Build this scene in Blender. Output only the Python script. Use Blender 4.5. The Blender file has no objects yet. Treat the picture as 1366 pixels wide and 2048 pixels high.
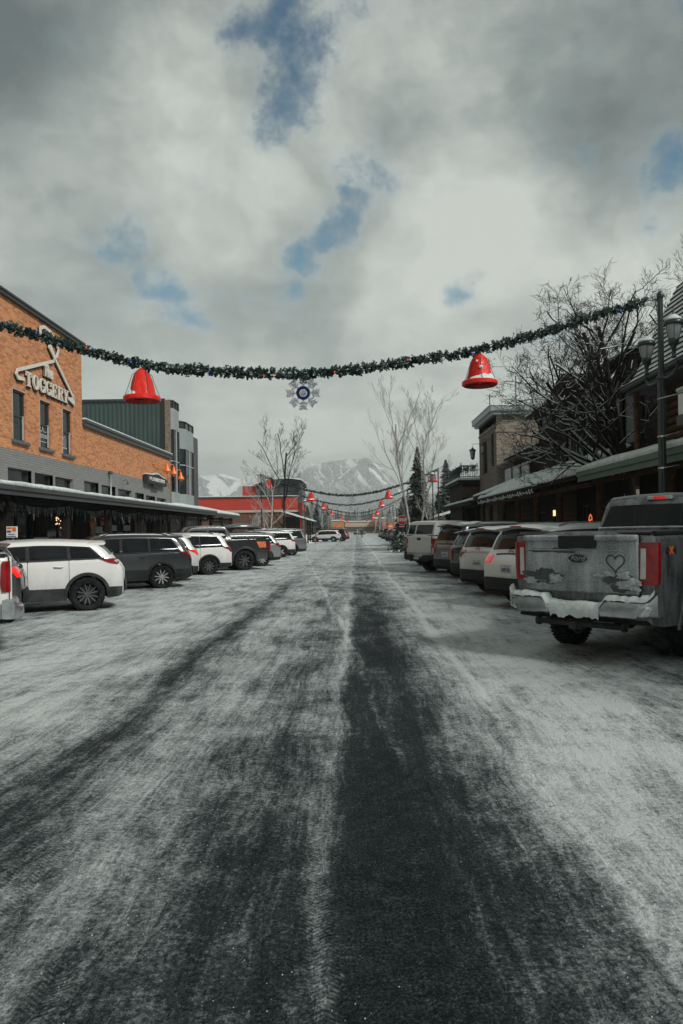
import bpy, bmesh, math, random
from mathutils import Vector, Matrix, Euler, noise as mn
R = math.radians
SC = bpy.context.scene
COL = SC.collection
random.seed(7)

# ---------------------------------------------------------------- camera
CAMH = 1.75
cam_data = bpy.data.cameras.new("camera")
cam = bpy.data.objects.new("camera", cam_data)
COL.objects.link(cam)
cam_data.sensor_fit = 'AUTO'
cam_data.sensor_width = 36
cam_data.lens = 1450 / 2048 * 36
cam_data.shift_x = -29 / 2048
cam_data.shift_y = 35 / 2048
cam_data.clip_start = 0.1
cam_data.clip_end = 20000
cam.location = (0, 0, CAMH)
cam.rotation_euler = (Matrix.Rotation(R(90), 4, 'X') @ Matrix.Rotation(R(-0.8), 4, 'Z')).to_euler()
SC.camera = cam

# ---------------------------------------------------------------- light
SUN_DIR = Vector((0.62, -0.52, 0.66)).normalized()      # towards the sun
sun_el = math.asin(SUN_DIR.z)
sun_az = math.atan2(SUN_DIR.x, SUN_DIR.y)
sl = bpy.data.lights.new("sun", 'SUN')
sl.energy = 2.9
sl.angle = R(13)
sl.color = (1.0, 0.97, 0.93)
so = bpy.data.objects.new("sun", sl)
COL.objects.link(so)
so.rotation_euler = SUN_DIR.to_track_quat('Z', 'Y').to_euler()

SC.view_settings.view_transform = 'Standard'
SC.view_settings.look = 'None'
SC.view_settings.exposure = 0.3
SC.view_settings.gamma = 1.0
SC.cycles.use_denoising = True
SC.cycles.max_bounces = 6
SC.cycles.transparent_max_bounces = 12
SC.cycles.volume_bounces = 0


class NT:
    """small helper to write node trees"""
    def __init__(s, tree):
        s.t = tree
        s.n = tree.nodes
        s.l = tree.links
    def node(s, typ, **kw):
        n = s.n.new(typ)
        for k, v in kw.items():
            setattr(n, k, v)
        return n
    def put(s, sock, v):
        if hasattr(v, 'links') or isinstance(v, bpy.types.NodeSocket):
            s.l.new(v, sock)
        else:
            if hasattr(sock, 'default_value'):
                try:
                    sock.default_value = v
                except Exception:
                    sock.default_value = (v[0], v[1], v[2], 1) if len(v) == 3 else v
    def math(s, op, a, b=0.0, c=0.0, clamp=False):
        n = s.node('ShaderNodeMath', operation=op, use_clamp=clamp)
        s.put(n.inputs[0], a); s.put(n.inputs[1], b); s.put(n.inputs[2], c)
        return n.outputs[0]
    def vmath(s, op, a, b=(0, 0, 0)):
        n = s.node('ShaderNodeVectorMath', operation=op)
        s.put(n.inputs[0], a)
        if op == 'SCALE':
            s.put(n.inputs['Scale'], b)
        else:
            s.put(n.inputs[1], b)
        return n.outputs['Value'] if op in ('DOT_PRODUCT', 'LENGTH', 'DISTANCE') else n.outputs[0]
    def noise(s, vec, scale, detail=4, rough=0.55, dist=0.0, col=False):
        n = s.node('ShaderNodeTexNoise')
        s.put(n.inputs['Vector'], vec)
        n.inputs['Scale'].default_value = scale
        n.inputs['Detail'].default_value = detail
        n.inputs['Roughness'].default_value = rough
        n.inputs['Distortion'].default_value = dist
        return n.outputs['Color' if col else 'Fac']
    def ramp(s, fac, stops, interp='LINEAR'):
        n = s.node('ShaderNodeValToRGB')
        n.color_ramp.interpolation = interp
        e = n.color_ramp.elements
        while len(e) > 1:
            e.remove(e[-1])
        for i, (p, c) in enumerate(stops):
            c = (c, c, c, 1) if not hasattr(c, '__len__') else (c[0], c[1], c[2], 1)
            if i == 0:
                e[0].position = p; e[0].color = c
            else:
                k = e.new(p); k.color = c
        s.put(n.inputs[0], fac)
        return n.outputs[0]
    def mix(s, f, a, b, typ='MIX'):
        n = s.node('ShaderNodeMix', data_type='RGBA', blend_type=typ, clamp_factor=True)
        s.put(n.inputs[0], f); s.put(n.inputs[6], a if not isinstance(a, tuple) else (*a[:3], 1)); s.put(n.inputs[7], b if not isinstance(b, tuple) else (*b[:3], 1))
        return n.outputs[2]
    def smooth(s, x, a, b, lo=0.0, hi=1.0):
        n = s.node('ShaderNodeMapRange', interpolation_type='SMOOTHSTEP')
        s.put(n.inputs[0], x)
        n.inputs[1].default_value = a; n.inputs[2].default_value = b
        n.inputs[3].default_value = lo; n.inputs[4].default_value = hi
        return n.outputs[0]
    def sep(s, v):
        n = s.node('ShaderNodeSeparateXYZ'); s.put(n.inputs[0], v)
        return n.outputs
    def comb(s, x, y, z):
        n = s.node('ShaderNodeCombineXYZ')
        s.put(n.inputs[0], x); s.put(n.inputs[1], y); s.put(n.inputs[2], z)
        return n.outputs[0]


# ---------------------------------------------------------------- world: sky with broken cloud
world = bpy.data.worlds.new("World")
SC.world = world
world.use_nodes = True
W = NT(world.node_tree)
W.n.clear()
out = W.node('ShaderNodeOutputWorld')
bg = W.node('ShaderNodeBackground')
bg.inputs['Strength'].default_value = 0.1
W.l.new(bg.outputs[0], out.inputs['Surface'])
sky = W.node('ShaderNodeTexSky', sky_type='NISHITA')
sky.sun_disc = False
sky.sun_elevation = sun_el
sky.sun_rotation = sun_az
tc = W.node('ShaderNodeTexCoord')
d = W.vmath('NORMALIZE', tc.outputs['Generated'])
dx, dy, dz = W.sep(d)
# cloud deck coordinates: the direction carried out to a flat layer
zz = W.math('ADD', W.math('MAXIMUM', dz, 0.0), 0.16)
deck = W.comb(W.math('DIVIDE', dx, zz), W.math('DIVIDE', dy, zz), 0.0)
warp = W.noise(deck, 1.3, 3, 0.5, col=True)
wd = W.vmath('ADD', d, W.vmath('SCALE', W.vmath('SUBTRACT', warp, (0.5, 0.5, 0.5)), 0.20))
warp2 = W.noise(d, 9.0, 4, 0.6, col=True)
wd = W.vmath('ADD', wd, W.vmath('SCALE', W.vmath('SUBTRACT', warp2, (0.5, 0.5, 0.5)), 0.055))
def sdir(px, py):
    a = R(.8); X = px - 712; Y = py - 1059
    return Vector(((X * math.cos(a) - Y * math.sin(a)) / 1450, 1, -(X * math.sin(a) + Y * math.cos(a)) / 1450)).normalized()
gaps = [(610, 60, .11, .8), (600, 150, .09, 1), (575, 215, .06, .8), (690, 110, .06, .6), (700, 290, .05, .55),
        (650, 430, .055, 1), (600, 480, .045, 1), (550, 530, .04, .8), (690, 380, .045, .7),
        (340, 570, .05, 1.0), (375, 640, .05, 1.1), (240, 480, .05, .7), (300, 540, .035, .7), (240, 475, .04, .55), (350, 690, .025, .6),
        (940, 590, .035, .8), (880, 610, .02, .5), (1150, 350, .05, .65), (1230, 380, .05, .65), (1330, 390, .07, .8), (1060, 370, .03, .4),
        (1360, 30, .06, .7), (560, 260, .07, .45), (740, 200, .07, .40), (620, 330, .05, .35), (760, 330, .05, .35), (560, 110, .08, .5), (960, 290, .05, .25), (1270, 300, .06, .3), (410, 560, .04, .35), (300, 620, .05, .4), (500, 560, .03, .3), (80, 470, .03, .35), (480, 10, .06, .7), (790, 60, .05, .5), (480, 830, .02, .3)]
gsum = None
for (gx, gy, gr, ga) in gaps:
    dist = W.vmath('DISTANCE', wd, tuple(sdir(gx, gy)))
    g = W.smooth(dist, gr * 1.25, gr * 0.1, 0.0, ga)
    gsum = g if gsum is None else W.math('MAXIMUM', gsum, g)
# the part of the sky outside the photograph gets breaks of its own
other = W.smooth(W.noise(deck, 0.8, 5, 0.55), 0.56, 0.68)
behind = W.smooth(dy, 0.35, 0.1)
gsum = W.math('MAXIMUM', gsum, W.math('MULTIPLY', other, behind))
fine = W.noise(d, 10.0, 10, 0.66)
gapf = W.smooth(W.math('ADD', gsum, W.math('MULTIPLY', W.math('SUBTRACT', fine, 0.5), 2.6)), 0.18, 1.1)
# cloud tone: bright tops, dull undersides
n1 = W.noise(W.vmath('ADD', deck, (3.1, 1.7, 0)), 0.9, 8, 0.56, 0.0)
n2 = W.noise(W.vmath('ADD', wd, (8.3, 5.1, 0)), 5.5, 8, 0.58, 0.0)
tone = W.math('ADD', W.math('MULTIPLY', W.math('SUBTRACT', n1, 0.5), 1.5), W.math('MULTIPLY', W.math('SUBTRACT', n2, 0.5), 1.5))
tone = W.math('ADD', tone, 0.5)
for (gx, gy, gr, ga) in [(250, 270, .17, .22), (430, 400, .13, .20), (450, 640, .14, .22), (860, 470, .15, .24), (1020, 500, .13, .14), (130, 550, .10, .2), (640, 830, .13, .14), (900, 190, .12, .10), (560, 330, .07, .15),
                         (40, 60, .20, -.30), (1290, 80, .20, -.24), (120, 410, .09, -.22), (1120, 260, .12, -.06), (850, 60, .12, -.12), (450, 70, .10, -.12), (1300, 230, .10, -.06), (880, 340, .07, -.05), (560, 905, .07, -.14), (1200, 560, .12, .02), (150, 690, .07, -.08)]:
    tone = W.math('ADD', tone, W.smooth(W.vmath('DISTANCE', wd, tuple(sdir(gx, gy))), gr * 1.3, 0.0, 0.0, ga))
# cloud edges round the gaps catch the light
edge = W.math('MULTIPLY', W.smooth(gapf, 0.0, 0.25), W.smooth(gapf, 0.75, 0.3))
tone = W.math('ADD', tone, W.math('MULTIPLY', edge, 0.10))
elev = W.smooth(dz, 0.0, 0.55)
ccol_lo = W.ramp(tone, [(0.10, (2.3, 2.7, 2.65)), (0.45, (4.2, 4.6, 4.35)), (0.85, (6.0, 6.25, 5.75))])
ccol_hi = W.ramp(tone, [(0.0, (0.85, 1.08, 1.12)), (0.42, (2.1, 2.45, 2.38)), (0.85, (5.0, 5.3, 4.9))])
ccol = W.mix(elev, ccol_lo, ccol_hi)
blue = W.mix(W.smooth(dz, 0.1, 0.6), (1.1, 3.0, 4.3), (0.10, 0.70, 1.45))
skyc = W.mix(0.92, sky.outputs[0], blue)
final = W.mix(gapf, ccol, skyc)
# dim snow-covered land below the horizon
final = W.mix(W.smooth(dz, 0.0, -0.06), final, (2.0, 2.35, 2.35))
W.l.new(final, bg.inputs['Color'])

# ---------------------------------------------------------------- mesh helpers
class MB:
    """collects faces and links them as one mesh object"""
    def __init__(s):
        s.v = []; s.f = []; s.m = []; s.sm = []
    def add(s, verts, faces, mi=0, smooth=False, M=None):
        o = len(s.v)
        for p in verts:
            p = Vector(p)
            s.v.append(M @ p if M is not None else p)
        for f in faces:
            s.f.append([i + o for i in f]); s.m.append(mi); s.sm.append(smooth)
        return s
    def box(s, a, b, mi=0, M=None, bev=0.0):
        x0, y0, z0 = a; x1, y1, z1 = b
        if bev > 0:
            e = bev
            vs = []
            for zi, z in enumerate((z0, z0 + e, z1 - e, z1)):
                k = e if zi in (0, 3) else 0
                pts = [(x0 + e, y0 + k), (x1 - e, y0 + k), (x1 - k, y0 + e), (x1 - k, y1 - e), (x1 - e, y1 - k), (x0 + e, y1 - k), (x0 + k, y1 - e), (x0 + k, y0 + e)]
                vs += [(p[0], p[1], z) for p in pts]
            fs = [list(range(7, -1, -1)), list(range(24, 32))]
            for r in range(3):
                for i in range(8):
                    j = (i + 1) % 8
                    fs.append([r * 8 + i, r * 8 + j, r * 8 + 8 + j, r * 8 + 8 + i])
            return s.add(vs, fs, mi, False, M)
        v = [(x0, y0, z0), (x1, y0, z0), (x1, y1, z0), (x0, y1, z0), (x0, y0, z1), (x1, y0, z1), (x1, y1, z1), (x0, y1, z1)]
        f = [(3, 2, 1, 0), (4, 5, 6, 7), (0, 1, 5, 4), (1, 2, 6, 5), (2, 3, 7, 6), (3, 0, 4, 7)]
        return s.add(v, f, mi, False, M)
    def prism(s, poly, y0, y1, axis='Y', mi=0, M=None, smooth=False):
        """poly in the plane across axis, extruded from y0 to y1"""
        n = len(poly)
        def P(p, t):
            return {'Y': (p[0], t, p[1]), 'X': (t, p[0], p[1]), 'Z': (p[0], p[1], t)}[axis]
        v = [P(p, y0) for p in poly] + [P(p, y1) for p in poly]
        f = [list(range(n)), list(range(2 * n - 1, n - 1, -1))]
        for i in range(n):
            j = (i + 1) % n
            f.append([i, n + i, n + j, j])
        return s.add(v, f, mi, smooth, M)
    def tube(s, pts, rad, n=8, mi=0, smooth=True, cap=True, M=None):
        pts = [Vector(p) for p in pts]
        if not hasattr(rad, '__len__'):
            rad = [rad] * len(pts)
        vs = []; fs = []
        ref = Vector((0, 0, 1))
        for i, p in enumerate(pts):
            a = pts[max(i - 1, 0)]; b = pts[min(i + 1, len(pts) - 1)]
            t = (b - a)
            t = t.normalized() if t.length > 1e-9 else Vector((0, 0, 1))
            r = ref if abs(t.dot(ref)) < 0.95 else Vector((1, 0, 0))
            x = t.cross(r).normalized(); y = t.cross(x).normalized()
            for k in range(n):
                an = 2 * math.pi * k / n
                vs.append(p + (x * math.cos(an) + y * math.sin(an)) * rad[i])
        for i in range(len(pts) - 1):
            for k in range(n):
                k2 = (k + 1) % n
                fs.append([i * n + k, i * n + k2, (i + 1) * n + k2, (i + 1) * n + k])
        if cap:
            fs.append(list(range(n)))
            fs.append(list(range((len(pts) - 1) * n + n - 1, (len(pts) - 1) * n - 1, -1)))
        return s.add(vs, fs, mi, smooth, M)
    def lathe(s, prof, n=16, mi=0, smooth=True, M=None, squash=None):
        """prof = [(r, z)], axis Z"""
        vs = []; fs = []
        for (r, z) in prof:
            for k in range(n):
                an = 2 * math.pi * k / n
                vs.append((r * math.cos(an), r * math.sin(an), z))
        for i in range(len(prof) - 1):
            for k in range(n):
                k2 = (k + 1) % n
                fs.append([i * n + k, i * n + k2, (i + 1) * n + k2, (i + 1) * n + k])
        return s.add(vs, fs, mi, smooth, M)
    def grid(s, rows, mi=0, smooth=True, M=None, flip=False):
        """rows of points of equal length"""
        n = len(rows[0]); vs = [p for r in rows for p in r]; fs = []
        for i in range(len(rows) - 1):
            for k in range(n - 1):
                q = [i * n + k, i * n + k + 1, (i + 1) * n + k + 1, (i + 1) * n + k]
                fs.append(q[::-1] if flip else q)
        return s.add(vs, fs, mi, smooth, M)
    def mesh(s, name, mats, off=(0, 0, 0), sharp=None):
        me = bpy.data.meshes.new(name)
        o = Vector(off)
        me.from_pydata([tuple(p - o) for p in s.v], [], s.f)
        for mt in (mats if isinstance(mats, (list, tuple)) else [mats]):
            me.materials.append(mt)
        me.polygons.foreach_set('material_index', s.m)
        me.polygons.foreach_set('use_smooth', s.sm)
        me.validate(); me.update()
        if sharp:
            me.set_sharp_from_angle(angle=R(sharp))
        return me
    def build(s, name, mats, parent=None, sharp=None, local=False):
        """world-space geometry; a child keeps its place relative to its parents. local: geometry already in the parent's frame"""
        off = Vector((0, 0, 0))
        if parent is not None and not local:
            p = parent
            while p is not None:
                off += p.location; p = p.parent
        ob = bpy.data.objects.new(name, s.mesh(name, mats, off, sharp))
        COL.objects.link(ob)
        ob.parent = parent
        return ob


def tag(o, label=None, cat=None, group=None, kind=None):
    if label: o['label'] = label
    if cat: o['category'] = cat
    if group: o['group'] = group
    if kind: o['kind'] = kind
    return o

def thing(name, loc, label, cat, group=None, rz=0.0):
    o = bpy.data.objects.new(name, None)
    COL.objects.link(o)
    o.location = loc; o.rotation_euler = (0, 0, rz)
    return tag(o, label, cat, group)

def copy_tree(o, parent=None):
    c = o.copy(); COL.objects.link(c); c.parent = parent
    for ch in list(o.children):
        copy_tree(ch, c)
    return c

# ---------------------------------------------------------------- materials
def new_mat(name):
    m = bpy.data.materials.new(name); m.use_nodes = True
    t = NT(m.node_tree)
    b = m.node_tree.nodes['Principled BSDF']
    return m, t, b

def mat(name, col, rough=0.6, metal=0.0, var=0.12, vscale=6.0, bump=0.0, bscale=30.0, spec=0.5, coat=0.0, emit=None, estr=1.0, col2=None):
    m, t, b = new_mat(name)
    tcn = t.node('ShaderNodeTexCoord').outputs['Object']
    nz = t.noise(tcn, vscale, 5, 0.6)
    c1 = tuple(max(0, c * (1 - var)) for c in col) if col2 is None else col
    c2 = tuple(min(1, c * (1 + var)) for c in col) if col2 is None else col2
    t.l.new(t.ramp(nz, [(0.35, c1), (0.65, c2)]), b.inputs['Base Color'])
    b.inputs['Metallic'].default_value = metal
    b.inputs['Specular IOR Level'].default_value = spec
    t.l.new(t.math('ADD', rough - 0.05, t.math('MULTIPLY', nz, 0.1)), b.inputs['Roughness'])
    if coat: b.inputs['Coat Weight'].default_value = coat
    if bump:
        bn = t.node('ShaderNodeBump'); bn.inputs['Distance'].default_value = bump
        t.l.new(t.noise(tcn, bscale, 5, 0.6), bn.inputs['Height'])
        t.l.new(bn.outputs[0], b.inputs['Normal'])
    if emit:
        b.inputs['Emission Color'].default_value = (*emit, 1); b.inputs['Emission Strength'].default_value = estr
    return m

def snow_mat(name='snow', col=(0.62, 0.68, 0.66), dark=(0.42, 0.47, 0.46), bs=0.03, sc=5):
    m, t, b = new_mat(name)
    o = t.node('ShaderNodeTexCoord').outputs['Object']
    n = t.noise(o, sc, 8, 0.6)
    t.l.new(t.ramp(n, [(0.3, dark), (0.6, col)]), b.inputs['Base Color'])
    b.inputs['Roughness'].default_value = 0.75
    b.inputs['Specular IOR Level'].default_value = 0.3
    bn = t.node('ShaderNodeBump'); bn.inputs['Distance'].default_value = bs
    t.l.new(t.noise(o, sc * 2.5, 8, 0.65), bn.inputs['Height']); t.l.new(bn.outputs[0], b.inputs['Normal'])
    return m

def brick_mat(name, axes, c1, c2, mortar, bw=.26, rh=.09, ms=.010, stain=0.35, patch=None):
    """axes: which object coordinates run along and up the wall"""
    m, t, b = new_mat(name)
    o = t.sep(t.node('ShaderNodeTexCoord').outputs['Object'])
    vec = t.comb(o[axes[0]], o[axes[1]], 0.0)
    vec = t.vmath('ADD', vec, t.vmath('SCALE', t.vmath('SUBTRACT', t.noise(vec, 3.0, 2, col=True), (0.5, 0.5, 0.5)), 0.02))
    br = t.node('ShaderNodeTexBrick')
    t.put(br.inputs['Vector'], vec)
    br.inputs['Scale'].default_value = 1
    br.inputs['Brick Width'].default_value = bw; br.inputs['Row Height'].default_value = rh
    br.inputs['Mortar Size'].default_value = ms; br.inputs['Mortar Smooth'].default_value = 0.4
    br.inputs['Bias'].default_value = -0.2
    br.inputs['Color1'].default_value = (*c1, 1); br.inputs['Color2'].default_value = (*c2, 1); br.inputs['Mortar'].default_value = (*mortar, 1)
    n = t.noise(vec, 0.55, 6, 0.6)
    n2 = t.noise(vec, 4.0, 5, 0.65)
    c = t.mix(t.smooth(n, 0.35, 0.7, 0, stain), br.outputs['Color'], tuple(x * 0.72 for x in c1), 'MIX')
    c = t.mix(t.smooth(n2, 0.5, 0.75, 0, 0.55), c, tuple(x * 1.15 for x in mortar), 'MIX')
    dark = t.smooth(t.noise(vec, 9.0, 3, 0.7), 0.58, 0.72, 0, 0.6)
    c = t.mix(dark, c, tuple(x * 0.5 for x in c2))
    if patch:
        py, pz, rad, pc = patch
        dd = t.vmath('DISTANCE', t.vmath('MULTIPLY', vec, (0.35, 1, 1)), (py * .35, pz, 0))
        dd = t.math('ADD', dd, t.math('MULTIPLY', t.math('SUBTRACT', n2, 0.5), 0.9))
        c = t.mix(t.smooth(dd, rad, rad * .5, 0, .7), c, pc)
    t.l.new(c, b.inputs['Base Color'])
    b.inputs['Roughness'].default_value = 0.85
    bn = t.node('ShaderNodeBump'); bn.inputs['Distance'].default_value = 0.012; bn.invert = True
    t.l.new(br.outputs['Fac'], bn.inputs['Height']); t.l.new(bn.outputs[0], b.inputs['Normal'])
    return m

M = {}
M['snow'] = snow_mat()
M['snow_dirty'] = snow_mat('dirty_snow', (0.42, 0.47, 0.46), (0.16, 0.18, 0.18), 0.02, 8)
M['brick'] = brick_mat('orange_brick', (1, 2), (0.60, 0.24, 0.09), (0.22, 0.065, 0.026), (0.40, 0.25, 0.15), patch=(40.5 - 30, 5.6, .55, (0.38, 0.28, 0.21)))
M['brick_grey'] = brick_mat('grey_painted_brick', (1, 2), (0.21, 0.215, 0.205), (0.17, 0.175, 0.17), (0.13, 0.13, 0.125), stain=0.2)
M['stone_x'] = brick_mat('tan_stone_side', (1, 2), (0.16, 0.125, 0.09), (0.04, 0.03, 0.022), (0.10, 0.085, 0.07), bw=.36, rh=.13, ms=.018)  # tan stone darkened, shade of the street side put into the colour
M['stone_y'] = brick_mat('tan_stone_front', (0, 2), (0.24, 0.20, 0.155), (0.05, 0.04, 0.034), (0.17, 0.15, 0.13), bw=.36, rh=.13, ms=.018, stain=.5)
M['dark_trim'] = mat('dark_trim', (0.025, 0.028, 0.03), 0.5)
M['charcoal'] = mat('charcoal_metal', (0.045, 0.05, 0.052), 0.5)
M['black'] = mat('black', (0.012, 0.013, 0.014), 0.6)
M['soffit'] = mat('dark_soffit', (0.008, 0.008, 0.009), 0.8, spec=.12)  # near-black, shade under the canopies put into the colour
M['wood'] = mat('brown_wood', (0.07, 0.04, 0.024), 0.75, spec=.12, var=.4, bump=.004)
M['wood_dark'] = mat('dark_stained_wood', (0.016, 0.012, 0.011), 0.8, spec=.12, var=.4, bump=.006, bscale=18)  # dark wood, darkened further so shade under eaves sits in the colour
M['log'] = mat('honey_log', (0.07, 0.035, 0.018), 0.7, spec=.12, var=.35, bump=.006)
M['grey_panel'] = mat('grey_metal_panel', (0.22, 0.25, 0.25), 0.45, var=.05, spec=.5)
M['grey_light'] = mat('light_grey_trim', (0.36, 0.38, 0.37), 0.5, var=.06)
M['stucco'] = mat('grey_stucco', (0.17, 0.18, 0.18), 0.9, bump=.004, bscale=60)
M['sill'] = mat('slate_sill', (0.085, 0.09, 0.095), 0.7, var=.25, bump=.004)
M['white_paint'] = mat('white_paint', (0.72, 0.73, 0.70), 0.5, var=.05)
M['sign_cream'] = mat('cream_sign_face', (0.56, 0.53, 0.46), 0.5, var=.08)
M['copper'] = mat('orange_enamel', (0.75, 0.16, 0.02), 0.4, var=.1)
M['green_pole'] = mat('dark_green_pole', (0.009, 0.024, 0.020), 0.42, var=.2, coat=.1)
M['green_fascia'] = mat('sage_green_fascia', (0.09, 0.13, 0.11), 0.7, var=.15)
M['roof_dark'] = mat('dark_shingle', (0.02, 0.021, 0.022), 0.9, spec=.12)
M['red_wall'] = mat('red_wall', (0.36, 0.026, 0.012), 0.7, var=.08)
M['brown_wall'] = mat('brown_wall', (0.10, 0.042, 0.022), 0.8, var=.1, vscale=2)
M['beige'] = mat('beige_band', (0.40, 0.33, 0.25), 0.8)
M['orange_wall'] = mat('orange_wall', (0.42, 0.15, 0.05), 0.8, var=.2, vscale=.5)
def glass_mat(name, col=(0.012, 0.016, 0.018), rough=0.08):
    m, t, b = new_mat(name)
    o = t.node('ShaderNodeTexCoord').outputs['Object']
    n = t.noise(o, 1.1, 4, 0.6)
    t.l.new(t.ramp(n, [(0.35, tuple(c * .5 for c in col)), (0.7, tuple(c * 1.8 for c in col))]), b.inputs['Base Color'])
    b.inputs['Roughness'].default_value = rough
    b.inputs['Specular IOR Level'].default_value = 0.35
    bn = t.node('ShaderNodeBump'); bn.inputs['Distance'].default_value = 0.02; bn.inputs['Strength'].default_value = .3
    t.l.new(t.noise(o, 0.9, 2, 0.5), bn.inputs['Height']); t.l.new(bn.outputs[0], b.inputs['Normal'])
    return m
M['glass'] = glass_mat('dark_window_glass')
M['glass_grey'] = glass_mat('grey_window_glass', (0.05, 0.055, 0.058), 0.2)
M['bell_red'] = mat('red_vinyl', (0.50, 0.006, 0.004), 0.42, vscale=4, bump=.03, bscale=6, coat=.12, spec=.3, col2=(.68, .022, .008))
M['tinsel_green'] = mat('garland_needles', (0.010, 0.032, 0.025), 0.55, var=.5, vscale=14)
M['tinsel_silver'] = mat('silver_tinsel', (0.60, 0.62, 0.64), 0.4, metal=.2, var=.5, vscale=40)
M['tinsel_blue'] = mat('blue_tinsel', (0.02, 0.05, 0.20), 0.4, var=.4, vscale=40)
M['bulb_red'] = mat('red_bulb', (0.7, 0.05, 0.02), 0.3, emit=(1, .12, .03), estr=.35)
M['bulb_blue'] = mat('blue_bulb', (0.03, 0.06, 0.6), 0.3, emit=(.05, .1, 1), estr=.35)
M['warm_lamp'] = mat('warm_lamp', (0.8, 0.5, 0.2), 0.3, emit=(1, .62, .3), estr=1.2)
M['neon'] = mat('red_neon', (0.6, 0.1, 0.05), 0.3, emit=(1, .15, .06), estr=1.0)
M['lamp_glass'] = mat('milky_lamp_glass', (0.26, 0.29, 0.29), 0.15, var=.1, spec=.6)
M['stop_red'] = mat('stop_sign_red', (0.50, 0.012, 0.02), 0.4, var=.05)
M['bark_dark'] = mat('dark_bark', (0.022, 0.019, 0.018), 0.9, spec=.12, var=.3, vscale=20)
M['bark_birch'] = mat('pale_birch_bark', (0.30, 0.30, 0.28), 0.85, var=.45, vscale=7)
M['conifer'] = mat('conifer_needles', (0.018, 0.028, 0.022), 0.85, var=.5, vscale=3)
M['cloth_dark'] = mat('dark_clothes', (0.02, 0.02, 0.024), 0.9)
M['skin'] = mat('skin', (0.35, 0.2, 0.14), 0.6)

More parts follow.
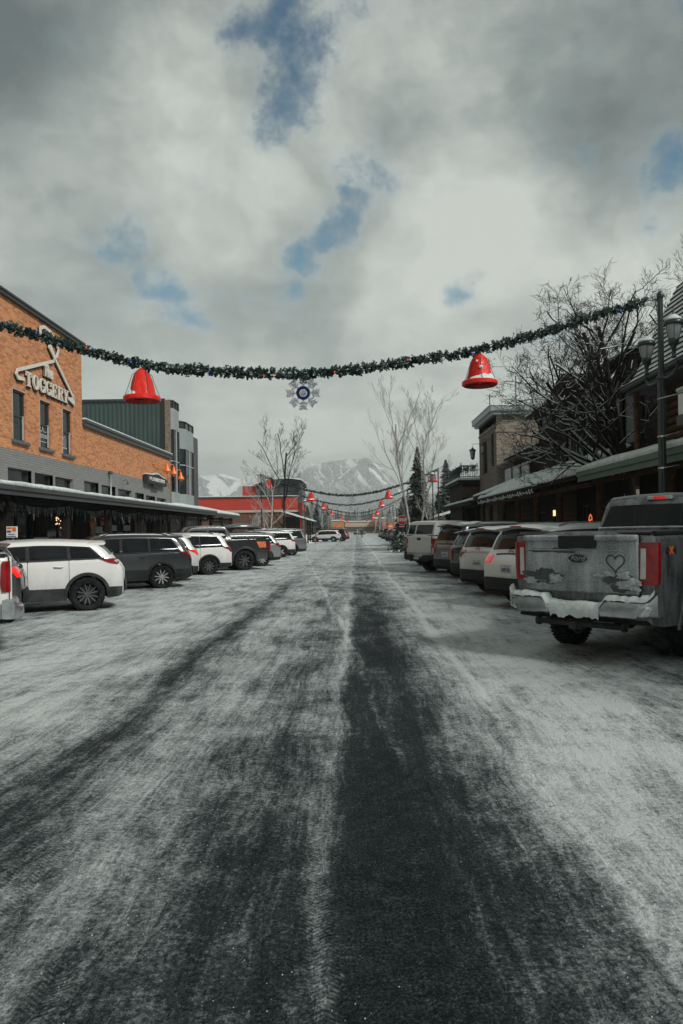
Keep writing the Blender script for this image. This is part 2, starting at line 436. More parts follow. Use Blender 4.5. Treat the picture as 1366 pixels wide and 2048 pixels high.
# ================================================================ ground
def ground_material():
    m, t, b = new_mat('icy_street')
    o = t.node('ShaderNodeTexCoord').outputs['Object']
    x, y, z = t.sep(o)
    # tyre ruts run along the street and wander a little
    wv = t.math('SUBTRACT', t.noise(t.comb(t.math('MULTIPLY', x, 0.5), t.math('MULTIPLY', y, 0.22), 0), 1.0, 3, 0.5), 0.5)
    wv2 = t.math('SUBTRACT', t.noise(t.comb(t.math('MULTIPLY', x, 2.0), t.math('MULTIPLY', y, 0.9), 3.3), 1.0, 4, 0.6), 0.5)
    lean = t.math('MULTIPLY', t.smooth(y, 3.5, 1.5), 0.0)
    xw = t.math('ADD', t.math('ADD', x, lean), t.math('ADD', t.math('MULTIPLY', wv, 0.55), t.math('MULTIPLY', wv2, 0.13)))
    f = t.math('DIVIDE', t.math('ADD', xw, 8.0), 16.0)
    prof = [(-8, .42), (-5, .14), (-3.6, .16), (-2.9, .24), (-2.45, .40), (-2.2, .70), (-1.95, .42), (-1.6, .32), (-1.2, .36), (-0.85, .44), (-0.6, .48), (-0.42, .45), (-0.24, .34), (-0.13, .50), (-0.07, .68), (0.12, .79), (0.42, .75), (0.60, .58), (0.76, .46), (1.0, .32), (1.2, .22), (1.6, .10), (2.4, .08), (3.2, .22), (4.2, .34), (6, .44), (8, .5)]
    dk = t.ramp(f, [((p + 8) / 16, v) for p, v in prof])
    # farther up the street the ruts are shallower
    far = t.smooth(y, 9, 34)
    dk = t.math('ADD', t.math('MULTIPLY', dk, t.math('SUBTRACT', 1.0, t.math('MULTIPLY', far, 0.70))), t.math('MULTIPLY', far, 0.14))
    near = t.smooth(y, 9, 3.0)
    wide = t.math('MULTIPLY', t.smooth(t.math('ABSOLUTE', t.math('ADD', x, -0.12)), 1.7, 0.6), near)
    dk = t.math('ADD', dk, t.math('MULTIPLY', wide, 0.24))
    dk = t.math('ADD', dk, t.math('MULTIPLY', t.math('MULTIPLY', t.smooth(x, -0.5, -1.2), t.smooth(y, 6.5, 3.0)), 0.14))  # near left corner darkened, a vignette put into the road colour
    # streaks along the driving direction, patches, grit
    st = t.noise(t.comb(t.math('MULTIPLY', xw, 7.0), t.math('MULTIPLY', y, 0.55), 0), 1.0, 5, 0.6)
    st2 = t.noise(t.comb(t.math('MULTIPLY', xw, 24.0), t.math('MULTIPLY', y, 1.8), 5.0), 1.0, 4, 0.6)
    pa = t.noise(t.comb(x, t.math('MULTIPLY', y, 0.55), 1.0), 1.7, 7, 0.65)
    pb = t.noise(o, 7.0, 6, 0.7)
    gr = t.noise(o, 42.0, 5, 0.75)
    sp = t.noise(o, 130.0, 3, 0.7)
    v = t.math('ADD', dk, t.math('MULTIPLY', t.math('SUBTRACT', st, 0.5), 0.62))
    v = t.math('ADD', v, t.math('MULTIPLY', t.math('SUBTRACT', st2, 0.5), 0.50))
    v = t.math('ADD', v, t.math('MULTIPLY', t.math('SUBTRACT', pa, 0.5), 1.05))
    v = t.math('ADD', v, t.math('MULTIPLY', t.math('SUBTRACT', pb, 0.5), 0.62))
    v = t.math('ADD', v, t.math('MULTIPLY', t.math('SUBTRACT', gr, 0.5), 1.2))
    v = t.math('ADD', v, t.math('MULTIPLY', t.math('SUBTRACT', sp, 0.5), 0.6))
    # thin ice ridges left between passes of tyres, and the curved tracks of cars turning into the bays
    rid = t.smooth(t.math('ABSOLUTE', t.math('SUBTRACT', st, 0.5)), 0.022, 0.0)
    v = t.math('SUBTRACT', v, t.math('MULTIPLY', t.math('MULTIPLY', rid, t.smooth(pb, .40, .6)), 0.12))
    for (cx_, cy_, x0_, x1_) in ((10.5, 3.0, 0.9, 2.2), (-11.5, 20.0, -2.4, -3.6), (9.5, 17.0, 1.2, 2.6)):
        rr = t.vmath('DISTANCE', t.comb(x, y, 0), (cx_, cy_, 0))
        cu = t.noise(t.comb(t.math('MULTIPLY', rr, 4.5), t.math('MULTIPLY', y, .12), cx_), 1.0, 6, .72)
        v = t.math('ADD', v, t.math('MULTIPLY', t.math('MULTIPLY', t.math('SUBTRACT', cu, .5), t.smooth(xw, x0_, x1_)), .62))
    # the raised edges of packed snow beside the bare strip
    for (xa, sl_, w_, k_) in ((1.24, 0.0, .06, .34), (0.05, .085, .05, .22), (-0.20, 0.0, .05, .16)):
        dd_ = t.math('ABSOLUTE', t.math('SUBTRACT', xw, t.math('SUBTRACT', xa + 9 * sl_ if sl_ else xa, t.math('MULTIPLY', y, sl_))))
        v = t.math('SUBTRACT', v, t.math('MULTIPLY', t.math('MULTIPLY', t.smooth(dd_, w_ * 1.6, 0.0), t.smooth(pb, .38, .55)), k_))
    # tread prints
    wave = t.node('ShaderNodeTexWave', wave_type='BANDS', bands_direction='Y', wave_profile='SIN')
    t.put(wave.inputs['Vector'], t.comb(x, t.math('ADD', y, t.math('MULTIPLY', t.math('PINGPONG', t.math('MULTIPLY', x, 1), 0.07), 0.8)), 0))
    wave.inputs['Scale'].default_value = 12.0; wave.inputs['Distortion'].default_value = 2.2; wave.inputs['Detail'].default_value = 2; wave.inputs['Detail Scale'].default_value = 4
    strips = None
    for (sx, sw) in ((-1.62, .15), (-1.15, .10), (-2.05, .13), (0.30, .11), (-0.20, .12)):
        q = t.smooth(t.math('ABSOLUTE', t.math('SUBTRACT', xw, sx)), sw, sw * .6)
        strips = q if strips is None else t.math('MAXIMUM', strips, q)
    strips = t.math('MULTIPLY', strips, t.smooth(y, 13, 4))
    strips = t.math('MULTIPLY', strips, t.smooth(pa, 0.42, 0.56))
    v = t.math('ADD', v, t.math('MULTIPLY', t.math('MULTIPLY', t.math('SUBTRACT', wave.outputs['Fac'], 0.5), strips), 0.13))
    c = t.ramp(v, [(0.0, (0.50, 0.55, 0.54)), (0.20, (0.33, 0.37, 0.365)), (0.42, (0.15, 0.17, 0.17)), (0.60, (0.052, 0.062, 0.065)), (0.80, (0.016, 0.0215, 0.024)), (1.0, (0.008, 0.0115, 0.0135))])
    agg = t.noise(o, 75.0, 4, 0.85)
    asph = t.ramp(t.math('ADD', agg, t.math('MULTIPLY', t.math('SUBTRACT', pb, .5), .35)), [(0.36, (0.005, 0.0075, 0.009)), (0.52, (0.016, 0.021, 0.023)), (0.62, (0.05, 0.058, 0.059)), (0.72, (0.13, 0.145, 0.145))])
    c = t.mix(t.smooth(v, 0.60, 0.84), c, asph)
    # pale grit on the bare asphalt
    bare = t.smooth(v, 0.5, 0.8)
    c = t.mix(t.math('MULTIPLY', t.smooth(sp, 0.60, 0.72), t.math('MULTIPLY', bare, 0.55)), c, (0.17, 0.185, 0.18))
    # dark crumbs on the packed snow
    c = t.mix(t.math('MULTIPLY', t.smooth(gr, 0.64, 0.72), 0.5), c, (0.05, 0.055, 0.055))
    t.l.new(c, b.inputs['Base Color'])
    t.l.new(t.smooth(v, 0.1, 0.9, 0.55, 0.74), b.inputs['Roughness'])
    t.l.new(t.smooth(v, 0.3, 0.7, 0.16, 0.03), b.inputs['Specular IOR Level'])
    h = t.math('ADD', t.math('MULTIPLY', v, -0.9), t.math('ADD', t.math('MULTIPLY', sp, 0.5), t.math('MULTIPLY', gr, 0.45)))
    bn = t.node('ShaderNodeBump'); bn.inputs['Distance'].default_value = 0.03; bn.inputs['Strength'].default_value = 1.0
    t.l.new(h, bn.inputs['Height']); t.l.new(bn.outputs[0], b.inputs['Normal'])
    return m

M['street'] = ground_material()
gm = MB(); gm.add([(-1900, -60, -0.02), (1900, -60, -0.02), (1900, 4000, -0.02), (-1900, 4000, -0.02)], [(0, 1, 2, 3)])
tag(gm.build('ground', snow_mat('snow_field', (0.55, 0.60, 0.58), (0.35, 0.39, 0.38), .05, .4)), kind='structure')
ys = [-12 + i * 1.1 for i in range(12)]
yy = 1.2
while yy < 14: ys.append(yy); yy += 0.085
while yy < 345: ys.append(yy); yy *= 1.035
xs = []
xx = -10.4
while xx < 7.6:
    xs.append(xx); xx += 0.1 if -4.5 < xx < 4 else 0.3
xs.append(7.6)
rows = []
for yv in ys:
    r = []
    for xv in xs:
        h = 0.0
        if yv < 60:
            k = min(1, 12 / max(yv, 12))
            h = (mn.noise((xv * 1.1, yv * .35, 0)) * .018 + mn.noise((xv * 5, yv * 3, 2)) * .007 + mn.noise((xv * 12, yv * 9, 5)) * .0035) * k + .01
            if xv < -10.2 or xv > 7.4: h = 0
        r.append((xv, yv, max(h, 0) + .004))
    rows.append(r)
g = MB(); g.grid(rows)
tag(g.build('road', M['street']), kind='structure')
def slab(name, x0, x1, y0, y1, z1, m):
    g = MB(); g.box((x0, y0, -.01), (x1, y1, z1), bev=.02)
    return tag(g.build(name, m), kind='structure')
slab('left_sidewalk', -12.9, -9.55, -8, 64, .14, M['snow_dirty'])
slab('right_sidewalk', 7.2, 13.0, -8, 64, .14, M['snow_dirty'])
slab('far_left_sidewalk', -14, -9.2, 84, 330, .13, M['snow_dirty'])
slab('far_right_sidewalk', 7.2, 13.0, 84, 330, .13, M['snow_dirty'])

def lump(name, cx, cy, rx, ry, h, label, seed, m='snow'):
    g = MB(); rows = []
    for i in range(15):
        r = []
        for j in range(25):
            a = 2 * math.pi * j / 24; q = i / 14
            k = 1 + .25 * mn.noise((math.cos(a) * 1.6, math.sin(a) * 1.6, seed))
            X = cx + math.cos(a) * rx * q * k; Y = cy + math.sin(a) * ry * q * k
            r.append((X, Y, .004 + max(0, h * (1 - q ** 2.2) * (0.75 + .5 * mn.noise((X * 1.3, Y * 1.3, seed))))))
        rows.append(r)
    g.grid(rows, flip=True)
    return tag(g.build(name, M[m]), label, 'snow pile', kind='structure')
lump('snow_bank', -7.2, 60.5, 2.6, 2.0, .16, 'low ploughed snow bank around the left corner of the crossing', 3.3)
lump('snow_bank', 4.6, 57.5, 2.2, 3.2, .2, 'low ploughed snow bank around the stop sign', 6.1)
lump('snow_bank', -9.5, 98, 3.4, 3, .9, 'high snow bank left of the distant pale suv', 9.2)
lump('snow_bank', -7.5, 118, 2.4, 5, 1.1, 'high snow bank behind the distant pale suv', 4.2)

# ---- mountains: one height field
def hill(x, y, cx, cy, sx, sy, h, p=2.0):
    return h * math.exp(-(abs(x - cx) / sx) ** p - (abs(y - cy) / sy) ** 2)
rows = []
for j in range(64):
    Y = 900 + j * 46
    r = []
    for i in range(200):
        X = -1700 + i * 17
        n = mn.fractal((X * .004, Y * .004, 0), 1.0, 2.1, 6)
        n2 = mn.ridged_multi_fractal((X * .0045, Y * .003, 4), 0.9, 2.1, 5, 1.0, 2.0)
        z = hill(X, Y, -60, 3250, 330, 520, 322, 3.2) + hill(X, Y, -640, 3150, 260, 420, 250, 2.6) + hill(X, Y, -1250, 3200, 300, 420, 230)
        z = max(z, hill(X, Y, 480, 3300, 380, 500, 190), hill(X, Y, 900, 3000, 500, 500, 150))
        z *= (0.80 + .2 * (n2 * .6)) if z > 20 else 1
        fz = 105 * math.exp(-((Y - 2150) / 420) ** 2) * (0.9 + .45 * mn.noise((X * .0022 + 1.9, 3, 0))) + 26 * math.exp(-((Y - 1350) / 250) ** 2)
        z = max(z, fz) + .15 * min(z, fz)
        r.append((X, Y, z + n * (6 + 12 * min(1, z / 300)) - 4))
    rows.append(r)
g = MB(); g.grid(rows)
def mountain_mat():
    m, t, b = new_mat('forested_snow_slope')
    o = t.node('ShaderNodeTexCoord').outputs['Object']
    x, y, z = t.sep(o)
    tree = t.noise(t.comb(x, t.math('MULTIPLY', y, .35), z), 0.16, 5, 0.8)
    big = t.noise(t.comb(x, t.math('MULTIPLY', y, .5), t.math('MULTIPLY', z, 1.2)), 0.011, 5, 0.6)
    # gullies and ski runs fall down the slope
    wq = t.math('MULTIPLY', t.math('SUBTRACT', t.noise(o, .006, 3, .6), .5), 260)
    gl = t.noise(t.comb(t.math('ADD', x, t.math('MULTIPLY', t.math('SUBTRACT', z, wq), .45)), t.math('MULTIPLY', y, 0.05), t.math('MULTIPLY', z, 0.18)), 0.035, 6, 0.7, 1.2)
    sn = t.math('MULTIPLY', t.smooth(gl, 0.50, 0.60), t.smooth(z, 120, 230))
    sn = t.math('MAXIMUM', sn, t.math('MULTIPLY', t.smooth(big, 0.5, .62), t.smooth(z, 225, 280)))
    # the cleared runs of the ski hill on the left
    segs = [((-640, 245), (-585, 215), 17), ((-600, 238), (-560, 150), 17), ((-585, 225), (-525, 160), 15), ((-560, 250), (-470, 215), 15), ((-480, 215), (-520, 150), 17),
            ((-745, 200), (-700, 165), 11), ((-690, 185), (-650, 160), 9), ((-820, 175), (-780, 150), 9), ((-250, 215), (-190, 150), 8), ((60, 255), (120, 185), 8), ((0, 285), (-60, 215), 7), ((120, 235), (190, 150), 6), ((-380, 175), (-330, 140), 6)]
    wx = t.math('ADD', x, t.math('MULTIPLY', t.math('SUBTRACT', t.noise(o, .02, 3, .6), .5), 60))
    pv = t.comb(wx, z, 0)
    for (a, c, w) in segs:
        A = Vector((a[0], a[1], 0)); C = Vector((c[0], c[1], 0)); D = C - A
        rel = t.vmath('SUBTRACT', pv, tuple(A))
        h = t.math('DIVIDE', t.vmath('DOT_PRODUCT', rel, tuple(D)), D.length_squared, clamp=True)
        q = t.vmath('LENGTH', t.vmath('SUBTRACT', rel, t.vmath('SCALE', tuple(D), h)))
        sn = t.math('MAXIMUM', sn, t.smooth(q, w * 1.2, w * .7))
    yy_ = t.smooth(y, 2550, 2750)
    sn = t.math('MULTIPLY', sn, yy_)
    c = t.mix(t.smooth(tree, 0.42, 0.66), (0.05, 0.062, 0.066), (0.60, 0.64, 0.64))
    c = t.mix(t.math('MULTIPLY', t.smooth(big, 0.55, 0.7), 0.35), c, (0.5, 0.55, 0.55))
    c = t.mix(t.math('MULTIPLY', sn, 0.92), c, (0.92, 0.94, 0.94))
    t.l.new(c, b.inputs['Base Color'])
    b.inputs['Roughness'].default_value = 0.9
    b.inputs['Specular IOR Level'].default_value = 0.1
    bn = t.node('ShaderNodeBump'); bn.inputs['Distance'].default_value = 9
    t.l.new(tree, bn.inputs['Height']); t.l.new(bn.outputs[0], b.inputs['Normal'])
    return m
tag(g.build('mountains', mountain_mat()), kind='structure')

# ================================================================ buildings
def plate(g, axis, at, a0, a1, z0, z1, holes, depth, mi=0, mr=None, out=1):
    """wall sheet with real openings. axis 'X': sheet at X=at spanning Y a0..a1; 'Y': at Y=at spanning X. out: side the face looks to"""
    As = sorted({a0, a1, *[h[0] for h in holes], *[h[1] for h in holes]})
    Zs = sorted({z0, z1, *[h[2] for h in holes], *[h[3] for h in holes]})
    def P(a, z, d=0):
        return (at - out * d, a, z) if axis == 'X' else (a, at - out * d, z)
    for i in range(len(As) - 1):
        for j in range(len(Zs) - 1):
            ca = (As[i] + As[i + 1]) / 2; cz = (Zs[j] + Zs[j + 1]) / 2
            if any(h[0] < ca < h[1] and h[2] < cz < h[3] for h in holes): continue
            q = [P(As[i], Zs[j]), P(As[i + 1], Zs[j]), P(As[i + 1], Zs[j + 1]), P(As[i], Zs[j + 1])]
            g.add(q, [(0, 1, 2, 3)], mi)
    for (h0, h1, k0, k1) in holes:
        for (p, q) in (((h0, k0), (h1, k0)), ((h1, k0), (h1, k1)), ((h1, k1), (h0, k1)), ((h0, k1), (h0, k0))):
            g.add([P(*p), P(*q), P(*q, depth), P(*p, depth)], [(0, 1, 2, 3)], mi if mr is None else mr)

def window(parent, axis, at, a0, a1, z0, z1, depth, out=1, cols=1, rows=1, fr=.05, mf='dark_trim', mg='glass', name='window'):
    """frame with panes set back in an opening; the pane is a sub-part"""
    g = MB()
    def B(a, b, c, d_, t0, t1):
        lo, hi = sorted((at - out * t0, at - out * t1))
        if axis == 'X': g.box((lo, a, c), (hi, b, d_))
        else: g.box((a, lo, c), (b, hi, d_))
    t0, t1 = depth - .05, depth + .03
    B(a0, a1, z0, z0 + fr, t0, t1); B(a0, a1, z1 - fr, z1, t0, t1)
    B(a0, a0 + fr, z0 + fr, z1 - fr, t0, t1); B(a1 - fr, a1, z0 + fr, z1 - fr, t0, t1)
    for i in range(1, cols):
        c = a0 + (a1 - a0) * i / cols
        B(c - fr / 2, c + fr / 2, z0 + fr, z1 - fr, t0 + .003, t1)
    for i in range(1, rows):
        c = z0 + (z1 - z0) * i / rows
        B(a0 + fr, a1 - fr, c - fr / 2, c + fr / 2, t0 + .006, t1)
    w = g.build(name, M[mf], parent)
    g = MB(); 
    lo, hi = sorted((at - out * (depth + .005), at - out * (depth + .02)))
    if axis == 'X': g.box((lo, a0 + .01, z0 + .01), (hi, a1 - .01, z1 - .01))
    else: g.box((a0 + .01, lo, z0 + .01), (a1 - .01, hi, z1 - .01))
    g.build('pane', M[mg], w)
    return w

FX = -12.6
bb = thing('brick_building', (FX, 30, 0), 'tall orange brick shop building with grey painted lower storey and three narrow windows', 'building')
wins = [(26.75, 27.8, 5.25, 7.14), (29.05, 30.05, 5.22, 7.14), (31.3, 32.3, 5.2, 7.16)]
g = MB()
plate(g, 'X', FX, 4, 33.55, 4.88, 10.35, wins, .18)
g.add([(FX, 33.55, 4.88), (-34, 33.55, 4.88), (-34, 33.55, 10.35), (FX, 33.55, 10.35)], [(0, 1, 2, 3)])
g.build('upper_wall', M['brick'], bb)
trans = [(26.3, 28.25, 3.2, 4.2), (28.5, 30.25, 3.2, 4.18), (30.45, 32.4, 3.2, 4.16), (15, 18, 3.2, 4.2), (20, 23, 3.2, 4.2)]
shops = [(8, 12.5, .5, 2.7), (14, 18.5, .5, 2.7), (20, 24.5, .5, 2.7), (26, 28.6, .5, 2.7), (29.6, 32.6, .15, 2.7)]
g = MB(); plate(g, 'X', FX, 4, 33.55, 3.15, 4.88, trans, .25); plate(g, 'X', FX - .004, 4, 33.55, 0, 3.15, shops, .25, mi=1)  # below the canopy near-black wood replaces brick, shade put into the colour
g.build('painted_lower_wall', [M['brick_grey'], M['wood_dark']], bb)
g = MB()
g.box((FX - .3, 4, 10.353), (FX + .12, 33.66, 10.48)); g.box((FX - .3, 4, 10.483), (FX + .16, 33.7, 10.56))
g.box((-34, 33.45, 10.353), (FX - .303, 33.66, 10.50))
g.build('parapet_cap', M['dark_trim'], bb)
g = MB(); g.box((FX - .28, 4, 10.563), (FX + .1, 33.66, 10.6), bev=.015); g.build('parapet_snow', M['snow'], bb)
g = MB(); g.box((-34, 4, 10.0), (FX - .31, 33.4, 10.2)); g.build('roof', M['snow'], bb)
def side_windows():
    for k, (a0, a1, z0, z1) in enumerate(wins):
        w = window(bb, 'X', FX, a0, a1, z0, z1, .12, rows=2, fr=.07)
        # pale lining strip, sill, light jamb edge
        g = MB(); g.box((FX - .10, a1 - .12, z0 + .08), (FX - .05, a1 - .07, (z0 + z1) / 2 + .05)); g.build('jamb_strip', M['grey_light'], w)
        g = MB(); g.box((FX - .02, a0 - .16, z0 - .13), (FX + .12, a1 + .16, z0 - .003), bev=.015); g.build('sill', M['sill'], w)
        g = MB(); g.box((FX - .02, a0 - .035, z0), (FX + .008, a0 - .003, z1 + .03)); g.box((FX - .02, a0, z1 + .003), (FX + .008, a1 + .03, z1 + .033)); g.build('edge_trim', M['grey_light'], w)
side_windows()
for (a0, a1, z0, z1) in trans:
    window(bb, 'X', FX, a0, a1, z0, z1, .2, fr=.06, name='transom_window')
for a in (28.25, 30.25):
    g = MB(); g.box((FX - .18, a, 3.2), (FX - .02, a + .24, 4.22)); g.build('window_post', M['wood'], bb)
for (a0, a1, z0, z1) in shops:
    window(bb, 'X', FX, a0, a1, z0, z1, .2, cols=2, fr=.08, name='shop_window')

lb = thing('brick_shop', (FX, 41, 0), 'low orange brick shop wing with dark roof edge and two rows of transom windows', 'building')
g = MB()
plate(g, 'X', FX - .004, 33.56, 49.3, 4.9, 6.85, [], .1)
g.add([(FX - .004, 49.3, 4.9), (-30, 49.3, 4.9), (-30, 49.3, 6.85), (FX - .004, 49.3, 6.85)], [(0, 1, 2, 3)])
g.build('upper_wall', M['brick'], lb)
tr2 = [(33.7, 35.6, 3.2, 4.2), (36.0, 38.1, 3.2, 4.16), (38.5, 40.9, 3.2, 4.1), (41.5, 43.2, 3.2, 4.05), (43.6, 45.6, 3.2, 4.0), (46.0, 48.3, 3.2, 3.95)]
sh2 = [(34.4, 38, .5, 2.7), (39, 40.4, .15, 2.7), (41.4, 45, .5, 2.7), (45.8, 48.6, .5, 2.7)]
g = MB(); plate(g, 'X', FX - .004, 33.56, 49.3, 3.15, 4.9, tr2, .25); plate(g, 'X', FX - .008, 33.56, 49.3, 0, 3.15, sh2, .25, mi=1); g.build('painted_lower_wall', [M['brick_grey'], M['wood_dark']], lb)  # lower strip in near-black wood imitates the canopy's shade
for w_ in tr2: window(lb, 'X', FX - .004, *w_, .2, fr=.06, cols=1, name='transom_window')
for w_ in sh2: window(lb, 'X', FX - .004, *w_, .2, cols=2, fr=.08, name='shop_window')
for a in (35.6, 38.1, 43.2, 45.6):
    g = MB(); g.box((FX - .18, a, 3.2), (FX - .02, a + .38, 4.2)); g.build('window_post', M['wood'], lb)
g = MB(); g.box((FX - .3, 33.57, 6.72), (FX + .14, 49.5, 6.9)); g.box((FX - .3, 33.57, 6.903), (FX + .20, 49.55, 7.02)); g.build('roof_edge', M['charcoal'], lb)
g = MB(); g.box((FX - .26, 33.57, 7.023), (FX + .17, 49.5, 7.10), bev=.02); g.box((-30, 33.57, 6.6), (FX - .31, 49.4, 6.8)); g.build('roof_snow', M['snow'], lb)
# vent pipe and small gooseneck fixtures on the wing
pp = thing('vent_pipe', (FX + .12, 37.0, 3.4), 'thin grey vent pipe with a small hooded top on the grey brick', 'pipe')
g = MB(); g.tube([(FX + .12, 37.0, 3.4), (FX + .12, 37.0, 4.75)], .035); g.build('pipe', M['grey_light'], pp)
g = MB(); g.lathe([(0, .16), (.10, .12), (.13, 0), (.10, -.02), (0, 0)], 12, M=Matrix.Translation((FX + .12, 37.0, 4.78))); g.build('cap', M['charcoal'], pp)
g = MB(); g.tube([(FX + .02, 39.2, 4.5), (FX + .2, 39.2, 4.62), (FX + .3, 39.2, 4.5)], .02); g.lathe([(0, .1), (.05, .05), (.1, -.05)], 10, M=Matrix.Translation((FX + .3, 39.2, 4.42)))
tag(g.build('wall_lamp', M['charcoal']), 'small dark hooded lamp on the grey brick above the canopy', 'wall lamp')

# ---- hanger sign, built on the wall plane
def FY(y, z, d=0): return (FX + d, y, z)
sg = thing('shop_sign', (FX, 29.7, 8), 'large cream coat hanger sign reading The Toggery on the orange brick wall', 'sign')
def bars(g, pts, w, d0, d1, mi=0):
    """flat bar of width w following pts (y,z)"""
    pts = [Vector((p[0], p[1])) for p in pts]
    L = []; Rr = []
    for i, p in enumerate(pts):
        a = pts[max(i - 1, 0)]; b = pts[min(i + 1, len(pts) - 1)]
        t = (b - a).normalized(); n = Vector((-t.y, t.x))
        if 0 < i < len(pts) - 1:
            t1 = (pts[i] - pts[i - 1]).normalized(); k = 1 / max(.35, abs(Vector((-t1.y, t1.x)).dot(n)))
        else: k = 1
        L.append(p + n * w / 2 * k); Rr.append(p - n * w / 2 * k)
    n = len(pts); vs = []
    for d_ in (d0, d1):
        for q in L + Rr: vs.append(FY(q.x, q.y, d_))
    fs = []
    for i in range(n - 1):
        fs += [[i, i + 1, n + i + 1, n + i], [2 * n + i, 3 * n + i, 3 * n + i + 1, 2 * n + i + 1], [i, 2 * n + i, 2 * n + i + 1, i + 1], [n + i, n + i + 1, 3 * n + i + 1, 3 * n + i]]
    fs += [[0, n, 3 * n, 2 * n], [n - 1, 3 * n - 1, 4 * n - 1, 2 * n - 1]]
    g.add(vs, fs, mi)
g = MB()
shapes = [[(30.25, 8.95), (26.95, 7.86), (26.86, 7.70), (27.0, 7.58), (27.5, 7.62)],
          [(29.75, 9.45), (32.36, 7.74), (32.36, 7.62), (31.75, 7.66)],
          [(29.6, 9.75), (30.35, 9.1)],
          [(28.95, 9.72), (28.95, 9.98), (29.3, 10.12), (29.9, 10.08), (30.45, 9.85), (30.7, 9.5), (30.55, 9.25), (30.2, 9.05)]]
for i, s_ in enumerate(shapes): bars(g, s_, .125, .07 + i * .004, .12 + i * .004)
g.build('hanger', M['sign_cream'], sg)
g = MB()
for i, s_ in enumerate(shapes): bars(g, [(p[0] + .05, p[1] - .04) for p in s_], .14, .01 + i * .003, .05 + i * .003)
g.build('hanger_back', M['black'], sg)  # black copy offset lower right, drawn as the hanger's shadow
def letters(g, text, y0, y1, base0, base1, h, d0, d1, grow=0.0):
    """slab-serif capitals along a slightly curved baseline"""
    S = {}
    th, tn, sf = .26, .12, .10
    def R_(a, b, c, d_): return [(a, c), (b, c), (b, d_), (a, d_)]
    S['T'] = [R_(.37, .63, 0, 1), R_(.02, .98, .87, 1), R_(.02, .12, .70, .9), R_(.88, .98, .70, .9), R_(.22, .78, 0, .08)]
    def ring(a0, a1, n=18):
        out_ = []
        for i in range(n):
            t0 = a0 + (a1 - a0) * i / n; t1 = a0 + (a1 - a0) * (i + 1) / n
            q = []
            for (t_, k) in ((t0, 1), (t1, 1), (t1, 0), (t0, 0)):
                rx = .5 if k else .5 - .25; ry = .52 if k else .43
                q.append((.5 + rx * math.cos(t_), .5 + ry * math.sin(t_)))
            out_.append(q)
        return out_
    S['O'] = ring(0, 2 * math.pi, 22)
    S['G'] = ring(R(50), R(325), 18) + [R_(.55, 1.0, .38, .46), R_(.70, .95, 0.05, .42), R_(.84, .94, .68, .98)]
    S['E'] = [R_(.12, .38, 0, 1), R_(.02, .9, 0, .1), R_(.02, .9, .9, 1), R_(.3, .68, .46, .55), R_(.8, .9, 0, .28), R_(.8, .9, .72, 1), R_(.6, .68, .36, .65)]
    S['R'] = [R_(.12, .38, 0, 1), R_(.02, .5, 0, .08), R_(.02, .6, .9, 1), R_(.3, .6, .46, .55), [(.55, .9), (.72, .8), (.72, .62), (.55, .5), (.9, .58), (.97, .72), (.9, .88), (.6, 1)], [(.42, .5), (.66, .5), (1.0, 0), (.72, 0)], R_(.68, 1.04, 0, .08)]
    S['Y'] = [[(.04, 1), (.34, 1), (.6, .45), (.4, .40)], [(.82, 1), (.94, 1), (.62, .42), (.5, .45)], R_(.37, .63, 0, .46), R_(-.02, .42, .92, 1), R_(.68, 1.04, .92, 1), R_(.22, .78, 0, .08)]
    n = len(text); step = (y1 - y0) / n
    for i, ch in enumerate(text):
        bz = base0 + (base1 - base0) * (i / (n - 1)) - .16 * math.sin(math.pi * i / (n - 1)) * 0
        hh = h
        for k, q in enumerate(S[ch]):
            c = Vector((sum(p[0] for p in q) / len(q), sum(p[1] for p in q) / len(q)))
            vs = []
            dd = d1 + k * .0012
            for dz_ in (d0, dd):
                for p in q:
                    v = Vector(p)
                    if grow:
                        v = v + (v - Vector((.5, .5))).normalized() * 0 + Vector((grow if p[0] > c.x else -grow, (grow if p[1] > c.y else -grow) * .7))
                    vs.append(FY(y0 + step * i + (.06 + .88 * v.x) * step, bz + v.y * hh, dz_))
            m_ = len(q)
            fs = [list(range(m_)), list(range(2 * m_ - 1, m_ - 1, -1))] + [[a, m_ + a, m_ + (a + 1) % m_, (a + 1) % m_] for a in range(m_)]
            g.add(vs, fs)
g = MB(); letters(g, 'TOGGERY', 27.6, 31.75, 7.42, 7.42, .56, .07, .12); g.build('large_lettering', M['sign_cream'], sg)
g = MB(); letters(g, 'TOGGERY', 27.68, 31.83, 7.38, 7.38, .57, .012, .05, grow=.035); g.build('lettering_shadow_board', M['black'], sg)  # black copy of the capitals offset lower right as their shadow
def text_mesh(body, size, loc, rot, ex, m, name, parent, bold=.0, shear=0.0, sx=1.0):
    cu = bpy.data.curves.new('text', 'FONT'); cu.body = body; cu.size = size; cu.extrude = ex; cu.offset = bold; cu.align_x = 'CENTER'; cu.align_y = 'CENTER'; cu.shear = shear
    cu.resolution_u = 3
    to = bpy.data.objects.new('text', cu); COL.objects.link(to)
    dg = bpy.context.evaluated_depsgraph_get(); dg.update()
    me = bpy.data.meshes.new_from_object(to.evaluated_get(dg))
    bpy.data.objects.remove(to)
    me.transform(Matrix.Translation(loc) @ rot @ Matrix.Diagonal((sx, 1, 1, 1)))
    me.materials.clear(); me.materials.append(m)
    off = Vector((0, 0, 0)); p = parent
    while p is not None: off += p.location; p = p.parent
    me.transform(Matrix.Translation(-off))
    ob = bpy.data.objects.new(name, me); COL.objects.link(ob); ob.parent = parent
    return ob
ROT_X = Matrix(((0, 0, 1, 0), (1, 0, 0, 0), (0, 1, 0, 0), (0, 0, 0, 1)))      # text reads along +Y, faces +X
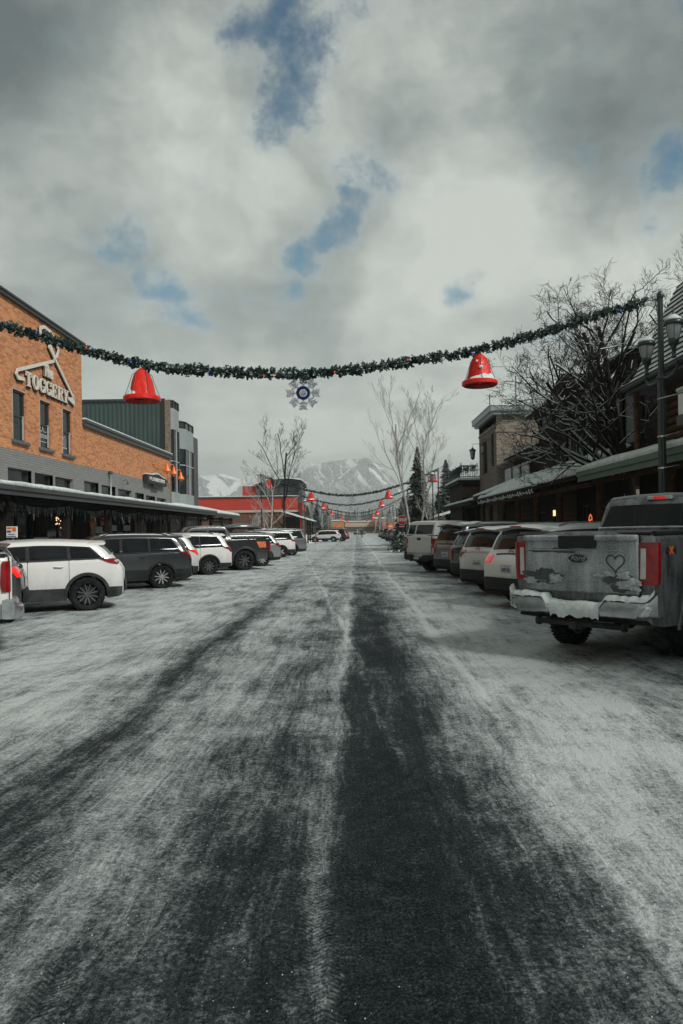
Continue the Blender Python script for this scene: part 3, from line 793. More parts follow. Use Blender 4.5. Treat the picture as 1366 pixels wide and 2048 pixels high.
text_mesh('The', .66, (FX + .10, 29.6, 8.36), ROT_X, .04, M['sign_cream'], 'small_lettering', sg, bold=.03, shear=.15, sx=.85)
text_mesh('The', .66, (FX + .04, 29.66, 8.32), ROT_X, .02, M['black'], 'small_lettering_back', sg, bold=.04, shear=.15, sx=.85)  # black copy offset lower right as the small word's shadow
# window transfers
def decal(g, pts, d): bars(g, pts, .03, d, d + .004)
dw = [c for c in bb.children if c.name.startswith('window') and not c.name.startswith('window_post')]
for k, (txt, yc, zc, sz) in enumerate([('N.F.S', 27.25, 6.0, .22), ('BUDDLIN', 29.52, 5.72, .22), ('outdoors', 31.75, 5.50, .12)]):
    text_mesh(txt, sz, (FX - .10, yc, zc), ROT_X, .002, M['grey_light'] if k else M['charcoal'], 'window_lettering', dw[k], bold=.006, sx=.85)
g = MB(); decal(g, [(29.2, 5.92), (29.45, 5.92), (29.52, 6.1), (29.6, 5.92), (29.85, 5.92)], -.102); decal(g, [(29.15, 5.5), (29.88, 5.5)], -.102); g.build('window_emblem', M['grey_light'], dw[1])
g = MB()
decal(g, [(31.72 + .15 * math.cos(a * math.pi / 8), 5.78 + .2 * math.sin(a * math.pi / 8)) for a in range(17)], -.102)
decal(g, [(31.72, 5.9), (31.72, 5.64)], -.104); g.build('window_emblem', M['grey_light'], dw[2])

# ---- long canopy over the left sidewalk
def canopy(name, label, x_eave, x_wall, y0, y1, z_eave, z_wall, snow, fascia, m_f, posts, m_post, post_r=.11, snow_rough=.03, lip=.05, m_s='snow', square=False):
    t = thing(name, ((x_eave + x_wall) / 2, (y0 + y1) / 2, 0), label, 'canopy')
    sgn = 1 if x_wall > x_eave else -1
    g = MB()
    g.add([(x_eave, y0, z_eave - .12), (x_wall, y0, z_wall - .12), (x_wall, y1, z_wall - .12), (x_eave, y1, z_eave - .12), (x_eave, y0, z_eave), (x_wall, y0, z_wall), (x_wall, y1, z_wall), (x_eave, y1, z_eave)],
          [(3, 2, 1, 0), (4, 5, 6, 7), (0, 1, 5, 4), (1, 2, 6, 5), (2, 3, 7, 6), (3, 0, 4, 7)])
    for k in range(int((y1 - y0) / 1.2)):
        yk = y0 + .5 + k * 1.2
        g.add([(x_eave + sgn * .05, yk, z_eave - .26), (x_wall, yk, z_wall - .26), (x_wall, yk, z_wall - .123), (x_eave + sgn * .05, yk, z_eave - .123), (x_eave + sgn * .05, yk + .07, z_eave - .26), (x_wall, yk + .07, z_wall - .26), (x_wall, yk + .07, z_wall - .123), (x_eave + sgn * .05, yk + .07, z_eave - .123)],
              [(0, 1, 2, 3), (7, 6, 5, 4), (0, 4, 5, 1), (3, 2, 6, 7), (0, 3, 7, 4)])
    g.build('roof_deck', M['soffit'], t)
    g = MB()
    a, b = sorted((x_eave - sgn * .05, x_eave - sgn * .003))
    g.box((a, y0 - .02, z_eave - fascia), (b, y1 + .02, z_eave + .01))
    a2, b2 = sorted((x_eave - sgn * .10, x_eave - sgn * .053))
    g.box((a2, y0 - .03, z_eave - fascia * .45), (b2, y1 + .03, z_eave + .015))
    g.prism([(x_eave, z_eave - fascia), (x_wall, z_wall - fascia * .9), (x_wall, z_wall - .003), (x_eave, z_eave - .003)], y0 - .05, y0 - .003, 'Y')
    g.prism([(x_eave, z_eave - fascia), (x_wall, z_wall - fascia * .9), (x_wall, z_wall - .003), (x_eave, z_eave - .003)], y1 + .003, y1 + .05, 'Y')
    g.build('fascia', M[m_f], t)
    # snow blanket with an uneven rounded lip
    rows = []; N = int((y1 - y0) / .25)
    for i in range(N + 1):
        yv = y0 - .04 + (y1 - y0 + .08) * i / N
        r = []
        ed = lip + .06 * mn.noise((yv * .8, z_eave, 0)) + .03 * mn.noise((yv * 3, 1, x_eave))
        hgt = snow * (1 + .35 * mn.noise((yv * .6, 7, x_eave)))
        for (q, hz) in ((-ed, 0.0), (-ed - .03, .35), (-ed, .8), (.06, 1.0), (.35, 1.05), (.7, 1.0), (1.0, 1.0)):
            if q <= .06: X = x_eave - sgn * .05 + sgn * q; base = z_eave + .012
            else: X = x_eave + (x_wall - x_eave) * q; base = z_eave + (z_wall - z_eave) * q
            endk = 0.6 if i in (0, N) else 1
            r.append((X, yv, base + hgt * hz * endk + (mn.noise((X * 2, yv * 1.5, 3)) * snow_rough if hz > .9 else 0)))
        rows.append(r)
    g = MB(); g.grid(rows, flip=(sgn > 0))
    for r in (rows[0], rows[-1]):
        c = [(p[0], p[1], z_eave + (z_wall - z_eave) * max(0, min(1, (p[0] - x_eave) / (x_wall - x_eave)))) for p in r]
        g.grid([r, c], smooth=False)
    g.build('snow_cover', M[m_s], t)
    for yp in posts:
        g = MB(); xp = x_eave + sgn * .55
        zt = z_eave - .13
        if square: g.box((xp - post_r, yp - post_r, .13), (xp + post_r, yp + post_r, zt), bev=.015)
        else: g.tube([(xp, yp, .13), (xp + .02, yp, 1.2), (xp, yp, zt)], [post_r * 1.1, post_r, post_r * .95], 12)
        g.tube([(xp, yp, zt - .7), (xp, yp + .6, zt - .02)], .05, 6); g.tube([(xp, yp, zt - .7), (xp, yp - .6, zt - .02)], .05, 6)
        g.build('post', M[m_post], t)
    g = MB(); xp = x_eave + sgn * .55
    g.box((xp - .09, y0 + .1, z_eave - .42), (xp + .09, y1 - .1, z_eave - .265)); g.build('beam', M[m_post], t)
    return t
canopy('canopy', 'long dark flat canopy with snowy edge along the orange brick shops', -9.7, FX, 6, 50.2, 3.12, 3.24, .13, .26, 'charcoal', [8, 12.4, 16.8, 21.2, 25.6, 30.0, 34.4, 38.8, 43.2, 47.6], 'wood_dark', .12, square=True)
canopy('canopy', 'short snowy canopy at the far end of the brick shops beside the glass bays', -9.75, -12.9, 50.4, 60.2, 3.02, 3.7, .16, .24, 'charcoal', [51.5, 55.5, 59.6], 'wood_dark', .11, square=True)
# wall behind the second canopy belongs to the metal building

# hanging icicle-like evergreen fringe below the canopies
M['fringe'] = mat('frosted_fringe', (0.06, 0.07, 0.07), .8, var=.6, vscale=12, col2=(.22, .24, .235))
def fringe(name, label, x, y0, y1, z, ln, dens, m, sag=.0, group=None, bay=4.4):
    g = MB(); rnd = random.Random(int(y0 * 10))
    n = int((y1 - y0) * dens)
    for i in range(n):
        y = y0 + (y1 - y0) * rnd.random()
        ph = ((y - y0) % bay) / bay
        zz_ = z - sag * 4 * ph * (1 - ph)
        l = ln * (.35 + rnd.random()) * (1 if rnd.random() < .8 else 1.6)
        a = rnd.random() * 3.14; w = .018 + .02 * rnd.random()
        xo = x + rnd.uniform(-.08, .08)
        c, s_ = math.cos(a) * w, math.sin(a) * w
        dx_, dy_ = rnd.uniform(-.06, .06), rnd.uniform(-.06, .06)
        g.add([(xo - c, y - s_, zz_), (xo + c, y + s_, zz_), (xo + dx_ + c * .4, y + dy_ + s_ * .4, zz_ - l), (xo + dx_, y + dy_, zz_ - l * 1.1)], [(0, 1, 2, 3)])
    return tag(g.build(name, m), label, 'garland', group)
fringe('hanging_fringe', 'ragged frosted evergreen fringe hanging under the long left canopy', -10.2, 8, 50, 2.72, .22, 26, M['fringe'], .12)
fringe('hanging_fringe', 'ragged frosted evergreen fringe hanging under the short far left canopy', -10.25, 51, 60, 2.62, .26, 30, M['fringe'], .08)

for k_, (y_, z_, w_, h_) in enumerate(((34.9, 1.75, .9, .32), (37.0, 1.85, .9, .3), (39.1, 1.85, 1.1, .3), (28.2, 1.5, 1.3, .12))):
    g = MB(); g.box((FX + .06, y_, z_), (FX + .09, y_ + w_, z_ + h_)); g.box((FX + .05, y_ + .05, z_ + .06), (FX + .057, y_ + w_ - .05, z_ + .1))  # pale boxes imitate reflections in the dark shop windows
    tag(g.build('window_display', M['grey_light']), ['pale display board in the first dark shop window of the low wing', 'pale display board in the middle shop window of the low wing', 'larger pale display board by the last visible post of the low wing', 'thin pale shelf seen in the shop window above the white suv'][k_], 'display board', 'display boards in the shop windows')
g = MB(); rnd = random.Random(12)
for k_ in range(16):
    g.lathe([(0, .035), (.03, 0), (0, -.035)], 6, M=Matrix.Translation((FX + .35, 30.1 + rnd.uniform(-.5, .5), 2.2 + rnd.uniform(-.25, .25))))
tag(g.build('fairy_lights', M['warm_lamp']), 'cluster of tiny warm fairy lights under the long left canopy', 'string lights')

# wall sign and orange gooseneck lamps on the wing
ws = thing('wall_sign', (FX, 45.2, 5.2), 'black arched wall sign with snow on top and small white lettering', 'sign')
sgn_poly = [(42.7, 4.78), (47.6, 4.62), (47.6, 5.02), (46.6, 5.1), (45.9, 5.2), (45.2, 5.32), (44.5, 5.24), (43.8, 5.28), (42.7, 5.33)]
sgn_poly = [(42.9, 4.7), (47.3, 4.7), (47.3, 5.16), (46.3, 5.22), (45.5, 5.34), (44.9, 5.34), (44.0, 5.24), (42.9, 5.2)]
g = MB(); g.prism(sgn_poly, FX + .1, FX + .3, 'X'); g.build('board', M['black'], ws)
g = MB(); g.prism([(44.4, 4.5), (45.8, 4.5), (45.9, 4.697), (44.3, 4.697)], FX + .12, FX + .26, 'X'); g.build('lower_bracket', M['black'], ws)
g = MB()
g.prism([(42.85, 5.205), (44.0, 5.245), (44.9, 5.345), (45.5, 5.345), (46.3, 5.225), (47.35, 5.165), (47.35, 5.20), (46.3, 5.27), (45.5, 5.40), (44.9, 5.41), (44.0, 5.30), (42.85, 5.26)], FX + .08, FX + .32, 'X'); g.build('snow_cap', M['snow'], ws)
text_mesh('V P L E ROBERTS SPORTS', .3, (FX + .302, 45.1, 4.98), ROT_X, .004, M['white_paint'], 'lettering', ws, bold=.006, sx=1.05)
for k, (yy_, zz_) in enumerate(((46.6, 6.0), (48.3, 5.95), (50.2, 5.75))):
    t = thing('gooseneck_lamp', (FX, yy_, zz_), ['orange gooseneck lamp nearest above the black wall sign', 'middle orange gooseneck lamp over the end of the black wall sign', 'orange gooseneck lamp farthest right, at the corner of the brick wing'][k], 'lamp', 'orange gooseneck lamps on the brick wall')
    g = MB(); g.tube([(FX + .02, yy_ - 1.6 if k == 0 else yy_ - .9, zz_ - .02), (FX + .25, yy_ - .8, zz_ + .02), (FX + .42, yy_ - .3, zz_ + .28), (FX + .5, yy_ - .05, zz_ + .28), (FX + .52, yy_, zz_ + .08)], .03, 8); g.build('arm', M['copper'], t)
    g = MB(); g.lathe([(0.02, .22), (.06, .2), (.09, .02), (.24, -.22), (.25, -.27), (.1, -.3), (.07, -.4), (0, -.44)], 16, M=Matrix.Translation((FX + .52, yy_, zz_ - .08))); g.build('shade', M['copper'], t)

# notice poster in front of the shop
t = thing('poster', (-9.6, 20.3, .14), 'small white and orange notice board on a post above the pale suv roof', 'sign')
g = MB(); g.box((-9.63, 20.28, .14), (-9.58, 20.33, 1.7)); g.build('post', M['grey_light'], t)
g = MB(); g.box((-9.75, 20.22, 1.66), (-9.46, 20.27, 1.97)); g.build('board', M['white_paint'], t)
g = MB(); g.box((-9.73, 20.212, 1.90), (-9.60, 20.217, 1.95)); g.box((-9.58, 20.212, 1.83), (-9.48, 20.217, 1.95)); g.build('orange_lines', M['copper'], t)
g = MB(); g.box((-9.73, 20.212, 1.80), (-9.62, 20.217, 1.86)); g.box((-9.73, 20.212, 1.68), (-9.48, 20.217, 1.70)); g.box((-9.7, 20.212, 1.74), (-9.52, 20.217, 1.76)); g.build('dark_lines', mat('blue_print', (.06, .09, .2)), t)

# ---- green corrugated building with glass bays
cb = thing('corrugated_building', (-15, 52, 0), 'dark green corrugated metal building with grey panelled glass bays on its street corner', 'building')
M['corr'] = mat('dark_green_corrugated', (0.03, 0.052, 0.048), 0.45, var=.12, vscale=.6, metal=.0, spec=.6)
g = MB(); vs = []; rows = [[], []]
x = -30.0; k = 0
while x < -13.35:
    for (dx_, dy_) in ((0, 0), (.13, 0), (.17, -.05), (.26, -.05)):
        for r, z in enumerate((3, 10.78)): rows[r].append((x + dx_, 50.0 + dy_, z))
    x += .30
g.grid(rows, smooth=False); g.build('corrugated_wall', M['corr'], cb)
g = MB(); g.box((-30, 49.86, 10.783), (-13.05, 50.1, 10.95)); g.box((-30, 50.1, 10.4), (-13.05, 53, 10.6)); g.build('roof_trim', M['dark_trim'], cb)
g = MB(); g.box((-13.3, 49.9, 3), (-13.05, 50.1, 10.78)); g.build('dark_corner', M['black'], cb)
g = MB(); g.box((-13.04, 49.85, 3), (-12.72, 50.15, 10.85)); g.build('timber_post', mat('weathered_timber', (.16, .12, .085), .85, var=.4, bump=.01), cb)
g = MB(); g.box((-30, 50.11, 0), (-13.0, 60, 9.4)); g.build('core', M['charcoal'], cb)
def bay(pts, z0, z1, zband, bays):
    """pts: plan polyline from near to far; panel band on top, glass below"""
    gp, gg, gf = MB(), MB(), MB()
    for (p, q), nb in zip(zip(pts[:-1], pts[1:]), bays):
        p = Vector((*p, 0)); q = Vector((*q, 0)); t_ = (q - p); L = t_.length; t_.normalize(); n = Vector((t_.y, -t_.x, 0))
        Mx = Matrix(((t_.x, n.x, 0, p.x), (t_.y, n.y, 0, p.y), (0, 0, 1, 0), (0, 0, 0, 1)))
        gp.box((0, -.12, zband), (L, 0, z1 - .55), M=Mx)
        gp.box((.0, -.10, 3.75), (L, -.003, 4.55), M=Mx)
        gg.box((0, -.10, 4.553), (L, -.05, zband - .003), M=Mx)
        gg.box((0.0, -.10, z1 - .547), (L, -.05, z1 - .06), M=Mx)
        gf.box((0, -.14, z1 - .057), (L, .03, z1), M=Mx)
        for i in range(nb + 1):
            a = L * i / nb
            gf.box((a - .03, -.045, 4.56), (a + .03, .02, zband - .01), M=Mx, mi=1 if 0 < i < nb else 0)
            gf.box((a - .03, -.045, z1 - .54), (a + .03, .02, z1 - .062), M=Mx)
        for zc in (6.7,):
            gf.box((0.035, -.045, zc - .03), (L - .035, .01, zc + .03), M=Mx, mi=1)
    return gp, gg, gf
for pts, z1, zb, nb in (([(-12.9, 50.2), (-12.6, 50.5), (-12.6, 52.0), (-13.0, 52.6)], 10.93, 8.9, (1, 2, 1)), ([(-13.05, 53.2), (-12.6, 53.95), (-12.6, 56.6), (-13.1, 57.4)], 9.95, 7.9, (1, 2, 1))):
    gp, gg, gf = bay(pts, 3.5, z1, zb, nb)
    p_ = gp.build('grey_panels', M['grey_panel'], cb)
    gg.build('bay_glass', M['glass'], cb)
    gf.build('bay_frame', [M['dark_trim'], M['grey_light']], cb)
g = MB(); g.prism([(-14.5, 50.3), (-12.9, 50.3), (-12.7, 50.6), (-12.7, 51.95), (-13.1, 52.5), (-14.5, 52.5)], 3.6, 10.85, 'Z'); g.prism([(-14.5, 53.3), (-13.1, 53.3), (-12.72, 54.0), (-12.72, 56.5), (-13.2, 57.3), (-14.5, 57.3)], 3.6, 9.85, 'Z'); g.build('bay_core', M['black'], cb)
g = MB(); plate(g, 'X', -12.95, 50.2, 60, 0, 3.6, [(51, 54, .4, 2.6), (55, 59, .3, 2.6)], .2); g.build('street_wall', M['charcoal'], cb)
for a in ((51, 54, .4, 2.6), (55, 59, .3, 2.6)): window(cb, 'X', -12.95, *a, .15, cols=3, fr=.06, name='shop_window')

# ---- red and brown building across the side street
rb = thing('red_building', (-18, 110, 0), 'long red and brown shop building across the side street with a glazed upper storey', 'building')
g = MB(); g.box((-34, 110, 0), (-8.6, 124, 4.9)); g.build('brown_wall', M['brown_wall'], rb)
g = MB(); g.box((-60, 109.9, 4.2), (-34.003, 124, 6.75)); g.box((-34, 109.9, 4.903), (-8.5, 124, 6.75)); g.box((-60, 109.95, 0), (-34.003, 124, 4.197), mi=1); g.build('red_band', [M['red_wall'], M['brown_wall']], rb)
g = MB(); g.box((-21.4, 109.8, 4.55), (-8.45, 109.897, 4.9)); g.build('cream_band', M['beige'], rb)
g = MB(); g.box((-60, 109.75, 6.753), (-8.4, 124, 6.95)); g.build('parapet', M['dark_trim'], rb)
g = MB(); g.box((-60, 109.8, 6.953), (-8.45, 123.9, 7.06), bev=.03); g.build('roof_snow', M['snow'], rb)
g = MB(); g.box((-17.3, 111, 7.063), (-14.9, 115, 8.6)); g.build('roof_box', M['red_wall'], rb)
g = MB(); g.box((-17.4, 110.9, 8.603), (-14.8, 115.1, 8.75)); g.build('roof_box_cap', M['snow'], rb)
g = MB(); g.box((-15.1, 110.6, 7.063), (-8.3, 120, 8.7)); g.build('upper_storey', M['charcoal'], rb)
for i in range(6): window(rb, 'Y', 110.6, -14.8 + i * 1.08, -13.85 + i * 1.08, 7.2, 8.5, -.0, out=-1, fr=.1, mg='glass_grey', name='upper_window')
g = MB()
arch = [(-15.4 + 7.3 * i / 12, 8.75 + .9 * math.sin(math.pi * (i / 12) ** 1.0 * .78) * 1.0) for i in range(13)]
g.prism(arch + [(-8.1, 8.703), (-15.4, 8.703)], 110.2, 120.5, 'Y'); g.build('curved_roof', M['roof_dark'], rb)
g = MB(); g.prism([(p[0], p[1] + .003) for p in arch] + [(p[0], p[1] + .16) for p in arch[::-1]], 110.1, 120.5, 'Y'); g.build('curved_roof_snow', M['snow'], rb)
g = MB(); g.box((-8.59, 109.6, 0), (-8.1, 110.2, 8.7)); g.build('dark_pilaster', M['dark_trim'], rb)
g = MB(); g.box((-11, 109.7, 5.0), (-8.7, 109.89, 6.7)); g.build('red_panel', M['red_wall'], rb)
for i in range(5):
    a = -30 + i * 4.2
    window(rb, 'Y', 110, a, a + 2.2, .4, 2.8, -.0, out=-1, cols=2, fr=.12, name='shop_window')

hp = thing('porch', (-8, 100, 0), 'dark timber porch with a snowy pitched roof below the red building', 'porch')
g = MB(); g.prism([(-9.7, 4.0), (-6.0, 2.85), (-6.0, 3.0), (-9.7, 4.2)], 96, 108, 'Y'); g.build('roof', M['wood_dark'], hp)
g = MB(); g.prism([(-9.8, 4.203), (-5.9, 2.99), (-5.9, 3.15), (-9.8, 4.42)], 95.8, 108.2, 'Y'); g.build('roof_snow', M['snow'], hp)
g = MB(); g.box((-9.7, 97, 0), (-8.0, 108, 3.6)); g.build('cabin_wall', M['wood_dark'], hp)
for y in (96.3, 101, 107): 
    g = MB(); g.box((-6.5, y, 0), (-6.3, y + .2, 2.95)); g.build('post', M['wood_dark'], hp)

# ================================================================ right side
RX = 8.3
# stone building
sb = thing('stone_building', (10, 54, 0), 'tall tan stone building with a pale snowy cornice behind the bare tree', 'building')
g = MB(); plate(g, 'Y', 51.2, 10, 26, 0, 9.7, [(13.4, 14.6, 7.0, 8.2)], .2, out=-1); g.build('stone_front', M['stone_y'], sb)
g = MB(); plate(g, 'X', 10, 51.2, 58.3, 0, 9.7, [(52.2, 53.2, 6.2, 8.6), (54.8, 56.6, 5.9, 8.4)], .2, out=-1); g.build('stone_side', M['stone_x'], sb)
window(sb, 'X', 10, 52.2, 53.2, 6.2, 8.6, .15, out=-1, rows=2); window(sb, 'X', 10, 54.8, 56.6, 5.9, 8.4, .15, out=-1, cols=2)
window(sb, 'Y', 51.2, 13.4, 14.6, 7.0, 8.2, .15, out=-1, cols=2)
g = MB(); g.box((10, 51.21, 9.2), (26, 58.3, 9.69)); g.build('roof', M['snow'], sb)
g = MB(); g.prism([(9.75, 9.703), (26, 9.703), (26, 9.9), (9.62, 9.9)], 50.85, 58.6, 'Y'); g.box((9.5, 50.7, 9.903), (26, 58.75, 10.28), bev=.03); g.build('cornice', M['grey_panel'], sb)
g = MB(); g.box((9.45, 50.66, 10.283), (26, 58.8, 10.38), bev=.03); g.build('cornice_snow', M['snow'], sb)
g = MB(); g.box((9.94, 51.14, 8.5), (26, 51.197, 8.66)); g.box((9.94, 51.14, 8.9), (9.997, 58.3, 9.05)); g.build('string_course', M['stone_y'], sb)
# roof-top string of lights on two sticks and two potted shrubs
for (px_, hh) in ((9.72, 1.0), (11.6, 2.3)):
    g = MB(); g.tube([(px_, 52, 10.3), (px_, 52, 10.3 + hh)], .035, 6); tag(g.build('roof_stick', M['dark_trim']), 'short thin stick at the roof corner of the stone building' if hh < 2 else 'tall thin stick on the roof of the stone building', 'pole')
g = MB(); g.tube([(9.72, 52, 11.25), (10.3, 52, 11.18), (11.0, 52, 11.2), (11.6, 52, 11.35)], .012, 4)
for q in range(7): g.lathe([(0, .05), (.035, 0), (0, -.06)], 6, M=Matrix.Translation((9.9 + q * .25, 52, 11.14)))
tag(g.build('light_string', M['charcoal']), 'short string of small bulbs between two roof sticks', 'string lights')

# balcony building beyond
bl = thing('balcony_shop', (9.6, 61, 0), 'dark shop with a snowy flat roof and a railed balcony beyond the stone building', 'building')
g = MB(); g.box((8.6, 58.6, 0), (14, 66, 5.3)); g.build('wall', M['wood_dark'], bl)
g = MB(); g.box((8.55, 58.52, 4.2), (11, 58.597, 5.1)); g.build('brown_board', M['wood'], bl)
g = MB(); g.box((8.25, 58.2, 5.303), (14, 66.2, 5.6)); g.build('roof_edge', M['wood_dark'], bl)
g = MB(); g.box((8.2, 58.15, 5.603), (14, 66.2, 5.78), bev=.04); g.build('roof_snow', M['snow'], bl)
ra = thing('railing', (9.5, 59, 5.78), 'dark balcony railing draped with evergreen in front of the stone building', 'railing')
g = MB()
for (a, b) in (((8.5, 58.8), (9.95, 58.8)), ((8.5, 58.8), (8.5, 65))):
    a = Vector((*a, 0)); b = Vector((*b, 0)); n = int((b - a).length / .14)
    for z in (5.9, 6.75): g.tube([a + Vector((0, 0, z)), b + Vector((0, 0, z))], .035, 6)
    for i in range(n + 1):
        p = a.lerp(b, i / n); g.box((p.x - .02, p.y - .02, 5.78), (p.x + .02, p.y + .02, 6.75))
g.build('rail', M['dark_trim'], ra)
g = MB(); rnd = random.Random(4)
for i in range(700):
    q = rnd.random(); p = Vector((8.5, 58.7 + q * 6, 6.45)) if rnd.random() < .7 else Vector((8.5 + q * 1.3, 58.72, 6.7 - .25 * math.sin(math.pi * q)))
    p += Vector((rnd.gauss(0, .1), rnd.gauss(0, .1), rnd.gauss(0, .16)))
    d_ = Vector((rnd.gauss(0, 1), rnd.gauss(0, 1), rnd.gauss(0, 1))).normalized() * .13; e = d_.orthogonal().normalized() * .04
    g.add([p - d_, p + e, p + d_, p - e], [(0, 1, 2, 3)])
g.build('evergreen_swag', M['tinsel_green'], ra)
g = MB(); g.box((8.45, 58.75, 6.79), (9.95, 58.85, 6.84)); g.build('rail_snow', M['snow'], ra)

# wall lanterns of the stone building
def wall_lantern(x, y, z, label, s=1.0):
    t = thing('wall_lantern', (x, y, z), label, 'lantern', 'wall lanterns on the stone building')
    g = MB(); g.lathe([(0, .42), (.05, .38), (.06, .33), (.24, .22), (.25, .19), (.18, .18)], 8, M=Matrix.Translation((x, y, z)) @ Matrix.Scale(s, 4)); g.lathe([(.09, -.32), (.13, -.28), (.1, -.34), (0, -.42)], 8, M=Matrix.Translation((x, y, z)) @ Matrix.Scale(s, 4))
    for k in range(4):
        a = k * math.pi / 2
        g.tube([(x + .17 * s * math.cos(a), y + .17 * s * math.sin(a), z + .19 * s), (x + .11 * s * math.cos(a), y + .11 * s * math.sin(a), z - .3 * s)], .015 * s, 5)
    g.build('frame', M['black'], t)
    g = MB(); g.lathe([(.155, .18), (.1, -.28)], 8, M=Matrix.Translation((x, y, z)) @ Matrix.Scale(s, 4)); g.build('glass', M['lamp_glass'], t)
    g = MB(); g.tube([(x, y, z + .42 * s), (x, y, z + .6 * s), (10.0, y, z + .62 * s)], .02, 6); g.build('bracket', M['black'], t)
wall_lantern(9.35, 57.6, 7.65, 'farther wall lantern on the street corner of the stone building', 1.25)
wall_lantern(9.45, 53.6, 7.6, 'nearer wall lantern on the street side of the stone building', 1.1)

# shop with porch roof (third awning) and the long rustic awnings
canopy('canopy', 'small snowy pitched awning at the far end of the right-hand shops', 8.3, 10.4, 52, 67, 3.72, 4.3, .16, .3, 'wood_dark', [53, 58, 63, 66.5], 'wood_dark', .13)
c2 = canopy('canopy', 'tall pitched awning edge with icicle lights under heavy snow beyond the large bare tree', 8.3, 10.35, 27.2, 48.5, 3.66, 4.75, .16, .16, 'wood_dark', [31.5, 35.5, 39.5, 43.5, 47.6], 'log', .15, snow_rough=.08)
c3 = canopy('canopy', 'dark shop awning with sage green fascia and deep snow behind the pickup truck', 8.15, 10.2, 4.0, 26.4, 3.70, 4.25, .22, .34, 'green_fascia', [8, 14.5, 20, 25.8], 'log', .14, snow_rough=.05)
canopy('canopy', 'middle small awning step with thin snow between the two right-hand awnings', 8.45, 10.35, 46.8, 51.5, 3.95, 4.75, .14, .3, 'wood_dark', [51], 'wood_dark', .1)
# wavy white icicle rope under the second awning
g = MB(); pts = []
for i in range(0, 90):
    y = 48.5 - i * .17
    pts.append((8.18, y, 3.52 - .20 * abs(math.sin(i * .9)) - .05 * math.sin(i * 2.3) + .03 * mn.noise((i, 0, 0))))
g.tube(pts, .022, 5); tag(g.build('snowy_light_rope', M['snow']), 'wavy snow-covered light rope along the edge of the second right awning', 'light rope')

# ground-floor shop fronts under the right awnings
shopr = thing('rustic_shopfront', (10.6, 38, 0), 'dark timber shop front with stone piers under the right-hand awnings', 'building')
hol = [(28.5, 31, .7, 2.6), (32.3, 33.6, .2, 2.7), (35, 38, .7, 2.6), (39.8, 42, .7, 2.6), (43.5, 46.5, .7, 2.6)]
g = MB(); plate(g, 'X', 10.4, 27, 51.1, 0, 4.6, hol, .2, out=-1); g.build('wall', M['wood_dark'], shopr)
for h in hol: window(shopr, 'X', 10.4, *h, .15, out=-1, cols=2, fr=.08, name='shop_window')
for y in (34.4, 42.8): 
    g = MB(); g.box((9.7, y - .35, .14), (10.38, y + .35, 3.9)); g.build('stone_pier', M['stone_x'], shopr)
for (y, z) in ((30.2, 2.25), (37.0, 2.3), (25.0, 2.35)):
    g = MB(); g.box((10.1, y, z), (10.2, y + .12, z + .3)); o_ = tag(g.build('lit_wall_lamp', M['warm_lamp']), {30.2: 'small warm lit lamp under the second right awning near the neon signs', 37.0: 'small warm lit lamp under the middle of the second right awning', 25.0: 'small warm lit lamp under the green-edged awning'}[y], 'lamp')
g = MB(); g.box((10.1, 46.5, 2.0), (10.2, 46.7, 2.12)); tag(g.build('lit_wall_lamp', M['warm_lamp']), 'tiny warm lit lamp under the far end of the second right awning', 'lamp')
def neon(y, z, label):
    t = thing('neon_sign', (10.0, y, z), label, 'neon sign', 'red neon signs under the awning')
    g = MB(); g.tube([(10.0, y + .22 * math.cos(a * math.pi / 3 + .5), z + .28 * math.sin(a * math.pi / 3 + .5)) for a in range(7)], .018, 6); g.tube([(10.0, y + .1, z), (10.0, y - .1, z + .06)], .018, 6); g.build('tube', M['neon'], t)
    g = MB(); g.box((10.03, y - .3, z - .35), (10.06, y + .3, z + .35)); g.build('backing', M['wood_dark'], t)
neon(28.3, 1.98, 'red six-sided neon sign nearer the pickup truck'); neon(30.9, 1.98, 'red six-sided neon sign farther from the pickup truck')
nn = thing('notice_board', (10, 27.2, 2), 'white notice sheets pinned on dark wood under the awning', 'sign')
g = MB(); g.box((10.1, 26.9, 2.35), (10.13, 27.25, 2.95)); g.box((10.1, 26.9, 1.95), (10.13, 27.25, 2.25)); g.build('sheets', M['white_paint'], nn)
g = MB(); g.box((10.14, 26.8, 1.8), (10.2, 27.4, 3.1)); g.build('board', M['wood_dark'], nn)
g = MB(); g.box((10.092, 26.94, 2.4), (10.097, 27.2, 2.43)); g.box((10.092, 26.94, 2.55), (10.097, 27.2, 2.58)); g.box((10.092, 26.94, 2.7), (10.097, 27.2, 2.73)); g.build('printed_lines', M['black'], nn)

# half-timbered lodge
lo = thing('timber_lodge', (10.9, 36, 0), 'dark half-timbered lodge with grey stucco panels and tall windows behind the bare tree', 'building')
LX = 10.7
bigw = [(31.4, 33.2, 5.2, 6.7), (34.0, 35.9, 5.2, 6.7)]
g = MB(); plate(g, 'X', LX, 26.6, 41.6, 4.0, 7.9, bigw, .15, out=-1); g.build('stucco_wall', M['stucco'], lo)
g = MB(); g.add([(LX, 41.6, 4.0), (22, 41.6, 4), (22, 41.6, 7.9), (LX, 41.6, 7.9)], [(0, 1, 2, 3)]); g.build('end_wall', M['wood_dark'], lo); g = MB(); g.add([(LX, 26.6, 4.0), (22, 26.6, 4), (22, 26.6, 7.9), (LX, 26.6, 7.9)], [(0, 1, 2, 3)]); g.build('end_wall', M['wood_dark'], lo)
for w_ in bigw: window(lo, 'X', LX, *w_, .05, out=-1, cols=4, rows=1, fr=.08, mf='wood_dark', mg='glass_grey', name='tall_window')
g = MB()
for y in (26.7, 28.6, 30.6, 33.45, 36.3, 38.5, 41.3): g.box((LX - .14, y, 4.0), (LX - .003, y + .28, 7.88))
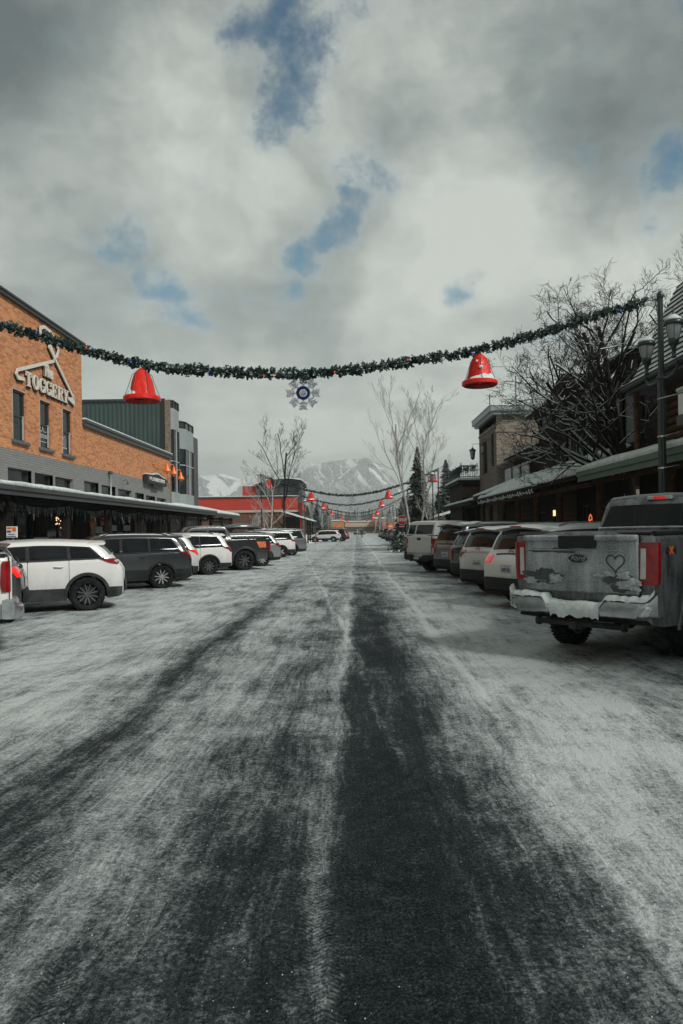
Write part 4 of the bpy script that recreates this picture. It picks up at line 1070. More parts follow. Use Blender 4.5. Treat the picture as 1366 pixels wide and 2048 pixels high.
for z in (4.7, 6.95): g.box((LX - .12, 26.61, z), (LX - .006, 41.59, z + .24))
g.build('timber_frame', M['wood_dark'], lo)
g = MB(); g.box((LX - .11, 36.6, 4.94), (LX - .008, 41.3, 6.95)); g.build('dark_boarding', M['wood_dark'], lo)
g = MB(); g.prism([(9.9, 7.95), (22, 9.2), (22, 9.4), (9.9, 8.12)], 26.2, 42.0, 'Y'); g.build('roof', M['roof_dark'], lo)
g = MB(); g.prism([(9.88, 8.123), (22, 9.403), (22, 9.5), (9.88, 8.2)], 26.1, 42.1, 'Y'); g.build('roof_snow', M['snow'], lo)
# gable over the windows
g = MB(); g.prism([(31.6, 8.0), (36.6, 8.0), (34.1, 8.95)], 9.7, 12.5, 'X'); g.build('gable', M['wood_dark'], lo)
l2 = thing('shed_roof_house', (11.5, 45, 0), 'dark low wing with a sloping roof between the lodge and the stone building', 'building')
g = MB(); g.box((11.1, 42.1, 4.3), (20, 50.9, 6.3)); g.build('wall', M['wood_dark'], l2)
g = MB(); g.prism([(10.4, 6.35), (13.5, 7.6), (20, 7.6), (20, 7.8), (13.4, 7.8), (10.4, 6.5)], 42.05, 50.8, 'Y'); g.build('roof', M['roof_dark'], l2)
g = MB(); g.prism([(10.38, 6.503), (13.4, 7.803), (20, 7.803), (20, 7.9), (13.38, 7.9), (10.38, 6.6)], 42.04, 50.8, 'Y'); g.build('roof_snow', M['snow'], l2)
g = MB()
for y in (43, 45.5, 48): g.box((10.3, y, 4.85), (10.36, y + 1.9, 5.7))
g.build('parapet_boards', M['grey_panel'], l2)

# log cabin building with the steep shingled roof
lc = thing('log_building', (9.8, 15, 0), 'log building with a steep snow-streaked shingle roof behind the street lamp', 'building')
g = MB(); n = 17; ex, ez, rx, rz = 8.95, 6.15, 10.55, 9.45
cx_ = [];
L_ = math.hypot(rx - ex, rz - ez)
nx, nz = -(rz - ez) / L_, (rx - ex) / L_
y0, y1 = 2.0, 23.6
prof = []
for i in range(n):
    q0 = i / n; q1 = (i + 1) / n
    def pt(q, off):
        fl = max(0, (0.14 - q)) * 1.2      # flared foot
        return (ex + (rx - ex) * q + nx * off - fl, ez + (rz - ez) * q + nz * off - fl * .1)
    a = pt(q0, .045); b = pt(q1, .012); c = pt(q1, .09); a0 = pt(q0, .01)
    sb_ = [(a[0], a[1]), (b[0], b[1])]
    segs_ = 44
    for k in range(segs_):
        ya = y0 + (y1 - y0) * k / segs_; yb = y0 + (y1 - y0) * (k + 1) / segs_
        g.add([(a[0], ya, a[1]), (b[0], ya, b[1]), (b[0], yb, b[1]), (a[0], yb, a[1])], [(0, 1, 2, 3)], 0)
    g.add([(a[0], y0, a[1]), (a[0], y1, a[1]), (a0[0], y1, a0[1]), (a0[0], y0, a0[1])], [(0, 1, 2, 3)], 1)
# dark slots: butt line of each course
for i in range(n):
    q0 = i / n; fl = max(0, (0.14 - q0)) * 1.2
    px_ = ex + (rx - ex) * q0 + nx * .047 - fl; pz_ = ez + (rz - ez) * q0 + nz * .047 - fl * .1
    g.box((px_ - .006, y0, pz_ - .03), (px_ + .02, y1, pz_ + .006), mi=1)
M['shingle_snow'] = snow_mat('snow_dusted_shingle', (0.70, 0.74, 0.73), (0.30, 0.33, 0.33), .01, 3.5)
g.build('steep_roof', [M['shingle_snow'], M['roof_dark']], lc)
g = MB(); g.add([(ex - .1, y1 + .01, ez), (rx, y1 + .01, rz), (rx + 2.5, y1 + .01, rz), (rx + 6, y1 + .01, ez)], [(0, 1, 2, 3)]); g.box((rx - .02, y0, rz - .1), (rx + 6, y1, rz + .05)); g.build('gable_end', M['wood_dark'], lc)
g = MB(); g.tube([(ex - .22, y0, ez + .0), (ex - .22, y1, ez + .0)], .07, 8); g.box((ex - .1, y0, ez - .16), (10.0, y1, ez - .06)); g.build('gutter', M['charcoal'], lc)
g = MB(); plate(g, 'X', 9.9, 4, 23.3, 3.6, 6.1, [(13.6, 14.9, 4.6, 5.8), (17.2, 19.4, 4.55, 5.75)], .15, out=-1); 
g.add([(9.9, 23.3, 3.6), (18, 23.3, 3.6), (18, 23.3, 6.1), (9.9, 23.3, 6.1)], [(0, 1, 2, 3)])
g.build('upper_wall', M['wood_dark'], lc)
for w_ in ((13.6, 14.9, 4.6, 5.8), (17.2, 19.4, 4.55, 5.75)): window(lc, 'X', 9.9, *w_, .1, out=-1, cols=2, fr=.07, mf='grey_light', name='window')
g = MB()
for i in range(7): g.tube([(9.84, 19.6, 4.5 + i * .24), (9.84, 23.3, 4.5 + i * .24)], .12, 8)
g.build('logs', M['log'], lc)
for yp in (10, 16.5, 23.1):
    g = MB(); g.tube([(9.0, yp, 3.9), (9.0, yp, 6.0)], .09, 10); g.build('porch_post', M['wood'], lc)
g = MB(); g.box((8.95, 4, 4.85), (9.05, 23.2, 4.92)); g.build('deck_rail', M['wood_dark'], lc)
g = MB(); plate(g, 'X', 10.3, 4, 26.3, 0, 3.9, [(6, 9, .7, 2.6), (11, 14, .7, 2.6), (16, 17.2, .15, 2.7), (18.5, 22, .7, 2.6), (23.5, 25.4, .7, 2.6)], .2, out=-1); g.build('shop_wall', M['wood_dark'], lc)
for w_ in [(6, 9, .7, 2.6), (11, 14, .7, 2.6), (16, 17.2, .15, 2.7), (18.5, 22, .7, 2.6), (23.5, 25.4, .7, 2.6)]: window(lc, 'X', 10.3, *w_, .15, out=-1, cols=2, fr=.08, name='shop_window')
hs = thing('hanging_sign', (8.6, 18.6, 5), 'white boxed hanging sign with a snow cap beside the green lamp pole', 'sign')
g = MB(); g.box((8.30, 17.9, 4.55), (8.44, 18.6, 5.15), bev=.02); g.build('board', M['white_paint'], hs)
g = MB(); g.box((8.26, 17.85, 5.153), (8.48, 18.65, 5.25), bev=.03); g.build('snow_cap', M['snow'], hs)
g = MB(); g.box((8.28, 17.86, 4.3), (8.31, 18.64, 4.547)); g.tube([(8.37, 18.2, 5.25), (8.37, 18.2, 5.42), (9.9, 18.2, 5.42)], .03, 6); g.build('bracket', M['charcoal'], hs)

# ================================================================ vehicles
def paint(name, col, rough=.28, metal=.0, dirt=.5, coat=.6, grime=(.17, .18, .175), frost=0.0):
    """car paint with road grime thrown up on the lower panels"""
    m, t, b = new_mat(name)
    o = t.node('ShaderNodeTexCoord').outputs['Object']
    x, y, z = t.sep(o)
    n = t.noise(t.comb(x, y, t.math('MULTIPLY', z, .35)), 5.0, 6, .65)
    n2 = t.noise(o, 28.0, 5, .7)
    low = t.smooth(t.math('ADD', z, t.math('MULTIPLY', t.math('SUBTRACT', n, .5), .7)), 1.0, .35)
    k = t.math('MULTIPLY', low, dirt)
    k = t.math('ADD', k, t.math('MULTIPLY', t.smooth(n2, .5, .75), dirt * .25))
    c = t.mix(k, col, grime)
    if frost:
        fz = t.math('ADD', n, t.math('MULTIPLY', t.math('SUBTRACT', n2, .5), .5))
        c = t.mix(t.math('MULTIPLY', t.smooth(fz, .38, .62), frost), c, (.36, .39, .39))
    t.l.new(c, b.inputs['Base Color'])
    t.l.new(t.math('ADD', rough, t.math('MULTIPLY', k, .5)), b.inputs['Roughness'])
    b.inputs['Metallic'].default_value = metal
    b.inputs['Coat Weight'].default_value = coat
    b.inputs['Coat Roughness'].default_value = .12
    return m

M['p_white'] = paint('white_car_paint', (.60, .61, .585))
M['p_white2'] = paint('chalk_white_car_paint', (.52, .54, .52), dirt=.7)
M['p_grey'] = paint('dark_grey_car_paint', (.032, .037, .040), metal=.4, dirt=.3, grime=(.085, .09, .09))
M['p_black'] = paint('black_car_paint', (.016, .018, .02), dirt=.35, grime=(.09, .095, .095))
M['p_silver'] = paint('silver_car_paint', (.27, .285, .28), metal=.5, dirt=.55)
M['p_steel'] = paint('steel_car_paint', (.16, .175, .175), metal=.5, dirt=.6)
M['p_truck'] = paint('frosted_silver_paint', (.045, .05, .055), metal=.3, dirt=.3, rough=.4, frost=.35, grime=(.10, .105, .105))  # frosted silver with the shade on the bed side put into the colour
M['p_gate'] = None
def frosted_gate():
    m, t, b = new_mat('frosted_tailgate_paint')
    o = t.node('ShaderNodeTexCoord').outputs['Object']
    x, y, z = t.sep(o)
    big_ = t.noise(t.comb(x, y, t.math('MULTIPLY', z, .6)), 3.0, 4, .55)
    gr_ = t.noise(o, 75, 3, .8)
    st_ = t.noise(t.comb(x, t.math('MULTIPLY', y, 14), t.math('MULTIPLY', z, 1.2)), 1.0, 4, .6)
    k = t.math('ADD', t.math('ADD', t.math('MULTIPLY', t.math('SUBTRACT', big_, .5), 1.1), t.math('MULTIPLY', t.math('SUBTRACT', gr_, .5), 1.6)), t.math('MULTIPLY', t.math('SUBTRACT', st_, .5), .5))
    c = t.ramp(t.math('ADD', k, .5), [(.15, (.07, .08, .085)), (.45, (.20, .22, .225)), (.8, (.42, .45, .455))])
    t.l.new(c, b.inputs['Base Color']); b.inputs['Roughness'].default_value = .6; b.inputs['Specular IOR Level'].default_value = .4
    bn = t.node('ShaderNodeBump'); bn.inputs['Distance'].default_value = .004; t.l.new(gr_, bn.inputs['Height']); t.l.new(bn.outputs[0], b.inputs['Normal'])
    return m
M['p_gate'] = frosted_gate()
M['clad'] = mat('black_cladding', (.013, .0145, .0155), .7, spec=.3, var=.4, vscale=4, bump=.003)
M['clad_dirty'] = mat('dusty_cladding', (.03, .033, .034), .8, spec=.2, var=.5, vscale=4, bump=.003)
M['under'] = mat('underbody', (.008, .008, .008), .95)
M['car_glass'] = glass_mat('tinted_car_glass', (.006, .0075, .0085), .06)
M['car_glass'].node_tree.nodes['Principled BSDF'].inputs['Specular IOR Level'].default_value = .25
M['car_glass_clear'] = glass_mat('clear_car_glass', (.035, .042, .044), .06)
M['tyre'] = mat('tyre_rubber', (.011, .012, .0125), .9, spec=.2, var=.7, vscale=9, bump=.012, bscale=45)
M['alloy'] = mat('silver_alloy', (.42, .43, .43), .35, metal=.7, var=.2)
M['alloy_dark'] = mat('gunmetal_alloy', (.09, .095, .10), .4, metal=.6, var=.25)
M['chrome'] = mat('dusty_chrome', (.42, .44, .45), .25, metal=.85, var=.25, vscale=5)
M['lens_red'] = mat('red_lamp_lens', (.20, .003, .004), .3, var=.35, coat=.1, vscale=8)
M['lens_red_lit'] = mat('lit_red_lamp_lens', (.6, .02, .015), .15, coat=.7, emit=(1, .03, .02), estr=.22)  # bright red lens with a faint glow added to its colour
M['lens_clear'] = mat('clear_lamp_lens', (.42, .42, .40), .2, var=.2, coat=.6)
M['plate'] = mat('number_plate', (.33, .36, .37), .6, var=.4, vscale=18)
M['orange_decal'] = mat('orange_decal', (.5, .13, .03), .6, var=.5, vscale=25)
M['blue_badge'] = mat('dark_badge', (.02, .025, .035), .3)


def interp(pts, x):
    if x <= pts[0][0]: return pts[0][1]
    for (a, b), (c, d_) in zip(pts[:-1], pts[1:]):
        if x <= c: return b + (d_ - b) * (x - a) / max(c - a, 1e-9)
    return pts[-1][1]

class Body:
    """car body surface as functions: s runs from the tail (0) to the nose, z up"""
    def __init__(s, L, hw, top, bot, wheels, wr, belt, tumble=.30, r=.09, arch=1.13, sill=None, taper=.10, rear_b=.09, roof_b=.05):
        s.L, s.hw, s.top, s.bot, s.wheels, s.wr, s.belt = L, hw, top, bot, wheels, wr, belt
        s.tum, s.r, s.ra, s.taper, s.rb, s.tb = tumble, r, wr * arch, taper, rear_b, roof_b
        s.sr0 = wheels[0]
    def zhi(s, a): return interp(s.top, a)
    def zlo(s, a):
        z = interp(s.bot, a)
        for w in s.wheels:
            d_ = abs(a - w)
            if d_ < s.ra: z = max(z, s.wr + math.sqrt(s.ra ** 2 - d_ ** 2))
        return z
    def s_r(s, z):
        p = s.top
        if z <= p[0][1]: return p[0][0]
        for (a, b), (c, d_) in zip(p[:-1], p[1:]):
            if d_ >= z and b < z: return a + (c - a) * (z - b) / max(d_ - b, 1e-9)
        return p[-1][0]
    def s_f(s, z):
        p = s.top
        if z <= p[-1][1]: return p[-1][0]
        for (a, b), (c, d_) in zip(p[-2::-1], p[:0:-1]):
            if b >= z and d_ < z: return c + (a - c) * (z - d_) / max(b - d_, 1e-9)
        return p[0][0]
    def Wf(s, a, z):
        zb = interp(s.belt, a)
        w = s.hw
        q = (a - s.L * .5) / (s.L * .5)
        w *= 1 - s.taper * abs(q) ** 4
        if z > zb: w -= (z - zb) * s.tum + min(.035, (z - zb) * .5)
        else:
            w -= .015 * ((zb - z) / .3) ** 2 * .25
            w -= .04 * max(0, (.45 - z) / .3)
        def D(d1, d3):
            d1 = max(d1, 0); d3 = max(d3, 0)
            return d1 * d3 / max(math.hypot(d1, d3), 1e-9)
        zt = s.zhi(a)
        zc = min(z, zt)
        d_ = min(D(a - s.s_r(zc), zt - z if zt - z < 9 else 9), D(s.s_f(zc) - a, zt - z))
        r = s.r
        if d_ < r: w -= r - math.sqrt(max(r * r - (r - d_) ** 2, 0))
        return w
    def side(s, a, z, off, sg): return (a - s.sr0, sg * (s.Wf(a, z) + off), z)
    def rear(s, y, z, off):
        a = s.s_r(z); We = max(s.Wf(a, z), .2)
        z2 = z + .03; a2 = s.s_r(z2)
        t = Vector((a2 - a, .03)).normalized(); n = Vector((-t.y, t.x))       # outward: backwards and up
        q = max(0, 1 - (y / We) ** 2)
        b = s.rb * abs(n.x) + s.tb * abs(n.y)
        return (a - s.sr0 + n.x * (b * q + off), y, z + n.y * (b * q + off))
    def wrap(s, u, z, off, sg):
        if u >= 0: return s.side(s.s_r(z) + u, z, off, sg)
        a = s.s_r(z); We = s.Wf(a, z)
        return s.rear(sg * (We + u), z, off)
    def build(s, name, mats, parent, under_mi=1):
        cols = [0.0, .012, .03, .055]
        a = .09
        keys = [p[0] for p in s.top] + [p[0] for p in s.bot]
        while a < s.L:
            cols.append(a); a += .045
        cols += [s.L - .03, s.L]
        cols += keys
        for w in s.wheels:
            for k in range(-9, 10): cols.append(w + s.ra * math.sin(k / 9 * math.pi / 2) * .9999)
        cols = sorted({round(c, 4) for c in cols if 0 <= c <= s.L})
        cc = [cols[0]]
        for c in cols[1:]:
            if c - cc[-1] > .008: cc.append(c)
        cols = cc; N = 18
        g = MB()
        ts = [0, .06, .14, .22, .30, .38, .46, .54, .62, .69, .75, .81, .86, .90, .935, .96, .98, 1.0]
        P = [[(a, s.zlo(a) + (max(s.zhi(a), s.zlo(a) + .01) - s.zlo(a)) * t) for t in ts] for a in cols]
        Wd = [[s.Wf(a, z) for (a, z) in c] for c in P]
        for sg in (1, -1):
            rows = [[(a - s.sr0, sg * Wd[i][j], z) for j, (a, z) in enumerate(c)] for i, c in enumerate(P)]
            g.grid(rows, 0, True, flip=(sg < 0))
        n = len(cols); m = len(ts) - 1
        loop = [(0, j) for j in range(0, m)] + [(i, m) for i in range(0, n - 1)] + [(n - 1, j) for j in range(m, 0, -1)] + [(i, 0) for i in range(n - 1, -1, -1)]
        tq = [-1, -.9, -.72, -.5, -.25, 0, .25, .5, .72, .9, 1]
        strips = []; K = len(loop)
        for k, (i, j) in enumerate(loop):
            a, z = P[i][j]; w = Wd[i][j]
            i0, j0 = loop[k - 1] if k else loop[k]; i1, j1 = loop[(k + 1) % K] if k < K - 1 else loop[k]
            t = Vector((P[i1][j1][0] - P[i0][j0][0], P[i1][j1][1] - P[i0][j0][1]))
            t = t.normalized() if t.length > 1e-6 else Vector((0, 1)); nn = Vector((-t.y, t.x))
            bottom = j == 0 and 0 < i < n - 1
            b = 0 if bottom else s.rb * abs(nn.x) + s.tb * abs(nn.y)
            strips.append([(a - s.sr0 + nn.x * b * (1 - q * q), w * q, z + nn.y * b * (1 - q * q)) for q in tq])
        # top part and bottom part separately for the two materials
        nb = next(k for k, (i, j) in enumerate(loop) if j == 0 and k > m)
        g.grid(strips[:nb + 1], 0, True)
        g.grid(strips[nb:], under_mi, False)
        return g.build(name, mats, parent, sharp=38, local=True)
    def patch(s, g, f, poly, off, thick=.012, nu=8, dz=.05, mi=0, sm=True):
        """surface patch on the body: poly in the map's (u, z) plane, every z line crosses it once"""
        z0 = min(p[1] for p in poly); z1 = max(p[1] for p in poly)
        zs = sorted({round(p[1], 4) for p in poly} | {round(z0 + (z1 - z0) * i / max(1, int((z1 - z0) / dz)), 4) for i in range(max(1, int((z1 - z0) / dz)) + 1)})
        rows = []
        for z in zs:
            xs_ = []
            for p, q in zip(poly, poly[1:] + poly[:1]):
                lo, hi = sorted((p[1], q[1]))
                if lo - 1e-4 <= z <= hi + 1e-4:
                    if abs(q[1] - p[1]) < 1e-5: xs_ += [p[0], q[0]]
                    else: xs_.append(p[0] + (q[0] - p[0]) * (z - p[1]) / (q[1] - p[1]))
            if not xs_: continue
            a, b = min(xs_), max(xs_)
            rows.append([(a + (b - a) * i / nu, z) for i in range(nu + 1)])
        R3 = [[f(u, z, off) for (u, z) in r] for r in rows]
        g.grid(R3, mi, sm)
        bd = [(0, k) for k in range(nu + 1)] + [(i, nu) for i in range(1, len(rows))] + [(len(rows) - 1, k) for k in range(nu - 1, -1, -1)] + [(i, 0) for i in range(len(rows) - 2, -1, -1)]
        A = [R3[i][k] for i, k in bd]; B = [f(*rows[i][k], off - thick) for i, k in bd]
        g.grid([A, B], mi, False)


WHEELS = {}
def wheel_meshes(R_, wd, style, n_sp, m_rim):
    key = (R_, wd, style, n_sp, m_rim)
    if key in WHEELS: return WHEELS[key]
    g = MB(); rr = R_ * .64
    prof = [(rr, -wd / 2 + .02), (rr + .03, -wd / 2), (R_ * .9, -wd / 2 - .004), (R_ * .975, -wd / 2 + .02), (R_, -wd / 2 + .05), (R_, -.02), (R_ - .012, -.015), (R_ - .012, .015), (R_, .02), (R_, wd / 2 - .05), (R_ * .975, wd / 2 - .02), (R_ * .9, wd / 2 + .004), (rr + .03, wd / 2), (rr, wd / 2 - .02), (rr, -wd / 2 + .02)]
    RX_ = Matrix.Rotation(math.pi / 2, 4, 'X')
    g.lathe(prof, 40, 0, True, M=RX_)
    # tread blocks
    for k in range(44):
        a = 2 * math.pi * k / 44
        for sgn_ in (-1, 1):
            Mx = Matrix.Rotation(a + (0 if sgn_ > 0 else .07), 4, 'Y')
            lo, hi = (wd * .16, wd * .47) if sgn_ > 0 else (-wd * .47, -wd * .16)
            g.box((-.016, lo, R_ - .012), (.016, hi, R_ + .007), M=Mx)
    tyre = g.mesh('wheel', M['tyre'], sharp=40)
    g = MB()
    g.lathe([(rr + .004, wd / 2 - .015), (rr - .015, wd / 2 - .004), (rr - .03, wd / 2 - .03), (rr - .035, -wd * .3)], 36, 0, True, M=RX_)
    g.lathe([(rr - .03, -wd * .2), (0, -wd * .2)], 24, 1, False, M=RX_)
    # brake disc
    g.lathe([(rr * .62, -wd * .1), (rr * .62, -wd * .05), (0, -wd * .05)], 24, 2, False, M=RX_)
    # RX_ sends +z to -y: faces below are written straight in y
    for sd in (-1, 1):
        for k in range(n_sp):
            a = 2 * math.pi * k / n_sp + .2
            Mx = Matrix.Rotation(a, 4, 'Y')
            yo = sd * wd * .36
            if style == 'split':
                for q in (-1, 1):
                    v = [(q * .02 - .014, yo * .8, .05), (q * .02 + .014, yo * .8, .05), (q * .062 + .013, yo, rr - .02), (q * .062 - .013, yo, rr - .02)]
                    v2 = [(p[0], p[1] - sd * .03, p[2]) for p in v]
                    g.add(v + v2, [(0, 1, 2, 3), (7, 6, 5, 4), (0, 4, 5, 1), (1, 5, 6, 2), (2, 6, 7, 3), (3, 7, 4, 0)], 0, False, Mx)
            else:
                wn, wo = (.018, .022) if style == 'thin' else (.034, .040)
                v = [(-wn, yo * .82, .04), (wn, yo * .82, .04), (wo, yo, rr - .015), (-wo, yo, rr - .015)]
                v2 = [(p[0], p[1] - sd * .03, p[2]) for p in v]
                g.add(v + v2, [(0, 1, 2, 3), (7, 6, 5, 4), (0, 4, 5, 1), (1, 5, 6, 2), (2, 6, 7, 3), (3, 7, 4, 0)], 0, False, Mx)
        g.tube([(0, sd * wd * .20, 0), (0, sd * wd * .33, 0)], [.075, .06], 16)
        for k in range(5):
            a = 2 * math.pi * k / 5
            g.tube([(math.cos(a) * .05, sd * wd * .3, math.sin(a) * .05), (math.cos(a) * .05, sd * wd * .345, math.sin(a) * .05)], .009, 6, mi=2)
    rim = g.mesh('rim', [M[m_rim], M['under'], M['alloy_dark']], sharp=40)
    WHEELS[key] = (tyre, rim)
    return WHEELS[key]

def add_wheels(B, root, wd, style='five', n_sp=5, m_rim='alloy', turn=0):
    ty, ri = wheel_meshes(B.wr, wd, style, n_sp, m_rim)
    for i, ws in enumerate(B.wheels):
        for sg in (1, -1):
            o = bpy.data.objects.new('wheel', ty); COL.objects.link(o); o.parent = root
            o.location = (ws - B.sr0, sg * (B.hw - wd / 2 - .03), B.wr)
            if i: o.rotation_euler[2] = turn
            r = bpy.data.objects.new('rim', ri); COL.objects.link(r); r.parent = o
            o.rotation_euler[1] = .7 * i + .3 * sg

def both(B, name, m, root, fn, parent=None):
    """one mesh per side"""
    res = []
    for sg in (1, -1):
        g = MB(); fn(g, sg); res.append(g.build(name, m, parent or root, sharp=35, local=True))
    return res

def text_on(body, size, fr, m, name, parent, bold=.0, sx=1.0, shear=0, ex=.003):
    """text placed by a local frame (origin, x axis, y axis)"""
    cu = bpy.data.curves.new('text', 'FONT'); cu.body = body; cu.size = size; cu.extrude = ex; cu.offset = bold; cu.align_x = 'CENTER'; cu.align_y = 'CENTER'; cu.shear = shear; cu.resolution_u = 3
    to = bpy.data.objects.new('text', cu); COL.objects.link(to)
    dg = bpy.context.evaluated_depsgraph_get(); dg.update()
    me = bpy.data.meshes.new_from_object(to.evaluated_get(dg)); bpy.data.objects.remove(to)
    o, x, y = [Vector(v) for v in fr]; x.normalize(); y.normalize(); z = x.cross(y)
    Mx = Matrix(((x.x * sx, y.x, z.x, o.x), (x.y * sx, y.y, z.y, o.y), (x.z * sx, y.z, z.z, o.z), (0, 0, 0, 1)))
    me.transform(Mx); me.materials.clear(); me.materials.append(m)
    ob = bpy.data.objects.new(name, me); COL.objects.link(ob); ob.parent = parent
    return ob

def suv(name, loc, theta, label, m_paint, L=4.6, hw=.92, H=1.7, wb=2.69, ro=.92, wr=.36, style='hatch', side=-1, m_clad='clad', clad=.30, glass='car_glass', rim=('five', 5, 'alloy'),
        light='slim', lit=False, rails=True, spoiler=True, snow_roof=0.0, plate=True, group='cars parked at an angle on the left', belt=(1.12, 1.02), cat='suv', wd=.235, simple=False, m_roof=None, plate_txt=None, emblem=True):
    """theta: heading away from the street axis in degrees, positive to the right"""
    root = thing(name, loc, label, cat, group, rz=R(90 - theta))
    k = L / 4.6; h = H - .05
    if style == 'hatch':
        top = [(0, .60), (.006, .88), (.05, 1.0), (.10, 1.08), (.16, 1.14), (.30, h * .82 + .05), (.42, h * .93), (.47, h * .965), (.60, h * .978), (1.1, h * .992), (1.8 * k, h), (2.5 * k, h * .992), (2.85 * k, h * .965), (3.02 * k, h * .93), (3.55 * k, 1.17), (3.66 * k, 1.10), (4.2 * k, 1.0), (4.42 * k, .90), (4.54 * k, .76), (4.6 * k, .60)]
    elif style == 'boxy':
        top = [(0, .60), (.006, .95), (.03, 1.08), (.07, 1.16), (.18, h * .80 + .08), (.28, h * .94), (.33, h * .972), (.42, h * .982), (1.1, h * .995), (1.8 * k, h), (2.6 * k, h * .992), (2.9 * k, h * .965), (3.02 * k, h * .93), (3.45 * k, 1.22), (3.6 * k, 1.15), (4.25 * k, 1.08), (4.45 * k, .98), (4.56 * k, .78), (4.6 * k, .60)]
    else:   # fastback: strongly raked tail
        top = [(0, .60), (.006, .86), (.05, .97), (.11, 1.05), (.17, 1.10), (.40, h * .86), (.56, h * .945), (.66, h * .962), (.85, h * .975), (1.4, h * .995), (1.9 * k, h), (2.5 * k, h * .985), (2.8 * k, h * .95), (2.95 * k, h * .92), (3.5 * k, 1.13), (3.66 * k, 1.07), (4.2 * k, .98), (4.42 * k, .88), (4.54 * k, .74), (4.6 * k, .58)]
    bot = [(0, .44), (.02, .36), (.12, .30), (.4, .27), (L - .5, .25), (L - .1, .28), (L, .40)]
    B = Body(L, hw, top, bot, (ro, ro + wb), wr, [(0, belt[0]), (L, belt[1])], tumble=.27, r=.10)
    B.build('body', [M[m_paint], M['under']], root)
    add_wheels(B, root, wd, *rim)
    bl = lambda a: interp([(0, belt[0]), (L, belt[1])], a)
    # cladding along the sills and around the arches
    def cl(g, sg):
        f = lambda a, z, off: B.side(a, z, off, sg)
        w0, w1 = B.wheels; ra = B.ra
        zc = .36 + clad * .55
        for (a, b) in ((.04, w0 - ra), (w0 + ra, w1 - ra), (w1 + ra, L - .06)):
            lo = lambda q: B.zlo(q)
            za = max(B.zlo(a + .03), B.zlo(b - .03)) + .0
            n = max(3, int((b - a) / .08)); rows = [[f(a + (b - a) * i / n, B.zlo(min(max(a + (b - a) * i / n, a + .004), b - .004)) + (zc - B.zlo(min(max(a + (b - a) * i / n, a + .004), b - .004))) * j / 4, .014) for j in range(5)] for i in range(n + 1)]
            g.grid(rows)
            g.grid([[r[-1] for r in rows], [(p[0], p[1] - sg * .02, p[2] + .006) for p in [r[-1] for r in rows]]], smooth=False)
        for w in (w0, w1):
            rows = []
            for i in range(25):
                an = math.pi * i / 24 * 1.08 - .04 * math.pi
                r_ = []
                for (rr_, off) in ((ra - .002, -.02), (ra + .001, .022), (ra + .03, .026), (ra + .065, .018), (ra + .072, -.005)):
                    a = w + rr_ * math.cos(an); z = max(B.wr + rr_ * math.sin(an), .22)
                    a = min(max(a, .02), L - .02)
                    q = B.side(a, min(z, B.zhi(a) - .01), off, sg); r_.append(q)
                rows.append(r_)
            g.grid(rows)
    both(B, 'cladding', M[m_clad], root, cl)
    # side windows
    sr_b = B.s_r(bl(.3) + .06); sr_t = B.s_r(h * .93)
    ft = 3.0 * k; fb = 3.48 * k
    c1 = {'hatch': 1.22, 'boxy': 1.25, 'fast': 1.3}[style] * (ro / .92) + .05; c2 = c1 + (ft - c1) * .50
    def zt(a): return B.zhi(a) - .115
    q0b = sr_b + (.20 if style != 'boxy' else .16); q0t = sr_t + (.22 if style != 'boxy' else .16)
    def pane(g, f, a0b, a0t, a1b, a1t, e=0.0):
        z0 = lambda a: bl(a) + .035 - e
        n = 8; rows = []
        NC = 24 if e else 8
        for i in range(NC + 1):
            ab = a0b - e + (a1b - a0b + 2 * e) * i / NC; at = a0t - e + (a1t - a0t + 2 * e) * i / NC
            zb_, zt_ = z0(ab), zt(at) + e
            rows.append([f(ab + (at - ab) * j / n, zb_ + (zt_ - zb_) * j / n, .009 if e else .015) for j in range(n + 1)])
        g.grid(rows)
        bd = [r[0] for r in rows] + rows[-1][1:] + [r[-1] for r in rows[-2::-1]] + rows[0][-2::-1]
        g.grid([bd, [(p[0], p[1] * .985, p[2]) for p in bd]], smooth=False)
    for sg in (1, -1):
        f = lambda a, z, off: B.side(a, z, off, sg)
        g = MB(); pane(g, f, q0b, q0t, fb - .12, ft - .03, .022); sur = g.build('window_surround', M['clad'], root, sharp=35, local=True)
        for (a, b, c, d_, nm) in ((q0b + .03, q0t + .03, c1 - .04, c1 - .02, 'side_window'), (c1 + .03, c1 + .04, c2 - .04, c2 - .04, 'side_window'), (c2 + .04, c2 + .04, fb - .18, ft - .07, 'side_window')):
            g = MB(); pane(g, f, a, b, c, d_); g.build(nm, M[glass], root, sharp=35, local=True)
    # rear window
    g = MB()
    z0 = belt[0] + .06; z1 = h * .915
    f = lambda y, z, off: B.rear(y, z, off)
    w0_ = B.Wf(B.s_r(z0), z0) - .03; w1_ = B.Wf(B.s_r(z1), z1) - .06
    B.patch(g, f, [(-w0_, z0 + .03), (-w0_ + .05, z0), (w0_ - .05, z0), (w0_, z0 + .03), (w1_, z1), (-w1_, z1)], .008, .02, 12, .05)
    rwn = g.build('rear_window', M[glass], root, sharp=35, local=True)
    if simple:
        pass
    # windscreen
    g = MB(); rows = []
    for j in range(7):
        a = ft + .06 + (fb + .02 - ft) * j / 6; w = B.Wf(a, B.zhi(a) - .02) + .02; z = B.zhi(a)
        rows.append([(a - B.sr0 + .02, w * q * .93, z + .03 + B.tb * (1 - q * q) * .8) for q in (-1, -.8, -.5, 0, .5, .8, 1)])
    g.grid(rows); g.build('windscreen', M['car_glass_clear'], root, local=True)
